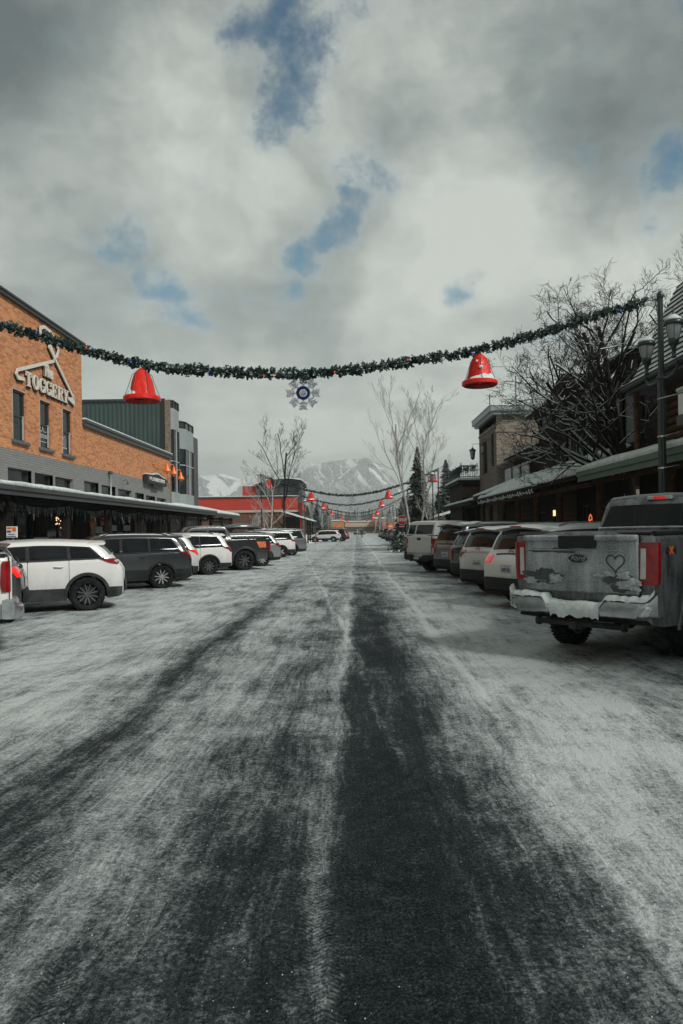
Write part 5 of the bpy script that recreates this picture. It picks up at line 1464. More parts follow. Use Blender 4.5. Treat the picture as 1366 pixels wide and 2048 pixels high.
    # door seams and handles
    def seams(g, sg):
        for a in (c1 + .0, c2, fb - .04):
            z0_ = .42
            rows = [[B.side(a + dx_ + (.0 if z > 1 else 0), z, .004, sg) for dx_ in (-.005, .005)] for z in [z0_ + (bl(a) - z0_) * i / 8 for i in range(9)]]
            g.grid(rows, smooth=False)
        rows = [[B.side(a, bl(a) + .002 + dz_, .012, sg) for dz_ in (0, .028)] for a in [q0b - .05 + (fb - q0b) * i / 16 for i in range(17)]]
        g.grid(rows)
    both(B, 'door_seam', M['clad'], root, seams)
    if not simple:
        for sg in (1, -1):
            for a in (c1 + .12, c2 + .14):
                g = MB(); z = bl(a) - .14; y = B.Wf(a, z)
                g.tube([(a - B.sr0, sg * (y + .0), z), (a - B.sr0 + .03, sg * (y + .035), z), (a - B.sr0 + .17, sg * (y + .035), z + .005), (a - B.sr0 + .20, sg * y, z + .005)], .013, 8)
                g.build('door_handle', M['clad'] if m_paint in ('p_grey',) else M[m_paint], root, local=True)
    for sg in (1, -1):
        g = MB(); a = fb - .28; z = bl(a) + .08; y = B.Wf(a, z)
        Mx = Matrix.Translation((a - B.sr0, sg * (y + .13), z + .04)) @ Matrix.Diagonal((.075, .11, .075, 1))
        g.lathe([(0, 1), (.6, .85), (1, .3), (1, -.4), (.6, -.9), (0, -1)], 12, M=Mx); g.tube([(a - B.sr0, sg * (y - .02), z - .02), (a - B.sr0, sg * (y + .08), z)], .025, 6)
        g.build('wing_mirror', M[m_paint], root, local=True)
    # roof gear
    if spoiler:
        g = MB(); a = B.s_r(h * .95); w = B.Wf(a + .1, h * .93) - .02
        rows = []
        for (da, dz_) in ((.28, -.004), (.1, .018), (-.16, .016), (-.20, -.01), (-.16, -.035), (.06, -.05)):
            rows.append([(a + da - B.sr0 - .05 * (1 - q * q), w * q * (1 if da > -.1 else .95), h * .955 + B.tb * (1 - q * q) + dz_) for q in (-1, -.8, -.4, 0, .4, .8, 1)])
        g.grid(rows)
        for q in (0, -1): g.add([r[q] for r in rows], [list(range(len(rows)))])
        sp_ = g.build('spoiler', M[m_paint if not m_roof else m_roof], root, sharp=35, local=True)
        g = MB(); g.box((a - .207 - B.sr0 - .05, -.16, h * .955 + B.tb - .012), (a - .19 - B.sr0 - .04, .16, h * .955 + B.tb + .012)); g.build('high_brake_light', M['lens_red'], sp_, local=True)
    if rails:
        for sg in (1, -1):
            g = MB(); pts = []
            for i in range(9):
                a = .75 + (2.75 * k - .75) * i / 8; y = B.Wf(a, B.zhi(a) - .05) - .03
                pts.append((a - B.sr0, sg * y, B.zhi(a) + (.005 if i in (0, 8) else .055)))
            g.tube(pts, .018, 6); g.build('roof_rail', M['clad'] if rails == True else M[rails], root, local=True)
    if snow_roof:
        g = MB(); rows = []
        for i in range(24):
            a = .6 + (2.75 * k - .6) * i / 23; r_ = []
            for j in range(13):
                q = -0.86 + 1.72 * j / 12; w = B.Wf(a, B.zhi(a) - .03)
                e = 0 if (i in (0, 23) or j in (0, 12)) else 1
                r_.append((a - B.sr0, q * w, B.zhi(a) + B.tb * (1 - q * q) - .004 + e * max(0.002, snow_roof * (.6 + 1.2 * mn.noise((a * 2.2, q * 2, L))))))
            rows.append(r_)
        g.grid(rows); g.build('roof_snow', M['snow'], root, local=True)
    # tail lights
    zl = belt[0] - .10
    LM = 'lens_red_lit' if lit else 'lens_red'
    def lights(g, sg):
        f = lambda u, z, off: B.wrap(u, z, off, sg)
        if light == 'slim': P_ = [(-.16, zl - .02), (-.17, zl + .05), (.04, zl + .10), (.30, zl + .09), (.20, zl + .0), (.05, zl - .04)]
        elif light == 'bracket': P_ = [(-.30, zl + .03), (-.30, zl + .075), (-.02, zl + .11), (.20, zl + .12), (.24, zl + .06), (.10, zl - .07), (-.02, zl - .09), (-.07, zl - .02)]
        elif light == 'claw': P_ = [(-.10, zl - .10), (-.12, zl + .02), (-.05, zl + .09), (.22, zl + .10), (.27, zl + .07), (.10, zl - .02), (.06, zl - .12)]
        elif light == 'tall': P_ = [(-.13, zl - .26), (-.14, zl + .06), (-.02, zl + .10), (.08, zl + .10), (.10, zl - .22), (.0, zl - .28)]
        else: P_ = [(-.22, zl - .12), (-.24, zl + .02), (-.1, zl + .06), (.14, zl + .06), (.16, zl - .02), (.1, zl - .12)]
        B.patch(g, f, P_, .016, .03, 12, .02)
    tl = both(B, 'tail_light', M[LM], root, lights)
    if light in ('slim', 'bracket', 'block'):
        for sg, t_ in zip((1, -1), tl):
            g = MB(); f = lambda u, z, off: B.wrap(u, z, off, sg)
            if light == 'slim': P_ = [(-.13, zl + .0), (-.13, zl + .04), (.03, zl + .055), (.03, zl + .005)]
            elif light == 'block': P_ = [(-.19, zl - .085), (-.19, zl - .05), (.10, zl - .05), (.10, zl - .085)]
            else: P_ = [(-.24, zl + .04), (-.24, zl + .065), (-.04, zl + .08), (-.04, zl + .05)]
            B.patch(g, f, P_, .020, .01, 8, .02); g.build('lens', M['lens_clear'] if light != 'block' else M['lens_red_lit'], t_, local=True)
    # rear bumper, tailgate recess, plate
    g = MB(); wr_ = B.Wf(.02, .5)
    f = lambda y, z, off: B.rear(y, z, off)
    rows = []
    for z, off in ((.40, -.02), (.41, .03), (.50, .045), (.60, .045), (.66, .03), (.665, .0)):
        rr_ = []
        for i in range(21):
            q = -1 + 2 * i / 20
            zz_ = max(z, .44)
            a, y, z_ = B.rear(q * (B.Wf(.0, .62) + .0), max(zz_, .605), 0)
            rr_.append((a - off - .01 + (abs(q) ** 8) * .03, y * 1.02, z))
        rows.append(rr_)
    g.grid(rows); g.build('rear_bumper', [M[m_clad]], root, sharp=35, local=True)
    g = MB(); f = lambda y, z, off: B.rear(y, z, off)
    B.patch(g, f, [(-.40, .70), (-.44, zl + .01), (.44, zl + .01), (.40, .70)], .006, .01, 8, .05)
    rc = g.build('tailgate_recess', M[m_paint], root, sharp=35, local=True)
    g = MB(); B.patch(g, f, [(-.46, zl + .01), (-.46, zl + .05), (.46, zl + .05), (.46, zl + .01)], .022, .03, 10, .05); g.build('tailgate_strip', M['chrome'] if light in ('bracket',) else M['clad'], root, sharp=35, local=True)
    if plate:
        g = MB(); B.patch(g, f, [(-.17, .76), (-.17, .91), (.17, .91), (.17, .76)], .014, .01, 6, .05); pl = g.build('number_plate', M['plate'], root, sharp=35, local=True)
        g = MB()
        for i in range(6): B.patch(g, f, [(-.12 + i * .042, .80), (-.12 + i * .042, .86), (-.098 + i * .042, .86), (-.098 + i * .042, .80)], .0165, .003, 1, .1)
        g.build('plate_characters', M['blue_badge'], pl, local=True)
    if emblem:
        g = MB()
        c = B.rear(0, zl + .10, .012)
        g.tube([(c[0], c[1] + .075 * math.cos(i * math.pi / 8), c[2] + .05 * math.sin(i * math.pi / 8)) for i in range(17)], .008, 6); g.tube([(c[0], -.07, c[2] + .01), (c[0], .07, c[2] + .01)], .007, 6)
        g.build('emblem', M['chrome'], root, local=True)
    # wiper
    g = MB(); p0 = B.rear(.05, z0 + .02, .03); p1 = B.rear(-.36, z0 + .10, .035); g.tube([p0, p1], .009, 6); g.lathe([(.0, .03), (.03, .02), (.03, -.02)], 8, M=Matrix.Translation(p0)); g.build('rear_wiper', M['clad'], root, local=True)
    # exhausts
    for sg in (1, -1):
        g = MB(); g.tube([(-B.sr0 + .02, sg * hw * .62, .36), (-B.sr0 - .03, sg * hw * .62, .36)], .035, 10, cap=False); g.tube([(-B.sr0 + .02, sg * hw * .62, .36), (-B.sr0 + .0, sg * hw * .62, .36)], .03, 10, mi=1); g.build('exhaust_pipe', [M['chrome'], M['under']], root, local=True)
    BODY[root.name] = B
    return root

BODY = {}
def pickup(name, loc, theta, label, m_paint, L=5.9, hw=1.0, H=1.98, wb=3.7, ro=1.15, wr=.41, rail=1.40, bed=1.75, topper=None, rim=('five', 6, 'alloy'), group='cars parked at an angle on the left', bump_m='chrome', light_h=(.82, 1.22), lit=False, flare=False, wd=.27, detail=True, m_gate=None, bz=0.0):
    root = thing(name, loc, label, 'pickup truck', group, rz=R(90 - theta))
    h = H - .04; c0 = bed + .05
    fb = c0 + 2.55
    top = [(0, .62), (.005, .9), (.01, rail - .03), (.025, rail), (.1, rail + .005), (c0 - .03, rail + .005), (c0 - .02, rail + .01), (c0 + .01, rail + .06), (c0 + .13, h - .16), (c0 + .17, h - .07), (c0 + .27, h - .015), (c0 + .8, h), (c0 + 1.5, h - .01), (c0 + 1.72, h - .05), (c0 + 1.85, h - .10), (fb - .15, rail + .02), (fb, rail - .06), (L - .5, rail - .14), (L - .16, rail - .22), (L - .04, rail - .42), (L, .60)]
    bot = [(0, .60), (.02, .55), (.3, .50), (ro + wr, .45), (L - .5, .44), (L, .55)]
    B = Body(L, hw, top, bot, (ro, ro + wb), wr, [(0, rail - .02), (c0, rail - .06), (L, rail - .10)], tumble=.20, r=.05, taper=.045, rear_b=.015, roof_b=.045, arch=1.16)
    B.build('body', [M[m_paint], M['under']], root)
    BODY[root.name] = B
    add_wheels(B, root, wd, *rim)
    X = lambda a: a - B.sr0
    # black sheet standing in for the dark, shaded inside of the bed tub
    g = MB(); g.box((X(.09), -hw + .14, rail + .008), (X(c0 - .05), hw - .14, rail + .014)); g.build('bed_cover', M['black'], root, local=True)
    g = MB()
    for sg in (1, -1): g.tube([(X(.05), sg * (hw - .075), rail + .018), (X(c0 - .04), sg * (hw - .075), rail + .018)], .03, 8)
    g.tube([(X(.03), -hw + .1, rail + .012), (X(.03), hw - .1, rail + .012)], .022, 8)
    g.build('bed_rail_cap', M['clad'], root, local=True)
    # cab windows
    zb_ = rail - .02
    for sg in (1, -1):
        for (a0, a1, t0, t1) in ((c0 + .22, c0 + .98, c0 + .24, c0 + .97), (c0 + 1.06, fb - .32, c0 + 1.05, c0 + 1.74)):
            g = MB(); rows = []
            for i in range(9):
                ab = a0 + (a1 - a0) * i / 8; at = t0 + (t1 - t0) * i / 8
                rows.append([B.side(ab + (at - ab) * j / 6, zb_ + .02 + (h - .17 - zb_ - .02) * j / 6, .008, sg) for j in range(7)])
            g.grid(rows); bd = [r[0] for r in rows] + rows[-1][1:] + [r[-1] for r in rows[-2::-1]] + rows[0][-2::-1]
            g.grid([bd, [(p[0], p[1] * .985, p[2]) for p in bd]], smooth=False)
            g.build('side_window', M['car_glass'], root, sharp=35, local=True)
        g = MB()
        for a in (c0 + .12, c0 + 1.02, fb - .12):
            g.grid([[B.side(a + dx_, z, .004, sg) for dx_ in (-.006, .006)] for z in [.5 + (zb_ - .5) * i / 6 for i in range(7)]], smooth=False)
        g.grid([[B.side(c0 - .03 + dx_, z, .004, sg) for dx_ in (-.012, .012)] for z in [.52 + (rail - .54) * i / 6 for i in range(7)]], smooth=False)
        g.build('door_seam', M['under'], root, local=True)
        for a in (c0 + .22, c0 + 1.12):
            g = MB(); z = zb_ - .14; y = B.Wf(a, z); g.tube([(X(a), sg * y, z), (X(a) + .03, sg * (y + .04), z), (X(a) + .2, sg * (y + .04), z), (X(a) + .23, sg * y, z)], .016, 8); g.build('door_handle', M[bump_m], root, local=True)
        g = MB(); a = fb - .30; y = B.Wf(a, zb_ + .1)
        g.box((X(a) - .06, sg * (y + .1) if sg > 0 else sg * (y + .36), zb_ + .0), (X(a) + .06, sg * (y + .36) if sg > 0 else sg * (y + .1), zb_ + .3), bev=.03); g.tube([(X(a), sg * (y - .02), zb_ + .1), (X(a), sg * (y + .15), zb_ + .1)], .03, 6)
        g.build('wing_mirror', M[m_paint], root, local=True)
        # arch lips
        g = MB()
        for w in B.wheels:
            rows = []
            for i in range(25):
                an = math.pi * i / 24 * 1.04 - .02 * math.pi; r_ = []
                fo = .075 if flare else .02; fw = .10 if flare else .05
                for (rr_, off) in ((B.ra - .003, -.02), (B.ra, fo), (B.ra + fw * .5, fo), (B.ra + fw, .012), (B.ra + fw + .01, -.01)):
                    a = w + rr_ * math.cos(an); z = B.wr + rr_ * math.sin(an)
                    r_.append(B.side(min(max(a, .02), L - .02), min(max(z, .42), rail - .03), off, sg))
                rows.append(r_)
            g.grid(rows)
        g.build('arch_lip', M[m_paint if not flare else 'clad_dirty'], root, sharp=40, local=True)
    # cab rear window
    g = MB(); z0, z1 = rail + .10, h - .15
    w0_ = B.Wf(B.s_r(z0), z0) - .015; w1_ = B.Wf(B.s_r(z1), z1) - .05
    f = lambda y, z, off: B.rear(y, z, off)
    B.patch(g, f, [(-w0_, z0), (w0_, z0), (w1_, z1), (-w1_, z1)], .012, .03, 14, .05); rw = g.build('rear_window', M['car_glass'], root, sharp=35, local=True)
    if detail:
        g = MB(); B.patch(g, f, [(-w0_ * .4, z0 + .03), (-w0_ * .4, z1 - .03), (-w0_ * .385, z1 - .03), (-w0_ * .385, z0 + .03)], .016, .01, 1, .1); B.patch(g, f, [(w0_ * .385, z0 + .03), (w0_ * .385, z1 - .03), (w0_ * .4, z1 - .03), (w0_ * .4, z0 + .03)], .016, .01, 1, .1); g.build('window_divider', M['black'], rw, local=True)
    p = B.rear(0, h - .085, .02)
    g = MB(); g.box((p[0] - .02, -.19, p[2] - .028), (p[0] + .05, .19, p[2] + .028), bev=.01); hb = g.build('high_brake_light', M['lens_clear'], root, local=True)
    g = MB(); g.box((p[0] - .026, -.085, p[2] - .022), (p[0] - .018, .085, p[2] + .022)); g.build('red_lens', M['lens_red_lit'], hb, local=True)
    # windscreen
    g = MB(); rows = []
    for j in range(7):
        a = c0 + 1.87 + (fb - .17 - c0 - 1.87) * j / 6; w = B.Wf(a, B.zhi(a) - .02); z = B.zhi(a)
        rows.append([(X(a) + .02, w * q * .95, z + .02 + B.tb * (1 - q * q)) for q in (-1, -.6, 0, .6, 1)])
    g.grid(rows); g.build('windscreen', M['car_glass_clear'], root, local=True)
    # tailgate panel
    g = MB(); wt = hw - .23
    g.box((X(0) - .045, -wt, .78 + bz), (X(0) - .0, wt, rail + .005), bev=.018)
    tg = g.build('tailgate', M[m_gate or m_paint], root, local=True)
    g = MB(); g.box((X(0) - .052, -.13, rail - .16), (X(0) - .043, .13, rail - .07), bev=.003); g.build('gate_handle', M['clad'], tg, local=True)
    g = MB(); g.box((X(0) - .012, -wt - .014, .76), (X(0) + .0, -wt - .002, rail)); g.box((X(0) - .012, wt + .002, .76), (X(0), wt + .014, rail)); g.build('gate_gap', M['under'], tg, local=True)
    # lights
    z0, z1 = light_h
    def li(g, sg):
        f = lambda u, z, off: B.wrap(u, z, off, sg)
        B.patch(g, f, [(-.135, z0 + .02), (-.14, z0 + .05), (-.14, z1 - .02), (-.12, z1), (.07, z1), (.09, z1 - .03), (.11, z0 + .12), (.09, z0), (-.11, z0)], .03, .05, 12, .04)
    tl = both(B, 'tail_light', M['lens_red_lit' if lit else 'lens_red'], root, li)
    for sg, t_ in zip((1, -1), tl):
        g = MB(); f = lambda u, z, off: B.wrap(u, z, off, sg)
        zz0 = z0 + (z1 - z0) * .14; zz1 = z0 + (z1 - z0) * (.86 if detail else .45)
        B.patch(g, f, [(-.105, zz0), (-.105, zz1), (-.045, zz1), (-.04, zz0)], .036, .01, 4, .05); g.build('reversing_lens', M['lens_clear'], t_, local=True)
    # bumper: curved channel with a low step in the middle
    def bump_sec(y):
        q = abs(y) / hw
        zt_ = .72 if q > .42 else .63
        if .36 < q < .42: zt_ = .63 + .09 * (q - .36) / .06
        if q > .93: zt_ = .72 + .09 * (q - .93) / .07
        zb2 = .50 + (.03 if q > .8 else 0)
        so_ = -.20 + .13 * max(0, (q - .78) / .22) ** 1.6
        if q < .36: so_ = -.17
        return zt_ + bz, zb2 + bz, so_
    ysn = [-1.01 + 2.02 * i / 56 for i in range(57)]
    g = MB(); rows = []
    for yq in ysn:
        zt_, zb2, so_ = bump_sec(yq * hw)
        y = yq * hw
        rows.append([(X(so_ + .16), y, zt_ - .02), (X(so_ + .10), y, zt_), (X(so_ + .02), y, zt_), (X(so_), y, zt_ - .02), (X(so_ - .005), y, (zt_ + zb2) / 2), (X(so_ + .015), y, zb2 + .02), (X(so_ + .05), y, zb2), (X(so_ + .16), y, zb2 + .01)])
    g.grid(rows)
    for r_ in (rows[0], rows[-1]): g.add(r_, [list(range(8))])
    bp = g.build('rear_bumper', M[bump_m], root, sharp=38, local=True)
    g = MB(); g.box((X(-.14), -.17, .545 + bz), (X(-.185), .17, .625 + bz)); g.build('number_plate', M['plate'], bp, local=True)
    # hitch, axle and frame
    g = MB(); g.tube([(X(-.02), -.6, .50), (X(-.02), .6, .50)], .04, 10); g.box((X(-.22), -.05, .45), (X(.0), .05, .54), bev=.008); g.tube([(X(-.02), -.62, .5), (X(-.02), -.57, .5)], .06, 10); g.tube([(X(-.02), .62, .5), (X(-.02), .57, .5)], .06, 10); g.build('tow_hitch', M['clad_dirty'], root, local=True)
    g = MB(); g.tube([(0, -hw + .3, wr), (0, hw - .3, wr)], .06, 10); g.lathe([(0, .16), (.14, .08), (.16, 0), (.14, -.08), (0, -.16)], 12, M=Matrix.Translation((0, 0, wr)) @ Matrix.Rotation(math.pi / 2, 4, 'Y'))
    g.box((X(.1), -.5, .5), (X(L - .6), -.4, .62)); g.box((X(.1), .4, .5), (X(L - .6), .5, .62)); g.build('rear_axle', M['under'], root, local=True)
    if topper:
        g = MB(); rows = []; ht = topper
        for (a, zk) in ((.02, 0), (.05, .35), (.17, .92), (.26, 1.0), (c0 - .25, 1.0), (c0 - .05, .98), (c0 - .02, 0)):
            z = rail + .02 + (ht - rail - .02) * zk; w = hw - .05 - (z - rail) * .20
            rows.append([(X(a), w * q, z + .03 * (1 - q * q) * (zk > .9)) for q in (-1, -.9, -.5, 0, .5, .9, 1)])
        g.grid(rows, smooth=False)
        for sg in (0, -1):
            pr = [r_[sg] for r_ in rows]
            g.add(pr, [list(range(len(pr)))])
        tp = g.build('canopy_shell', M[m_paint], root, sharp=30, local=True)
        for sg in (1, -1):
            for (a0, a1) in ((.30, .78), (.92, c0 - .2)):
                g = MB(); zz0, zz1 = rail + .10, ht - .12
                w = lambda z: hw - .05 - (z - rail) * .20 + .006
                sl_ = .10 if a0 < .5 else 0
                g.add([(X(a0 - sl_ * .3), sg * w(zz0), zz0), (X(a1), sg * w(zz0), zz0), (X(a1), sg * w(zz1), zz1), (X(a0 + sl_), sg * w(zz1), zz1)], [(0, 1, 2, 3)])
                g.build('shell_window', M['car_glass'], tp, local=True)
        for (ya, yb) in ((hw - .20, hw - .62), (hw - .74, -hw + .20)):
            g = MB(); g.add([(X(.0), ya, rail + .09), (X(.0), yb, rail + .09), (X(.10), yb, ht - .13), (X(.10), ya, ht - .13)], [(0, 1, 2, 3)]); g.build('shell_rear_window', M['car_glass'], tp, local=True)
    return root

def hd(th): return Vector((math.sin(R(th)), math.cos(R(th)), 0))
def rt(th): return Vector((math.cos(R(th)), -math.sin(R(th)), 0))
def at_wheel(X, Y, th, hw, wd=.235, z=0.006):
    """origin (rear axle centre) from the spot the left rear wheel stands on"""
    p = Vector((X, Y, z)) + rt(th) * (hw - wd / 2 - .03); return p
LT, RT = -115, 60
GL = 'cars parked at an angle on the left'; GR = 'cars parked at an angle on the right'

# ---- left row, nearest first
pickup('pickup_truck', at_wheel(-6.05, 9.95, -118, 1.0, .27), -118, 'white pickup truck with tall red tail light and chrome bumper, cut by the left edge', 'p_white', rail=1.42, light_h=(.92, 1.36))
suv('parked_car', at_wheel(-7.3, 13.6, LT, .92), LT, 'dark car with red wraparound light between the white pickup truck and the white suv', 'p_grey', H=1.62, light='claw', group=GL, cat='car', lit=True)
suv('parked_suv', at_wheel(-6.07, 16.32, LT, .95), LT, 'white suv with raked black side windows and large dark six-spoke wheels', 'p_white', L=4.37, hw=.95, H=1.63, wb=2.66, ro=.80, wr=.375, style='fast', rim=('split', 6, 'alloy_dark'), light='slim', rails=False, belt=(1.17, 1.10), clad=.30, m_clad='clad_dirty')
suv('parked_suv', at_wheel(-6.07, 22.54, LT, .93), LT, 'dark grey suv with black arches and bright five-spoke wheels beside the white suv', 'p_grey', L=4.6, hw=.93, H=1.72, ro=.96, style='hatch', rim=('split', 5, 'alloy'), light='claw', rails=True, clad=.42, belt=(1.14, 1.06), snow_roof=.02)
suv('parked_suv', at_wheel(-6.45, 25.5, LT, .92), LT, 'white suv mostly hidden between the dark grey suv and the white wagon', 'p_white2', H=1.70, light='claw', lit=True, style='hatch')
suv('parked_suv', at_wheel(-5.95, 29.2, LT, .91), LT, 'white wagon-like suv with dark multi-spoke wheels in front of the black pickup', 'p_white', L=4.62, hw=.91, H=1.72, ro=.97, style='hatch', rim=('thin', 9, 'alloy_dark'), light='claw', rails=True, clad=.2, belt=(1.12, 1.04))
rap = pickup('pickup_truck', at_wheel(-5.0, 32.18, LT, 1.08, .32), LT, 'black off-road pickup with flared arches, knobbly tyres and an orange side decal', 'p_black', L=5.9, hw=1.08, H=2.0, ro=1.2, wr=.45, rail=1.42, rim=('thin', 8, 'alloy_dark'), flare=True, wd=.32, bump_m='clad', detail=False)
B_ = BODY[rap.name]
g = MB(); B_.patch(g, lambda a, z, off: B_.side(a, z, off, 1), [(.20, 1.0), (.22, 1.27), (.66, 1.27), (.60, 1.16), (.52, 1.0)], .006, .004, 6, .06); g.build('side_decal', M['orange_decal'], rap, local=True)
suv('parked_car', at_wheel(-4.65, 35.7, LT, .92), LT, 'silver estate car with bright wheels directly behind the black off-road pickup', 'p_silver', L=4.8, hw=.92, H=1.66, ro=1.0, style='hatch', rim=('thin', 9, 'alloy'), light='bracket', rails=True, cat='car', clad=.15)
suv('parked_suv', at_wheel(-5.2, 39.4, LT, .92), LT, 'dark green suv under the black roof box, mostly hidden', 'p_black', H=1.70, rails=True)
rbx = thing('roof_box', at_wheel(-5.2, 39.4, LT, .92) + Vector((0, 0, 1.74)), 'long glossy black roof box above the row of parked cars on the left', 'roof box', None, rz=R(90 - LT))
g = MB(); rows = []
for i in range(13):
    q = i / 12; a = -.2 + 2.3 * q; r_ = []
    hh = .38 * (math.sin(math.pi * min(1, q * 1.0 + .02)) ** .45) * (1 - .25 * q); ww = .42 * (math.sin(math.pi * (q * .96 + .02)) ** .35)
    for j in range(17):
        an = 2 * math.pi * j / 16; r_.append((a, ww * math.copysign(abs(math.cos(an)) ** .6, math.cos(an)), .10 + max(.02, hh) * (.45 + .5 * math.copysign(abs(math.sin(an)) ** .7, math.sin(an)))))
    rows.append(r_)
g.grid(rows); g.build('shell', M['p_black'], rbx, local=True)
g = MB(); g.tube([(.3, -.5, .06), (.3, .5, .06)], .025, 6); g.tube([(1.4, -.5, .06), (1.4, .5, .06)], .025, 6); g.build('crossbar', M['clad'], rbx, local=True)
suv('parked_suv', at_wheel(-4.85, 46.6, LT, .93), LT, 'white suv with black arches and tinted rear glass near the end of the left row', 'p_white', L=4.9, hw=.95, H=1.75, ro=1.0, style='boxy', light='slim', rails='clad', clad=.3, belt=(1.15, 1.08))
suv('parked_suv', at_wheel(-4.45, 49.9, LT, .95), LT, 'large boxy grey suv, last of the left row before the side street', 'p_steel', L=5.1, hw=.98, H=1.88, ro=1.1, wr=.39, style='boxy', light='tall', rails=True, clad=.2, belt=(1.2, 1.12), snow_roof=.04)
for (x, y, m, lb_, h_) in ((-7.0, 43.0, 'p_grey', 'dark suv tucked behind the roof box near the end of the left row', 1.66),):
    suv('parked_car', at_wheel(x, y, LT, .9), LT, lb_, m, H=h_, ro=.9, cat='car', rails=False)

# ---- right row, nearest first
TH = 46
ford = pickup('pickup_truck', Vector((3.80, 10.20, .006)), TH, 'frosted silver pickup truck with a heart drawn on its tailgate and snow on the bumper', 'p_truck', L=6.6, hw=1.015, H=2.24, wb=4.06, ro=1.30, wr=.45, rail=1.63, bed=2.25, rim=('five', 8, 'alloy'), group=GR, light_h=(1.03, 1.54), wd=.26, bz=.12, m_gate='p_gate')
Bf = BODY[ford.name]
xt = -Bf.sr0 - .045          # outer face of the tailgate in the truck's frame
gate = [c for c in ford.children if c.name.startswith('tailgate')][0]
bump = [c for c in ford.children if c.name.startswith('rear_bumper')][0]
g = MB()
g.box((xt - .012, -.77, 1.335), (xt + .002, .77, 1.35)); g.box((xt - .004, -.78, .93), (xt + .002, .78, .94))
g.box((xt - .05, -.79, 1.46), (xt + .01, .79, 1.535), bev=.02)
g.build('gate_ridge', M['p_gate'], gate, local=True)
g = MB(); g.box((xt - .058, -.26, 1.37), (xt - .002, .26, 1.532), bev=.015); g.build('gate_step_cover', M['clad'], gate, local=True)
# oval badge
g = MB(); g.lathe([(0, .012), (.96, .012), (1.0, .006), (1.0, 0)], 28, M=Matrix.Translation((xt - .001, 0, 1.235)) @ Matrix.Rotation(-math.pi / 2, 4, 'Y') @ Matrix.Diagonal((.062, .135, 1, 1))); bd_ = g.build('oval_badge', M['blue_badge'], gate, local=True)
g = MB(); g.tube([(xt - .013, .138 * math.cos(i * math.pi / 12), 1.235 + .064 * math.sin(i * math.pi / 12)) for i in range(25)], .006, 6); g.build('badge_ring', M['chrome'], bd_, local=True)
text_on('Ford', .085, ((xt - .016, 0, 1.235), (0, -1, 0), (0, 0, 1)), M['chrome'], 'badge_lettering', bd_, shear=.3, sx=1.2)
# heart drawn in the frost
M['wiped'] = mat('wiped_dark_paint', (.045, .052, .055), .35, var=.3, vscale=12)
M['frost'] = snow_mat('thick_frost', (.26, .30, .32), (.12, .14, .15), .01, 22)
g = MB(); hp_ = []
for i in range(33):
    t_ = 2 * math.pi * i / 32 - math.pi
    hx = 16 * math.sin(t_) ** 3; hz = 13 * math.cos(t_) - 5 * math.cos(2 * t_) - 2 * math.cos(3 * t_) - math.cos(4 * t_)
    hp_.append((-hx / 17 * .125 - .50, 1.195 + hz / 17 * .125))
n = len(hp_)
for (a, b) in zip(hp_[:-1], hp_[1:]):
    d_ = Vector((b[0] - a[0], b[1] - a[1])); 
    if d_.length < 1e-5: continue
    d_.normalize(); q = Vector((-d_.y, d_.x)) * .010
    g.add([(xt - .0035, a[0] + q.x, a[1] + q.y), (xt - .0035, b[0] + q.x, b[1] + q.y), (xt - .0035, b[0] - q.x, b[1] - q.y), (xt - .0035, a[0] - q.x, a[1] - q.y)], [(0, 1, 2, 3)])
g.box((xt - .004, -.508, 1.03), (xt - .001, -.49, 1.09))
g.build('finger_drawn_heart', M['wiped'], gate, local=True)
M['cling'] = snow_mat('thin_clinging_snow', (.46, .49, .49), (.24, .26, .265), .02, 16)
# bare patches and clinging snow on the tailgate
def blob(g, cy, cz, ry, rz_, d_, seed, x0, n=64, rough=.35, mi=0, out_=1):
    rim_ = []; 
    for i in range(n):
        a = 2 * math.pi * i / n; k = 1 + rough * (mn.noise((math.cos(a) * 1.6, math.sin(a) * 1.6, seed)) * 1.7 + mn.noise((math.cos(a) * 6, math.sin(a) * 6, seed)) * .9 + mn.noise((math.cos(a) * 15, math.sin(a) * 15, seed)) * .5)
        rim_.append((cy + ry * k * math.cos(a), cz + rz_ * k * math.sin(a)))
    rows = []
    for q, dd in ((1.0, 0.0), (.95, .6), (.75, .9), (.45, 1.0), (.02, 1.0)):
        rows.append([(x0 - d_ * dd * (1 + .9 * mn.noise((p[0] * 22 * q, p[1] * 22 * q, seed))), cy + (p[0] - cy) * q, cz + (p[1] - cz) * q) for p in rim_ + rim_[:1]])
    g.grid(rows, mi)
g = MB(); blob(g, .52, .93 + .07, .25, .085, .003, 2.2, xt - .001); blob(g, .47, 1.03, .2, .03, .003, 4, xt - .001); blob(g, -.52, .96, .24, .105, .003, 5.5, xt - .0014); blob(g, 0.3, 1.33, .33, .035, .003, 9, xt - .001)
g.build('bare_patches', M['wiped'], gate, local=True)
for k_, (cy, cz, ry, rz_, sd) in enumerate(((.33, .965, .10, .065, 1.1), (.70, .93, .09, .04, 2.1), (-.42, 1.055, .10, .035, 3.4), (-.60, 1.035, .10, .05, 7.7), (-.70, .92, .14, .075, 8.8), (-.30, 1.03, .09, .03, 4.1))):
    g = MB(); blob(g, cy, cz, ry, rz_, .022, sd, xt - .003); g.build('clinging_snow', M['cling'], gate, local=True)
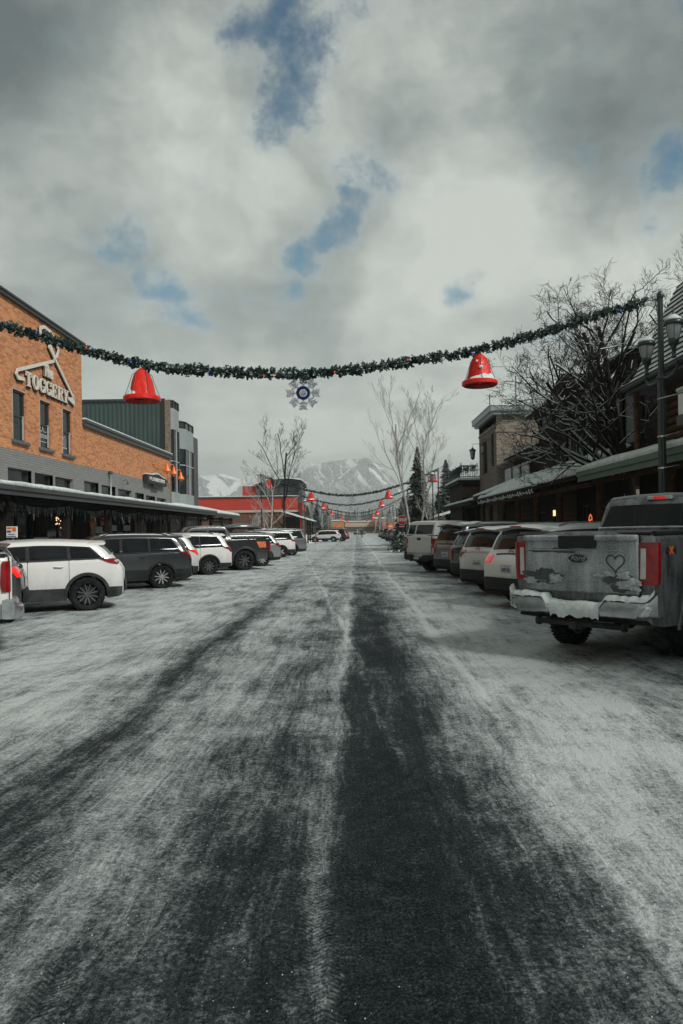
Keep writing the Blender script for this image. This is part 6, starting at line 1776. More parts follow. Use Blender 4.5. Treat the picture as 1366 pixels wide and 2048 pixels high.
# snow lying on the bumper
g = MB(); rows = []
for i in range(121):
    yq = -.985 + 1.97 * i / 120; q = abs(yq)
    zt_ = .72 if q > .42 else .63
    if .36 < q < .42: zt_ = .63 + .09 * (q - .36) / .06
    if q > .93: zt_ = .72 + .09 * (q - .93) / .07
    so_ = -.20 + .13 * max(0, (q - .78) / .22) ** 1.6
    if q < .36: so_ = -.17
    hh = .05 + .035 * mn.noise((yq * 5, 1, 1)) + .02 * mn.noise((yq * 17, 1, 5)) + (.03 if q > .85 and yq < 0 else 0)
    low = .15 + .04 * mn.noise((yq * 9, 4, 1)) + .03 * mn.noise((yq * 26, 4, 3)) if q < .34 else .004 + .03 * mn.noise((yq * 9, 4, 1)) + .02 * mn.noise((yq * 26, 4, 3))
    X_ = lambda a: a - Bf.sr0
    rows.append([(X_(-.035), yq * Bf.hw, zt_ + hh * .9), (X_(so_ + .08), yq * Bf.hw, zt_ + hh), (X_(so_ + .015), yq * Bf.hw, zt_ + hh * .8), (X_(so_ - .022), yq * Bf.hw, zt_ + hh * .2), (X_(so_ - .024), yq * Bf.hw, zt_ - low * .6), (X_(so_ - .006), yq * Bf.hw, zt_ - low)])
g.grid(rows); g.build('bumper_snow', M['snow'], bump, sharp=60, local=True)
g = MB()
for sg in (1, -1):
    g.box((-Bf.sr0 - .185, sg * .40 if sg > 0 else -.47, .505), (-Bf.sr0 - .06, sg * .47 if sg > 0 else -.40, .61), bev=.01)
g.build('bumper_gap', M['under'], bump, local=True)
g = MB()
for k_ in range(6): blob(g, random.uniform(-.95, -.82) if k_ < 4 else random.uniform(.86, .95), random.uniform(.56, .70), .045, .035, .02, k_ * 3.3, -Bf.sr0 - .145)
g.build('bumper_corner_snow', M['snow'], bump, local=True)
for o_ in list(gate.children) + [c for c in bump.children if c.name.startswith(('bumper_snow', 'bumper_gap', 'bumper_corner'))]:
    dz_ = .10 if o_.parent == gate else .12
    if not o_.name.startswith('gate_gap') and not o_.name.startswith('gate_handle'): o_.location.z += dz_
# snow line under the cab glass, 4x4 mark on the bed side, fuel smears
z_ = Bf.top[4][1] + .06
g = MB(); g.tube([Bf.rear(-.93 + 1.86 * i / 20, z_ + .01 + .006 * mn.noise((i, 2, 0)), .028) for i in range(21)], [.012 + .006 * mn.noise((i * 1.7, 0, 0)) for i in range(21)], 6); g.build('window_ledge_snow', M['snow'], ford, local=True)
sp4 = Bf.side(.42, 1.43, .005, -1); M['decal_dark'] = mat('dark_decal', (.02, .02, .022), .5)
text_on('4', .13, ((sp4[0] - .11, sp4[1], sp4[2]), (1, 0, 0), (0, 0, 1)), M['decal_dark'], 'side_lettering', ford, bold=.004, sx=1.3)
text_on('X', .13, ((sp4[0], sp4[1], sp4[2]), (1, 0, 0), (0, 0, 1)), M['copper'], 'side_lettering', ford, bold=.006, sx=1.3)
text_on('4', .13, ((sp4[0] + .11, sp4[1], sp4[2]), (1, 0, 0), (0, 0, 1)), M['decal_dark'], 'side_lettering', ford, bold=.004, sx=1.3)
# frost-blue roof edge
g = MB(); rows = []
c0_ = 2.25 + .05
for i in range(8):
    a = c0_ + .20 + .9 * i / 7; zt_ = Bf.zhi(a)
    rows.append([(a - Bf.sr0, q * (Bf.Wf(a, zt_ - .02) - .02), zt_ + Bf.tb * (1 - q * q) + .012) for q in (-1, -.6, 0, .6, 1)])
g.grid(rows); g.build('roof_frost', M['frost'], ford, local=True)

suv('parked_suv', at_wheel(3.75, 16.75, RT, .98), RT, 'white suv with lit red tail light directly behind the frosted pickup truck', 'p_white', L=5.0, hw=.98, H=1.84, wb=2.95, ro=1.05, wr=.39, style='hatch', light='block', lit=True, group=GR, belt=(1.18, 1.1), rails='chrome')
suv('parked_suv', at_wheel(3.63, 19.87, RT, .96), RT, 'pale suv with angular red bracket lights and a number plate, third on the right', 'p_white2', L=4.95, hw=.96, H=1.80, wb=2.86, ro=1.02, wr=.38, style='boxy', light='bracket', group=GR, belt=(1.16, 1.08), rails='clad', snow_roof=.02)
dk = suv('parked_suv', at_wheel(3.75, 23.2, RT, .92), RT, 'black suv with bluish glass and a round window sticker on the right', 'p_black', L=4.6, hw=.92, H=1.72, wb=2.67, ro=.95, style='boxy', light='tall', group=GR, belt=(1.15, 1.08), glass='car_glass_clear', rails=False)
Bd = BODY[dk.name]
g = MB(); 
B0 = Bd.rear(.30, 1.37, .02); g.lathe([(0, 0), (.1, 0), (.1, .004)], 20, M=Matrix.Translation(B0) @ Matrix.Rotation(-math.pi / 2, 4, 'Y')); g.build('window_sticker', M['lamp_glass'], dk, local=True)
suv('parked_suv', at_wheel(3.66, 26.5, RT, .95), RT, 'boxy grey suv with a roof spoiler between the black suv and the white pickup', 'p_steel', L=4.83, hw=.95, H=1.96, wb=2.79, ro=1.05, wr=.40, style='boxy', light='tall', group=GR, belt=(1.24, 1.16), rails='p_steel', snow_roof=.03)
f150 = pickup('pickup_truck', at_wheel(3.08, 29.82, RT, 1.0, .27), RT, 'white pickup truck with a windowed canopy shell and a black bumper on the right', 'p_white2', L=5.9, hw=1.0, H=1.98, rail=1.45, topper=2.02, group=GR, bump_m='clad', light_h=(1.0, 1.36), rim=('five', 6, 'alloy_dark'), detail=False)
suv('parked_suv', at_wheel(3.2, 35.2, RT, .92), RT, 'white suv peeking out just left of the white pickup with the canopy shell', 'p_white2', H=1.8, light='tall', style='boxy', group=GR)
suv('parked_car', at_wheel(3.6, 43.2, RT, .9), RT, 'small dark car, last of the right row before the stop sign', 'p_black', H=1.55, light='claw', group=GR, cat='car', rails=False)

# ---- beyond the crossing
suv('distant_suv', Vector((-3.2, 105.5, .01)), -84, 'white suv parked sideways with dark windows beyond the crossing', 'p_white', L=4.6, H=1.72, light='claw', group='cars beyond the crossing')
suv('distant_suv', Vector((-2.1, 109.8, .01)), -78, 'dark maroon-lit suv just behind the sideways white suv beyond the crossing', 'p_black', L=4.8, H=1.95, light='tall', lit=True, group='cars beyond the crossing')
for (x, y, m, h_, lb_) in ((4.7, 82, 'p_black', 1.65, 'nearest dark car in the right-hand row beyond the stop sign'), (4.9, 90, 'p_steel', 1.62, 'steel grey car, second in the right-hand row beyond the stop sign'), (4.7, 98, 'p_grey', 1.7, 'dark grey car, third in the right-hand row beyond the stop sign'),
                        (4.6, 107, 'p_black', 1.9, 'tall dark suv fourth in the right-hand row beyond the stop sign'), (4.7, 128, 'p_silver', 1.8, 'pale suv farthest in the right-hand row beyond the stop sign')):
    suv('distant_car', at_wheel(x, y, RT, .92), RT, lb_, m, H=h_, light='claw', group='cars beyond the crossing', cat='car', rails=False, style='boxy' if h_ > 1.75 else 'hatch')
suv('distant_car', Vector((.3, 235, .01)), 40, 'tiny pale car at the far end of the street', 'p_silver', group='cars beyond the crossing', cat='car')
suv('distant_car', Vector((-9.5, 200, .01)), -70, 'tiny white car at the far left near the snow banks', 'p_white', group='cars beyond the crossing', cat='car')

# ================================================================ trees
def bare_tree(name, base, height, label, m_bark, seed, lean=(0, 0), trunk_r=.16, depth=5, spread=.75, up=.35, group=None, snow=False, first=.3, nkids=(3, 5), trunk_dir=None, thin=.62, sides=6, twig=.006, ratio=.62, bias=Vector((0, 0, 0)), cat='tree'):
    rnd = random.Random(seed)
    root = thing(name, base, label, cat, group)
    gt, gb, gs = MB(), MB(), MB()
    def seg(p, d_, L, r, dep):
        n = 5 if dep >= depth - 1 else (4 if dep > 1 else 3)
        pts = [p]; rs = [r]; dirs = [d_]
        for i in range(n):
            w = .08 if dep == depth else .13
            d_ = (d_ + Vector((rnd.gauss(0, w), rnd.gauss(0, w), rnd.gauss(0, w) + up * .16)) + bias * .05).normalized()
            p = p + d_ * (L / n); pts.append(p); rs.append(max(twig * .7, r * (1 - (1 - thin) * (i + 1) / n))); dirs.append(d_)
        g = gt if dep == depth else gb
        g.tube(pts, rs, sides if dep >= depth - 1 else (4 if dep > 2 else 3), cap=False)
        if snow and dep <= depth - 0 and r > .008:
            for a, b, ra, rb_ in zip(pts[:-1], pts[1:], rs[:-1], rs[1:]):
                if abs((b - a).normalized().z) < .8 and rnd.random() < .8:
                    u_ = Vector((0, 0, 1))
                    gs.tube([a + u_ * ra * .55, b + u_ * rb_ * .55], [ra * .85 + .007, rb_ * .85 + .007], 4, cap=False)
        if dep <= 1: return
        k = rnd.randint(*nkids) + (3 if dep == depth else 0)
        for j in range(k):
            f = first + (1 - first) * (j + rnd.random() * .8) / k if dep == depth else .18 + .82 * (j + rnd.random()) / k
            f = min(f, 1); i = min(int(f * n), n - 1); q = f * n - i
            o = pts[i].lerp(pts[i + 1], min(q, 1)); dd = dirs[i + 1]
            side = dd.orthogonal().normalized(); side = Matrix.Rotation(rnd.random() * 6.283, 3, dd) @ side
            nd = (dd * (1 - spread * .5) + side * spread * (.7 + .6 * rnd.random())).normalized()
            ll = L * ratio * (.65 + .55 * rnd.random()) * (1.15 - .45 * f)
            seg(o, nd, ll, max(twig, rs[i] * (.38 + .2 * rnd.random())), dep - 1)
    d0 = Vector((lean[0], lean[1], 1)).normalized() if trunk_dir is None else Vector(trunk_dir).normalized()
    seg(Vector(base), d0, height, trunk_r, depth)
    gt.build('trunk', M[m_bark], root); gb.build('branches', M[m_bark], root)
    if snow: gs.build('branch_snow', M['snow'], root)
    return root

big = thing('bare_tree', (10.15, 26.9, 0), 'large bare spreading tree with snow on its branches over the right-hand awnings', 'tree')
# a multi-stemmed tree: the limbs fork low behind the awning
_lim = [((10.15, 27.0, 4.0), (-.25, -.35, 1), 5.2, .14, 44), ((10.0, 26.9, 3.8), (-.9, -.1, .75), 4.4, .11, 52), ((10.1, 26.9, 4.0), (-.42, .18, 1), 5.0, .15, 3), ((10.15, 26.9, 3.6), (-.10, .1, 1), 5.6, .15, 5), ((10.1, 26.8, 3.6), (-.75, -.2, .95), 4.2, .13, 8), ((10.1, 27.0, 3.5), (-.95, .25, .5), 3.9, .11, 12), ((10.2, 26.9, 3.9), (.28, -.1, 1), 4.9, .12, 14), ((10.0, 27.0, 3.7), (-.8, .75, .7), 4.3, .11, 19), ((10.0, 27.0, 3.4), (-1.0, .05, .22), 3.3, .09, 23), ((10.0, 26.7, 3.9), (-.55, -.4, .95), 4.4, .11, 31)]
g = MB(); g.tube([(10.3, 26.9, 0), (10.25, 26.9, 1.8), (10.2, 26.9, 3.0), (10.1, 26.9, 4.1)], [.26, .22, .2, .17], 12); g.build('trunk', M['bark_dark'], big)
for (p, d_, L, r, sd) in _lim:
    rt_ = bare_tree('limb_tmp', p, L, None, 'bark_dark', sd, trunk_dir=d_, trunk_r=r * .8, depth=6, spread=.70, up=.45, snow=True, first=.2, nkids=(3, 4), ratio=.63, twig=.0065)
    ch = list(rt_.children)
    for c in ch:
        off = Vector(rt_.location) - Vector(big.location)
        c.data.transform(Matrix.Translation(off)); c.parent = big
        c.name = 'limb' if c.name.startswith('trunk') else c.name
    bpy.data.objects.remove(rt_)
bare_tree('bare_tree', (-6.1, 62, 0), 8.4, 'bare dark-branched tree beside the second garland pole on the left corner', 'bark_dark', 42, trunk_r=.12, depth=6, spread=.55, up=.8, first=.18, nkids=(3, 5), ratio=.56, twig=.007, lean=(-.03, 0))
bare_tree('bare_tree', (-7.3, 60, 0), 5.6, 'smaller snowy bare tree just left of the dark-branched corner tree', 'bark_birch', 43, trunk_r=.08, depth=5, spread=.5, up=.8, first=.2, nkids=(4, 5), ratio=.55, twig=.007)
for (x, y, h, sd, lb_) in ((-12.2, 84, 5.0, 51, 'leftmost pale leafless sapling in front of the brown wall'), (-11.0, 82, 5.6, 52, 'middle pale leafless sapling in front of the brown wall'), (-9.9, 80, 5.4, 53, 'rightmost pale leafless sapling in front of the brown wall')):
    bare_tree('bare_sapling', (x, y, 0), h * .62, lb_, 'bark_birch', sd, trunk_r=.06, depth=4, spread=.5, up=.9, first=.15, nkids=(4, 6), ratio=.5, twig=.012, group='pale saplings before the brown wall')
bare_tree('birch_tree', (4.25, 54, 0), 9.6, 'left of the two tall pale birches beside the stop sign', 'bark_birch', 61, trunk_r=.10, depth=6, spread=.42, up=1.1, first=.34, nkids=(3, 5), ratio=.52, twig=.006, lean=(-.05, 0), group='birches by the stop sign')
bare_tree('birch_tree', (4.75, 55, 0), 8.6, 'right of the two tall pale birches beside the stop sign', 'bark_birch', 66, trunk_r=.09, depth=6, spread=.46, up=1.0, first=.34, nkids=(3, 5), ratio=.52, twig=.006, lean=(.05, 0), group='birches by the stop sign')
bare_tree('birch_tree', (4.6, 64, 0), 4.2, 'short crooked pale birch left of the tall birch pair', 'bark_birch', 72, trunk_r=.09, depth=4, spread=.7, up=.4, first=.4, nkids=(3, 4), ratio=.6, twig=.009, lean=(-.16, 0), group='birches by the stop sign')
bare_tree('bare_tree', (16.5, 32, 4), 7.6, 'bare treetop rising behind the steep shingle roof at the right edge', 'bark_dark', 81, trunk_r=.12, depth=6, spread=.55, up=.8, first=.3, nkids=(3, 5), ratio=.54, twig=.0055)
for i, (x, y, h) in enumerate(((7.4, 72, 5.5), (8.9, 78, 5.0), (11.2, 84, 6.5), (13.5, 90, 6.0))):
    bare_tree('bare_tree', (x, y, 0), h * .7, ['bare thorny tree close behind the right garland pole', 'second bare tree back beyond the right garland pole', 'third bare tree back beyond the right garland pole', 'fourth bare tree back, beyond the balcony shop'][i], 'bark_dark' if i % 2 else 'bark_birch', 90 + i, trunk_r=.08, depth=5, spread=.6, up=.6, first=.2, nkids=(4, 5), ratio=.58, twig=.008, group='bare trees beyond the right garland pole')
bare_tree('bare_tree', (9.7, 62.5, 5.0), 2.6, 'leaning bare bough above the balcony railing', 'bark_dark', 99, trunk_r=.05, depth=3, spread=.5, up=.3, first=.2, nkids=(4, 5), ratio=.5, twig=.01, lean=(.9, 0))

M['conifer_snow'] = mat('snowy_conifer_needles', (.03, .042, .038), .9, var=.5, vscale=1.5, col2=(.10, .125, .12))
def conifer(name, base, h, rad, label, seed, m='conifer', dens=1.0, group=None):
    rnd = random.Random(seed); root = thing(name, base, label, 'tree', group)
    g = MB(); g.tube([base, (base[0], base[1], base[2] + h * .97)], [h * .017, .02], 6, cap=False); g.build('trunk', M['bark_dark'], root)
    g = MB(); n = int(70 * h * dens)
    for i in range(n):
        q = (i + rnd.random()) / n; z = h * (.06 + .93 * q); rr = rad * (1 - q) ** .85 * (.55 + .6 * rnd.random()) + .05
        a = rnd.random() * 6.283; dr = Vector((math.cos(a), math.sin(a), 0)); tn = Vector((-dr.y, dr.x, 0))
        o = Vector(base) + Vector((0, 0, z)); m_ = 4
        for k in range(m_):
            f0 = k / m_; 
            p = o + dr * rr * (f0 + .15) + Vector((0, 0, -rr * .32 * f0 + rnd.gauss(0, .04)))
            w = rr * .26 * (1.1 - f0) + .05; l = rr * .32 + .06
            s_ = rnd.choice((-1, 1)); t2 = (tn * s_ * .9 + dr * .8 + Vector((0, 0, rnd.gauss(-.25, .25)))).normalized()
            g.add([p, p + t2 * l + tn * w * .3, p + t2 * l * 1.25, p + dr * l * .7 + Vector((0, 0, -.06 - w * .3))], [(0, 1, 2, 3)])
            g.add([p, p + (dr - tn * s_ * .7).normalized() * l, p + dr * l * 1.1 + Vector((0, 0, -.1))], [(0, 1, 2)])
    g.build('crown', M[m], root)
    return root
conifer('conifer', (6.45, 75, 0), 10.3, 1.7, 'tall narrow dark fir right behind the tall birches', 5)
conifer('conifer', (4.9, 74, 0), 5.2, 1.3, 'shorter dark fir left of the tall narrow fir', 6)
conifer('conifer', (8.9, 78, 0), 5.6, 1.2, 'dark fir right of the tall narrow fir, behind the red bell', 7)
conifer('conifer', (10.0, 80, 0), 9.4, 1.8, 'snow-dusted fir behind the balcony shop roof', 8, 'conifer_snow')
conifer('conifer', (12.6, 96, 0), 9.5, 1.6, 'small dark fir top peeking over the far right roofs', 9)
conifer('conifer', (-8.7, 130, 0), 6.2, 1.3, 'left of two small firs beyond the porch', 10, 'conifer_snow'); conifer('conifer', (-7.3, 134, 0), 6.4, 1.3, 'right of two small firs beyond the porch', 11, 'conifer_snow')
conifer('conifer', (13.6, 62, 9.0), 2.2, .7, 'left of two small dark fir tops above the stone building roof', 12, dens=2.4); conifer('conifer', (15.6, 62, 9.0), 2.9, .8, 'right of two small dark fir tops above the stone building roof', 13, dens=2.4)
# distant trees that can still be told apart, then the far wood as one mass
rnd = random.Random(77)
for i in range(16):
    x = rnd.choice((-1, 1)) * rnd.uniform(9, 22); y = rnd.uniform(150, 290)
    conifer('distant_conifer', (x, y, 0), rnd.uniform(7, 13), 1.8, 'small distant fir in the hazy belt at the far end of the street', 100 + i, 'conifer_snow', dens=.5, group='distant firs at the far end of the street')
src = bare_tree('distant_bare_tree', (-9, 150, 0), 5.5, 'small distant bare tree lining the far part of the street', 'bark_birch', 200, trunk_r=.1, depth=4, spread=.55, up=.8, first=.2, nkids=(4, 5), ratio=.55, twig=.02, group='distant bare trees along the street')
for i in range(18):
    c = copy_tree(src); sd = -1 if i % 2 else 1
    c.location = (sd * (8.3 + rnd.random() * 3) + (0 if sd > 0 else -1), 112 + i * 10 + rnd.random() * 5, 0); c.rotation_euler[2] = rnd.random() * 6; k = .8 + .5 * rnd.random(); c.scale = (k, k, k)
g = MB()
for i in range(2600):
    x = rnd.uniform(-320, 320); y = rnd.uniform(360, 760); h = rnd.uniform(7, 14) + (y - 360) * .02; w = h * .16
    b = (x, y, 0)
    if rnd.random() < .6:
        n = 5; vs = [(x, y, h)]
        for lv in range(3):
            for k in range(n): a = 2 * math.pi * k / n + lv; q = w * (lv + 1) / 3 * rnd.uniform(.7, 1.3); vs.append((x + q * math.cos(a), y + q * math.sin(a), h * (1 - (lv + 1) * .3)))
        fs = [(0, 1 + k, 1 + (k + 1) % n) for k in range(n)]
        for lv in range(2): fs += [(1 + lv * n + k, 1 + lv * n + (k + 1) % n, 1 + (lv + 1) * n + (k + 1) % n, 1 + (lv + 1) * n + k) for k in range(n)]
        g.add(vs, fs, 0)
    else:
        for k in range(7):
            a = rnd.uniform(-.35, .35); L = h * rnd.uniform(.5, .9)
            g.add([(x - .05, y, h * .1 * k * .5), (x + .05, y, h * .1 * k * .5), (x + math.sin(a) * L * .7, y + rnd.uniform(-1, 1), h * .1 * k * .5 + math.cos(a) * L)], [(0, 1, 2)], 1)
tag(g.build('far_wood', [M['conifer_snow'], M['bark_birch']]), 'hazy mass of snow-dusted trees below the mountains', 'wood', kind='stuff')

# dark shrubs with snow flecks left of the right-hand row
def shrub(base, rx, ry, h, label, seed):
    rnd = random.Random(seed); root = thing('shrub', base, label, 'shrub', 'dark shrubs at the corner')
    g = MB()
    for k in range(14):
        a = rnd.random() * 6.28; g.tube([base, (base[0] + math.cos(a) * rx * .5, base[1] + math.sin(a) * ry * .5, base[2] + h * .5), (base[0] + math.cos(a + .3) * rx * .8, base[1] + math.sin(a + .3) * ry * .8, base[2] + h * .9)], [.03, .02, .008], 4, cap=False)
    g.build('stems', M['bark_dark'], root)
    g = MB(); gs = MB()
    for i in range(1500):
        v = Vector((rnd.gauss(0, .42), rnd.gauss(0, .42), 0)); z = h * rnd.uniform(.08, 1) * max(.2, 1 - v.length ** 2 * .5)
        p = Vector(base) + Vector((v.x * rx, v.y * ry, z)); d_ = Vector((rnd.gauss(0, 1), rnd.gauss(0, 1), rnd.gauss(0, .6))).normalized() * .10; e = d_.orthogonal().normalized() * .05
        (gs if rnd.random() < .12 else g).add([p - d_, p + e, p + d_, p - e], [(0, 1, 2, 3)])
    g.build('leaves', M['conifer'], root); gs.build('snow_flecks', M['snow'], root)
shrub((3.5, 53.5, 0), .9, 1.2, 1.5, 'nearer dark snow-flecked shrub below the stop sign', 1)
shrub((3.75, 58, 0), 1.0, 1.5, 1.7, 'farther dark snow-flecked shrub behind the stop sign', 2)
shrub((5.2, 55.5, 0), 1.3, 1.3, 1.6, 'dark snow-flecked shrub at the feet of the birches', 3)

# ================================================================ garlands, bells, snowflakes
def catenary(pts, n):
    """smooth curve through (x,z) points"""
    out_ = []
    P = [Vector((p[0], p[1])) for p in pts]
    for i in range(len(P) - 1):
        a = P[max(i - 1, 0)]; b = P[i]; c = P[i + 1]; d_ = P[min(i + 2, len(P) - 1)]
        for k in range(n):
            t = k / n
            out_.append(.5 * ((2 * b) + (c - a) * t + (2 * a - 5 * b + 4 * c - d_) * t * t + (3 * b - a - 3 * c + d_) * t ** 3))
    out_.append(P[-1]); return out_
def garland(pts, Y, rad, per_m, label, seed, bulbs=True, size=1.0):
    rnd = random.Random(seed); cv = catenary(pts, 12)
    root = thing('garland', (cv[len(cv) // 2].x, Y, cv[len(cv) // 2].y), label, 'garland', 'evergreen garlands strung across the street')
    P = [Vector((c.x, Y, c.y)) for c in cv]
    g = MB(); g.tube(P, .018 * size, 5); g.build('rope', M['dark_trim'], root)
    g = MB(); gb = MB(); gr = MB(); ns = 0
    for a, b in zip(P[:-1], P[1:]):
        L = (b - a).length; n = max(1, int(L * per_m)); ax = (b - a).normalized()
        for i in range(n):
            o = a.lerp(b, rnd.random())
            ph = o.x * 5.1
            an = rnd.random() * 6.283; rad_v = (Vector((0, math.cos(an), math.sin(an))) + ax * rnd.uniform(-.9, .9)).normalized()
            rr = rad * (.62 + .28 * mn.noise((o.x * 3.2, seed, 0)) + .28 * rnd.random()) * (1.35 if rnd.random() < .12 else 1)
            tip = o + rad_v * rr
            sidev = rad_v.orthogonal().normalized(); sidev = Matrix.Rotation(rnd.random() * 6.28, 3, rad_v) @ sidev
            w = .030 * size + .022 * size * rnd.random()
            # one sprig: a stub twig with broad leaflets
            for k in range(5):
                q = .35 + .6 * k / 4; c = o.lerp(tip, q); s_ = 1 if k % 2 else -1
                e = (rad_v * .6 + sidev * s_ + Vector((rnd.gauss(0, .3), rnd.gauss(0, .3), rnd.gauss(0, .3)))).normalized() * (rad * .36)
                f = e.orthogonal().normalized() * w
                g.add([c - e * .2, c + e * .5 + f, c + e * 1.1, c + e * .5 - f], [(0, 1, 2, 3)])
        if bulbs and rnd.random() < .09:
            o = a.lerp(b, .5) + Vector((rnd.uniform(-.1, .1), -rad * .9, rnd.uniform(-rad, rad) * .7))
            (gr if rnd.random() < .6 else gb).lathe([(0, .03), (.018, .01), (.014, -.02), (0, -.03)], 6, M=Matrix.Translation(o))
    g.build('sprigs', M['tinsel_green'], root)
    if gr.v: gr.build('red_bulbs', M['bulb_red'], root)
    if gb.v: gb.build('blue_bulbs', M['bulb_blue'], root)
    return root, P

BELL = None
def bell(loc, s, label, seed, snowy=.5, rz=0):
    """vinyl bell over a wire frame, rim hoop at the bottom"""
    rnd = random.Random(seed); root = thing('bell_decoration', loc, label, 'bell', 'red bells hanging from the garlands', rz=rz)
    n = 10; rows = []
    prof = [(.03, .0), (.07, -.02), (.16, -.09), (.235, -.20), (.285, -.34), (.315, -.50), (.35, -.64), (.385, -.73)]
    for (r, z) in prof:
        row = []
        for k in range(n * 3 + 1):
            a = 2 * math.pi * k / (n * 3); fold = 1 - .11 * abs(math.sin(a * 2.5 + seed)) * min(1, r * 4) + .03 * mn.noise((math.cos(a) * 2, math.sin(a) * 2, z * 3 + seed))
            row.append((r * fold * math.cos(a) * s, r * fold * math.sin(a) * s, z * s))
        rows.append(row)
    g = MB(); g.grid(rows); cup = g.build('cup', M['bell_red'], root, sharp=14, local=True)
    g = MB(); rows = []
    for (r, z) in ((.40, -.72), (.445, -.73), (.475, -.76), (.475, -.84), (.44, -.86), (.42, -.84), (.41, -.75)):
        rows.append([(r * math.cos(2 * math.pi * k / 24) * s, r * math.sin(2 * math.pi * k / 24) * s, z * s) for k in range(25)])
    g.grid(rows); g.build('rim', M['bell_red'], root, sharp=40, local=True)
    g = MB()
    g.tube([(.43 * s * math.cos(2 * math.pi * k / 20), .43 * s * math.sin(2 * math.pi * k / 20), -.855 * s) for k in range(21)], .012, 5)
    for k in range(6):
        a = 2 * math.pi * k / 6 + .2
        g.tube([(.05 * s * math.cos(a), .05 * s * math.sin(a), -.01 * s), (.25 * s * math.cos(a), .25 * s * math.sin(a), -.19 * s), (.35 * s * math.cos(a), .35 * s * math.sin(a), -.5 * s), (.455 * s * math.cos(a), .455 * s * math.sin(a), -.77 * s)], .007, 4)
    for k in range(3):
        a = math.pi * k / 3; g.tube([(.43 * s * math.cos(a), .43 * s * math.sin(a), -.85 * s), (-.43 * s * math.cos(a), -.43 * s * math.sin(a), -.85 * s)], .008, 4)
    g.build('wire_frame', M['charcoal'], root, local=True)
    g = MB(); g.tube([(0, 0, 0), (0, 0, .12 * s)], .012, 5); g.tube([(.03 * math.cos(a), 0, .15 * s + .035 * math.sin(a)) for a in [i * .8 for i in range(9)]], .006, 4); g.build('hook', M['dark_trim'], root, local=True)
    if snowy:
        g = MB()
        rows = []
        for i in range(25):
            a = -2.75 + 2.0 * snowy * (i / 24) * 1.5 ; e = math.sin(math.pi * i / 24) ** .5
            hh = (.11 + .16 * abs(mn.noise((a * 2.1, seed, 0))) + .05 * mn.noise((a * 6, seed, 2))) * e
            row = []
            for q in (0, .3, .7, 1):
                z = -.735 + hh * q; r = interp([(-.735, .415), (-.64, .365), (-.5, .33), (-.34, .295), (0, .2)], z) + .03 * (1 - q) * e + .004
                row.append((r * math.cos(a) * s, r * math.sin(a) * s, z * s))
            rows.append(row)
        g.grid(rows)
        for (a, z, rr) in ((-1.9, -.42, .05), (-2.3, -.25, .035)):
            if snowy > .6:
                R_ = interp([(-.73, .385), (-.5, .32), (-.34, .29), (-.2, .24), (0, .1)], z) + .006
                g.lathe([(rr, 0), (rr * .8, .012), (0, .016)], 9, M=Matrix.Translation((R_ * math.cos(a) * s, R_ * math.sin(a) * s, z * s)) @ Matrix.Rotation(a, 4, 'Z') @ Matrix.Rotation(math.pi / 2, 4, 'Y'))
        g.build('bell_snow', M['snow'], root, local=True)
    return root

def snowflake(loc, s, label, tinsel=700, seed=1):
    rnd = random.Random(seed); root = thing('snowflake_decoration', loc, label, 'snowflake', 'tinsel snowflakes hanging from the garlands')
    g = MB(); gw = MB(); gb = MB()
    def tuft(gg, p, rr, w):
        d_ = Vector((rnd.gauss(0, 1), rnd.gauss(0, .7), rnd.gauss(0, 1))).normalized() * rr; f = d_.orthogonal().normalized() * w
        gg.add([p - d_, p + f, p + d_, p - f], [(0, 1, 2, 3)])
    C0 = Vector((0, 0, -.42 * s))
    paths = []
    for k in range(8):
        a = 2 * math.pi * k / 8 + math.pi / 8 * 0; ca, sa = math.cos(a), math.sin(a)
        u = Vector((ca, 0, sa)); v = Vector((-sa, 0, ca))
        paths.append([C0 + u * .19 * s, C0 + u * .43 * s])
        for q in (.25, .33, .40): 
            paths.append([C0 + u * q * s, C0 + (u * (q + .05) + v * .10) * s]); paths.append([C0 + u * q * s, C0 + (u * (q + .05) - v * .10) * s])
    for p in paths: gw.tube(p, .008, 4)
    for i in range(tinsel):
        p = rnd.choice(paths); tuft(g, p[0].lerp(p[1], rnd.random()), .05 * s, .013 * s)
    for i in range(tinsel // 2):
        a = rnd.random() * 6.283; tuft(gb, C0 + Vector((math.cos(a), 0, math.sin(a))) * .15 * s, .055 * s, .014 * s)
    for i in range(tinsel // 8): 
        a = rnd.random() * 6.283; tuft(g, C0 + Vector((math.cos(a), 0, math.sin(a))) * .05 * s, .06 * s, .012 * s)
    gw.tube([C0 + Vector((math.cos(i * .3142), 0, math.sin(i * .3142))) * .15 * s for i in range(21)], .01, 4); gw.tube([(0, 0, 0.02 * s), (0, 0, .08 * s)], .006, 4)
    gw.build('wire_frame', M['charcoal'], root, local=True); g.build('silver_tinsel', M['tinsel_silver'], root, local=True); gb.build('blue_tinsel_ring', M['tinsel_blue'], root, local=True)

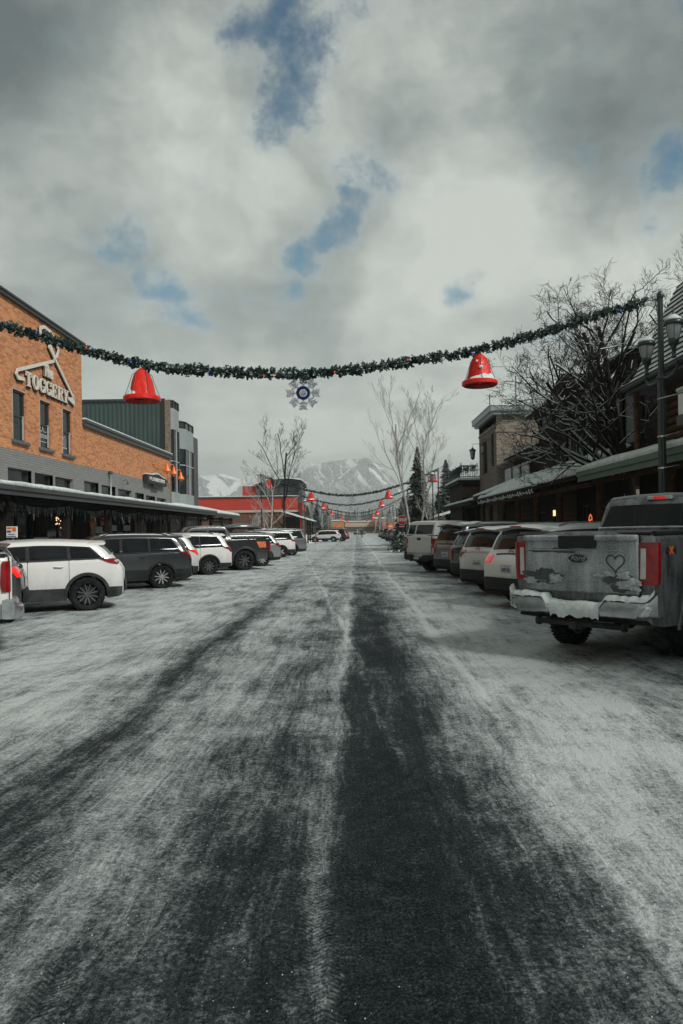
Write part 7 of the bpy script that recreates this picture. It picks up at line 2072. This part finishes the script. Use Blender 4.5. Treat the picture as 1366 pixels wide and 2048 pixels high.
g1 = [(-9.5, 7.25), (-8.96, 7.07), (-6.88, 6.42), (-5.33, 6.0), (-3.65, 5.82), (-1.49, 5.72), (-.1, 5.8), (1.81, 6.05), (3.2, 6.26), (4.99, 6.74), (6.27, 7.13), (7.41, 7.43)]
garland(g1, 18.4, .165, 100, 'nearest thick evergreen garland strung across the street in front', 3)
g = MB(); g.tube([(7.35, 18.4, 7.42), (7.78, 18.4, 7.50)], .012, 5); tag(g.build('suspension_wire', M['dark_trim']), 'short wire tying the nearest garland to the green pole', 'wire')
bell((-5.38, 18.4, 5.92), .98, 'large red vinyl bell on the left of the nearest garland, little snow', 2, .35)
bell((3.19, 18.4, 6.17), .95, 'large red bell on the right of the nearest garland, caked with snow', 5, 1.0, rz=.3)
snowflake((-1.29, 18.4, 5.62), .92, 'large silver tinsel snowflake with a blue ring under the nearest garland', 3200)
def span(xl, xr, zl, zr, xm, zm):
    r = []
    for i in range(13):
        q = i / 12; x = xl + (xr - xl) * q
        t = (x - xm) / ((xr if x > xm else xl) - xm); r.append((x, zm + ((zr if x > xm else zl) - zm) * abs(t) ** 1.75))
    return r
names = ['second', 'third', 'fourth', 'fifth', 'sixth']
far = [(70, -9.2, 7.9, 7.15, 7.4, -.7, 5.06, 60, .15, [(-8.4, .2), (-4.3, .5), (3.2, 1), (7.5, .4)]),
       (95, -9.2, 8.2, 7.2, 7.5, -.95, 4.96, 42, .15, [(-4.15, .5), (3.4, 1), (8.6, .8)]),
       (122, -9.0, 8.2, 7.0, 7.2, .1, 4.5, 30, .15, [(-4.0, .4), (3.6, .6)]),
       (165, -9.0, 8.4, 7.2, 7.2, .1, 4.6, 22, .16, [(-3.2, .4), (3.9, .5)]),
       (225, -9.0, 8.4, 7.0, 7.0, .3, 4.5, 14, .18, [(-2.6, .4), (3.6, .5)])]
for i, (Y, xl, xr, zl, zr, xm, zm, pm, rad, bells) in enumerate(far):
    cv = span(xl, xr, zl, zr, xm, zm)
    garland(cv, Y, rad, pm, names[i] + ' garland back across the street, ' + ['from the left corner pole past the birches', 'just behind the second one', 'smaller beyond the crossing', 'small and distant', 'smallest and farthest'][i], 20 + i, bulbs=False, size=1.3 + i * .3)
    for j, (bx, sn) in enumerate(bells):
        side_ = 'left' if bx < 0 else 'right'
        outer = 'outer ' if abs(bx) > 7 else ''
        bell((bx, Y, interp(cv, bx) - .12), 1.0 if i < 3 else 1.15, 'small red bell, %s%s one under the %s garland' % (outer, side_, names[i]), i * 7 + j, sn, rz=j * .7)
    if i < 3: snowflake((xm + .35, Y, interp(cv, xm + .3) - .1), .9, 'tiny tinsel snowflake under the middle of the %s garland' % names[i], 260, seed=i + 4)

# ================================================================ lamp posts and poles
def lantern(parent, x, y, z, s=1.0):
    Tm = Matrix.Translation((x, y, z)) @ Matrix.Scale(s, 4)
    g = MB()
    g.lathe([(0, .98), (.012, .97), (.014, .90), (.03, .88), (.014, .85), (.05, .82), (.055, .79), (.045, .77), (.12, .74), (.19, .68), (.225, .62), (.23, .56), (.215, .55), (.205, .60)], 20, M=Tm)
    g.lathe([(.115, .24), (.13, .20), (.125, .16), (.10, .08), (.06, .04), (.065, .01), (.05, 0), (.045, -.16), (.06, -.18), (.06, -.21), (.04, -.22)], 16, M=Tm)
    for k in range(6):
        a = k * math.pi / 3 + .2; g.tube([Tm @ Vector((.20 * math.cos(a), .20 * math.sin(a), .58)), Tm @ Vector((.175 * math.cos(a), .175 * math.sin(a), .40)), Tm @ Vector((.12 * math.cos(a), .12 * math.sin(a), .22))], .007 * s, 4)
    l = g.build('lantern', M['green_pole'], parent)
    g = MB(); g.lathe([(.19, .575), (.175, .42), (.145, .30), (.11, .22)], 20, M=Tm); g.build('lantern_glass', M['lamp_glass'], l)
    g = MB(); g.lathe([(.052, .80), (.125, .742), (.195, .682), (.215, .65), (.20, .69), (.13, .755), (.056, .81)], 20, M=Tm); g.build('lantern_snow', M['snow'], l)
lp = thing('lamp_post', (7.8, 18.4, .14), 'dark green fluted lamp post with two lanterns at the right, holding the garland', 'lamp post')
g = MB()
def fluted(g, x, y, z0, z1, r0, r1, n=12):
    rows = []
    for z, r in ((z0, r0), (z1, r1)):
        rows.append([(x + (r * (1 - .10 * (k % 2))) * math.cos(math.pi * k / n), y + (r * (1 - .10 * (k % 2))) * math.sin(math.pi * k / n), z) for k in range(2 * n + 1)])
    g.grid(rows, smooth=False)
fluted(g, 7.8, 18.4, .9, 5.45, .105, .095); fluted(g, 7.8, 18.4, 5.5, 7.55, .075, .068)
g.lathe([(.24, .14), (.24, .3), (.18, .45), (.17, .75), (.13, .85), (.12, .95)], 20, M=Matrix.Translation((7.8, 18.4, 0)))
g.lathe([(.10, 5.42), (.115, 5.46), (.115, 5.52), (.08, 5.56)], 20, M=Matrix.Translation((7.8, 18.4, 0)))
g.lathe([(.072, 7.5), (.085, 7.53), (.085, 7.62), (.06, 7.67), (0, 7.70)], 16, M=Matrix.Translation((7.8, 18.4, 0)))
g.build('pole', M['green_pole'], lp)
g = MB(); 
for sg in (1, -1): g.tube([(7.8, 18.4, 5.5), (7.8, 18.4 + sg * .35, 5.42), (7.8, 18.4 + sg * .75, 5.45), (7.8, 18.4 + sg * .95, 5.6), (7.8, 18.4 + sg * .95, 5.72)], .035, 8)
g.build('lamp_arm', M['green_pole'], lp)
lantern(lp, 7.82, 19.35, 5.98, 1.0); lantern(lp, 7.62, 17.25, 5.95, 1.0)
g = MB()
for z in (4.0, 3.2): g.tube([(7.8, 18.4, z), (7.8, 18.1, z), (7.86, 17.6, z + .01)], .014, 6)
g.tube([(7.7, 18.4, 4.95), (7.95, 17.5, 4.95)], .02, 6)
g.lathe([(.112, 3.98), (.112, 4.02)], 16, M=Matrix.Translation((7.8, 18.4, 0))); g.lathe([(.112, 3.18), (.112, 3.22)], 16, M=Matrix.Translation((7.8, 18.4, 0)))
g.build('banner_arm', M['chrome'], lp)
def pole(x, y, h, label, lamp=False, r=.075):
    t = thing('street_lamp' if lamp else 'garland_pole', (x, y, .0), label, 'street lamp' if lamp else 'pole', 'black poles along the street')
    g = MB(); fluted(g, x, y, .0, h, r, r * .8, 8); g.lathe([(.17, 0), (.17, .2), (.1, .5), (r, .7)], 14, M=Matrix.Translation((x, y, 0)))
    g.lathe([(r * .85, h), (r * 1.1, h + .04), (0, h + .12)], 10, M=Matrix.Translation((x, y, 0))); g.build('pole_shaft', M['black'], t)
    if lamp: lantern(t, x, y, h + .18, 1.15)
pole(-9.3, 71.5, 7.25, 'tall black pole at the left corner holding the second garland'); pole(8.0, 70, 7.5, 'tall black pole on the right holding the second garland')
pole(-9.4, 18.4, 7.4, 'tall black pole on the left sidewalk holding the nearest garland')
for (x, y, sd) in ((-9.3, 95, 'left'), (8.3, 95, 'right'), (-9.1, 122, 'left'), (8.3, 122, 'right'), (-9.1, 165, 'left'), (8.5, 165, 'right')):
    pole(x, y, 7.3, 'black pole on the %s holding the %s garland back' % (sd, {95: 'third', 122: 'fourth', 165: 'fifth'}[y]))
pole(7.25, 68, 5.9, 'black street lamp beside the right garland pole, snow on its hood', True, .06)
pole(-6.6, 94, 4.6, 'black street lamp beside the snowy porch', True, .06)
pole(-5.4, 140, 4.8, 'distant black street lamp on the left past the sideways white suv', True, .06)
pole(7.6, 135, 4.8, 'distant black street lamp on the right among the red bells', True, .06)

st = thing('stop_sign', (3.63, 57, 0), 'red octagonal stop sign with a small plate below at the crossing', 'stop sign')
oc = lambda r: [(3.63 + r * math.cos(R(22.5 + 45 * k)), 2.44 + r * math.sin(R(22.5 + 45 * k))) for k in range(8)]
g = MB(); g.prism(oc(.405), 57.0, 57.012, 'Y'); bo = g.build('border', M['white_paint'], st)
g = MB(); g.prism(oc(.375), 56.985, 56.997, 'Y'); g.build('face', M['stop_red'], st)
ROT_Y = Matrix.Rotation(math.pi / 2, 4, 'X')
text_mesh('STOP', .31, (3.63, 56.98, 2.44), ROT_Y, .003, M['white_paint'], 'lettering', st, bold=.012)
g = MB(); g.box((3.41, 56.985, 1.86), (3.85, 57.0, 2.01)); sp_ = g.build('lower_plate', M['stop_red'], st)
text_mesh('ALL WAY', .10, (3.63, 56.98, 1.935), ROT_Y, .002, M['white_paint'], 'plate_lettering', sp_, bold=.003)
g = MB(); g.box((3.60, 57.015, 0), (3.66, 57.06, 2.8)); g.build('post', M['charcoal'], st)
st2 = thing('stop_sign', (4.4, 92, 0), 'small distant stop sign facing away beyond the crossing', 'stop sign')
st2['label'] = 'small distant red sign among the trees beyond the crossing'
oc2 = [(4.4 + .36 * math.cos(R(22.5 + 45 * k)), 2.1 + .36 * math.sin(R(22.5 + 45 * k))) for k in range(8)]
g = MB(); g.prism(oc2, 92, 92.02, 'Y'); g.build('face', M['copper'], st2)
g = MB(); g.box((4.2, 91.985, 2.06), (4.6, 91.997, 2.14)); g.build('white_bar', M['white_paint'], st2)
g = MB(); g.box((4.37, 92.03, 0), (4.43, 92.08, 2.2)); g.build('post', M['charcoal'], st2)
mk = thing('marker_pole', (-4.75, 85, 0), 'thin snow marker pole, red below and dark above, left of the far crossing', 'pole')
g = MB(); g.tube([(-4.75, 85, 0), (-4.75, 85, 1.55)], .045, 6); g.build('red_sleeve', M['stop_red'], mk)
g = MB(); g.tube([(-4.75, 85, 1.55), (-4.78, 85, 3.0)], .04, 6); g.build('upper_pole', M['dark_trim'], mk)
rp = thing('banner_pole', (-7.3, 96, 0), 'red pole rising beside the snowy porch roof', 'pole')
g = MB(); g.tube([(-7.3, 96, 0), (-7.3, 96, 5.3)], .07, 6); g.build('shaft', M['red_wall'], rp)

# ---- low shed across the side street on the right and the far end of town
sh = thing('snowy_shed', (9, 84, 0), 'low open shed with a snowy sloping roof behind the birches', 'shed')
g = MB(); g.prism([(5.0, 1.9), (11.5, 3.6), (11.5, 3.75), (5.0, 2.05)], 76, 84, 'Y'); g.build('roof', M['wood_dark'], sh)
g = MB(); g.prism([(4.9, 2.053), (11.6, 3.765), (11.6, 4.0), (4.9, 2.25)], 75.8, 84.2, 'Y'); g.build('roof_snow', M['snow'], sh)
g = MB(); g.box((7, 77, 0), (11.3, 84, 2.3)); g.build('wall', M['wood_dark'], sh)
for x in (5.4, 6.4): 
    g = MB(); g.box((x, 76.1, 0), (x + .14, 76.25, 2.1)); g.build('post', M['wood_dark'], sh)
def far_building(x0, x1, y, z1, m, label, roofsnow=.5, band=None, depth=14, nwin=6):
    t = thing('far_building', ((x0 + x1) / 2, y, 0), label, 'building', 'buildings at the far end of the street')
    g = MB(); g.box((x0, y, 0), (x1, y + depth, z1)); g.build('wall', M[m], t)
    g = MB(); g.box((x0 - .3, y - .4, z1 + .003), (x1 + .3, y + depth, z1 + roofsnow), bev=.1); g.build('roof_snow', M['snow'], t)
    if band: g = MB(); g.box((x0, y - .3, band[0]), (x1, y - .003, band[1])); g.build('band', M[band[2]], t)
    for i in range(nwin):
        a = x0 + (x1 - x0) * (i + .2) / nwin; window(t, 'Y', y, a, a + (x1 - x0) / nwin * .6, .6, min(2.8, z1 - .8), 0, out=-1, fr=.15, name='window')
far_building(-5, 8.2, 330, 5.2, 'beige', 'pale low building with a dark window band closing the far end of the street', .5, (1.0, 3.0, 'charcoal'))
far_building(8.5, 24, 322, 6.4, 'orange_wall', 'orange brick block right of the far pale building', .6)
far_building(-22, -5.5, 318, 5.6, 'orange_wall', 'orange wall section left of the far pale building', .5)
far_building(-26, -14, 190, 5.5, 'stucco', 'grey far building behind the left snow banks', .6)
far_building(13, 24, 120, 5.0, 'orange_wall', 'orange-brown shop beyond the crossing on the right', .5)
far_building(12.5, 24, 140, 4.6, 'brown_wall', 'brown shop further beyond the crossing on the right', .5)

# ---- two people far up the street
def person(loc, label, h=1.78, step=.12, hand=0, rz=0):
    s = h / 1.78
    V = [((0, 0, .95), .155), ((0, 0, 1.15), .15), ((0, 0, 1.38), .185), ((0, 0, 1.50), .07), ((0, 0, 1.56), .06), ((0, -.01, 1.66), .10), ((0, 0, 1.75), .08),
         ((.10, 0, .90), .105), ((.12, -step, .50), .075), ((.12, -step * 1.3, .10), .055), ((.13, -step * 1.3 - .15, .04), .045),
         ((-.10, 0, .90), .105), ((-.12, step, .50), .075), ((-.12, step * 1.3, .10), .055), ((-.13, step * 1.3 - .15, .04), .045),
         ((.20, 0, 1.42), .085), ((.29, .04, 1.14), .065), ((.28, -.06, .90), .05), ((.27, -.09, .80), .045),
         ((-.20, 0, 1.42), .085), ((-.29, -.04, 1.14), .065), ((-.28, -.12, .92), .05), ((-.27, -.16, .82), .045)]
    E_ = [(0, 1), (1, 2), (2, 3), (3, 4), (4, 5), (5, 6), (0, 7), (7, 8), (8, 9), (9, 10), (0, 11), (11, 12), (12, 13), (13, 14), (2, 15), (15, 16), (16, 17), (17, 18), (2, 19), (19, 20), (20, 21), (21, 22)]
    me = bpy.data.meshes.new('person_body'); me.from_pydata([tuple(Vector(v) * s) for v, r in V], E_, [])
    o = bpy.data.objects.new('tmp', me); COL.objects.link(o)
    md = o.modifiers.new('skin', 'SKIN')
    for i, (v, r) in enumerate(V): me.skin_vertices[0].data[i].radius = (r * s, r * s * .85)
    me.skin_vertices[0].data[0].use_root = True
    o.modifiers.new('sub', 'SUBSURF').levels = 1
    dg = bpy.context.evaluated_depsgraph_get(); dg.update()
    m2 = bpy.data.meshes.new_from_object(o.evaluated_get(dg)); bpy.data.objects.remove(o)
    m2.materials.clear()
    for mm in ('cloth_dark', 'skin'): m2.materials.append(M[mm])
    for p in m2.polygons:
        p.use_smooth = True; c = p.center / s
        p.material_index = 1 if (1.55 < c.z < 1.70 and c.y < -.02) or (c.z < .86 and abs(c.x) > .24) else 0
    root = thing('person', loc, label, 'person', None, rz=rz)
    b = bpy.data.objects.new('body', m2); COL.objects.link(b); b.parent = root
    g = MB(); g.lathe([(0, 1.80), (.08, 1.785), (.112, 1.74), (.115, 1.68)], 12, M=Matrix.Scale(s, 4)); g.build('hat', M['cloth_dark'], root, local=True)
    g = MB(); g.lathe([(.17, 1.0), (.20, 1.2), (.215, 1.38), (.12, 1.5)], 14, M=Matrix.Scale(s, 4) @ Matrix.Diagonal((1.1, .8, 1, 1))); g.build('coat', M['cloth_dark'], root, local=True)
person((1.15, 140, .02), 'person in dark winter clothes standing in the middle of the far street', 1.92, .10)
person((-4.0, 135, .02), 'person in dark winter clothes walking at the left edge of the far street', 1.85, .22, rz=.6)

# small litter: dark drain slots and crumbs of packed snow on the road
M['crumb'] = M['snow_dirty']
g = MB(); rnd = random.Random(8)
for i in range(1800):
    y = 2.0 + rnd.random() ** 1.5 * 11; x = rnd.choice((rnd.gauss(-.25, .35), rnd.gauss(1.1, .5), rnd.gauss(-1.0, .5), rnd.gauss(-2.1, .8))); r = rnd.uniform(.0018, .0045)
    vs = [(x + r * math.cos(a) * rnd.uniform(.6, 1.2), y + r * math.sin(a) * rnd.uniform(.6, 1.2), .012) for a in (0, 1.2, 2.5, 3.7, 5)]
    n = 5; top_ = [(x + (v[0] - x) * .5, y + (v[1] - y) * .5, .014 + r * .7) for v in vs]
    g.add(vs + top_, [(5, 6, 7, 8, 9)] + [(k, (k + 1) % n, n + (k + 1) % n, n + k) for k in range(n)])
tag(g.build('snow_crumbs', M['crumb']), 'loose crumbs of packed snow scattered on the near road', 'snow', kind='stuff')

# ================================================================ haze
m, t, b = new_mat('haze'); m.node_tree.nodes.remove(b)
pv = t.node('ShaderNodeVolumePrincipled')
pv.inputs['Color'].default_value = (0.86, 0.92, 0.90, 1); pv.inputs['Density'].default_value = 0.00030; pv.inputs['Anisotropy'].default_value = 0.0
t.l.new(pv.outputs[0], m.node_tree.nodes['Material Output'].inputs['Volume'])
g = MB(); g.box((-1990, -95, -6), (1990, 4080, 372))
tag(g.build('haze', m), 'thin pale winter haze lying over the whole street and hills', 'haze', kind='stuff')
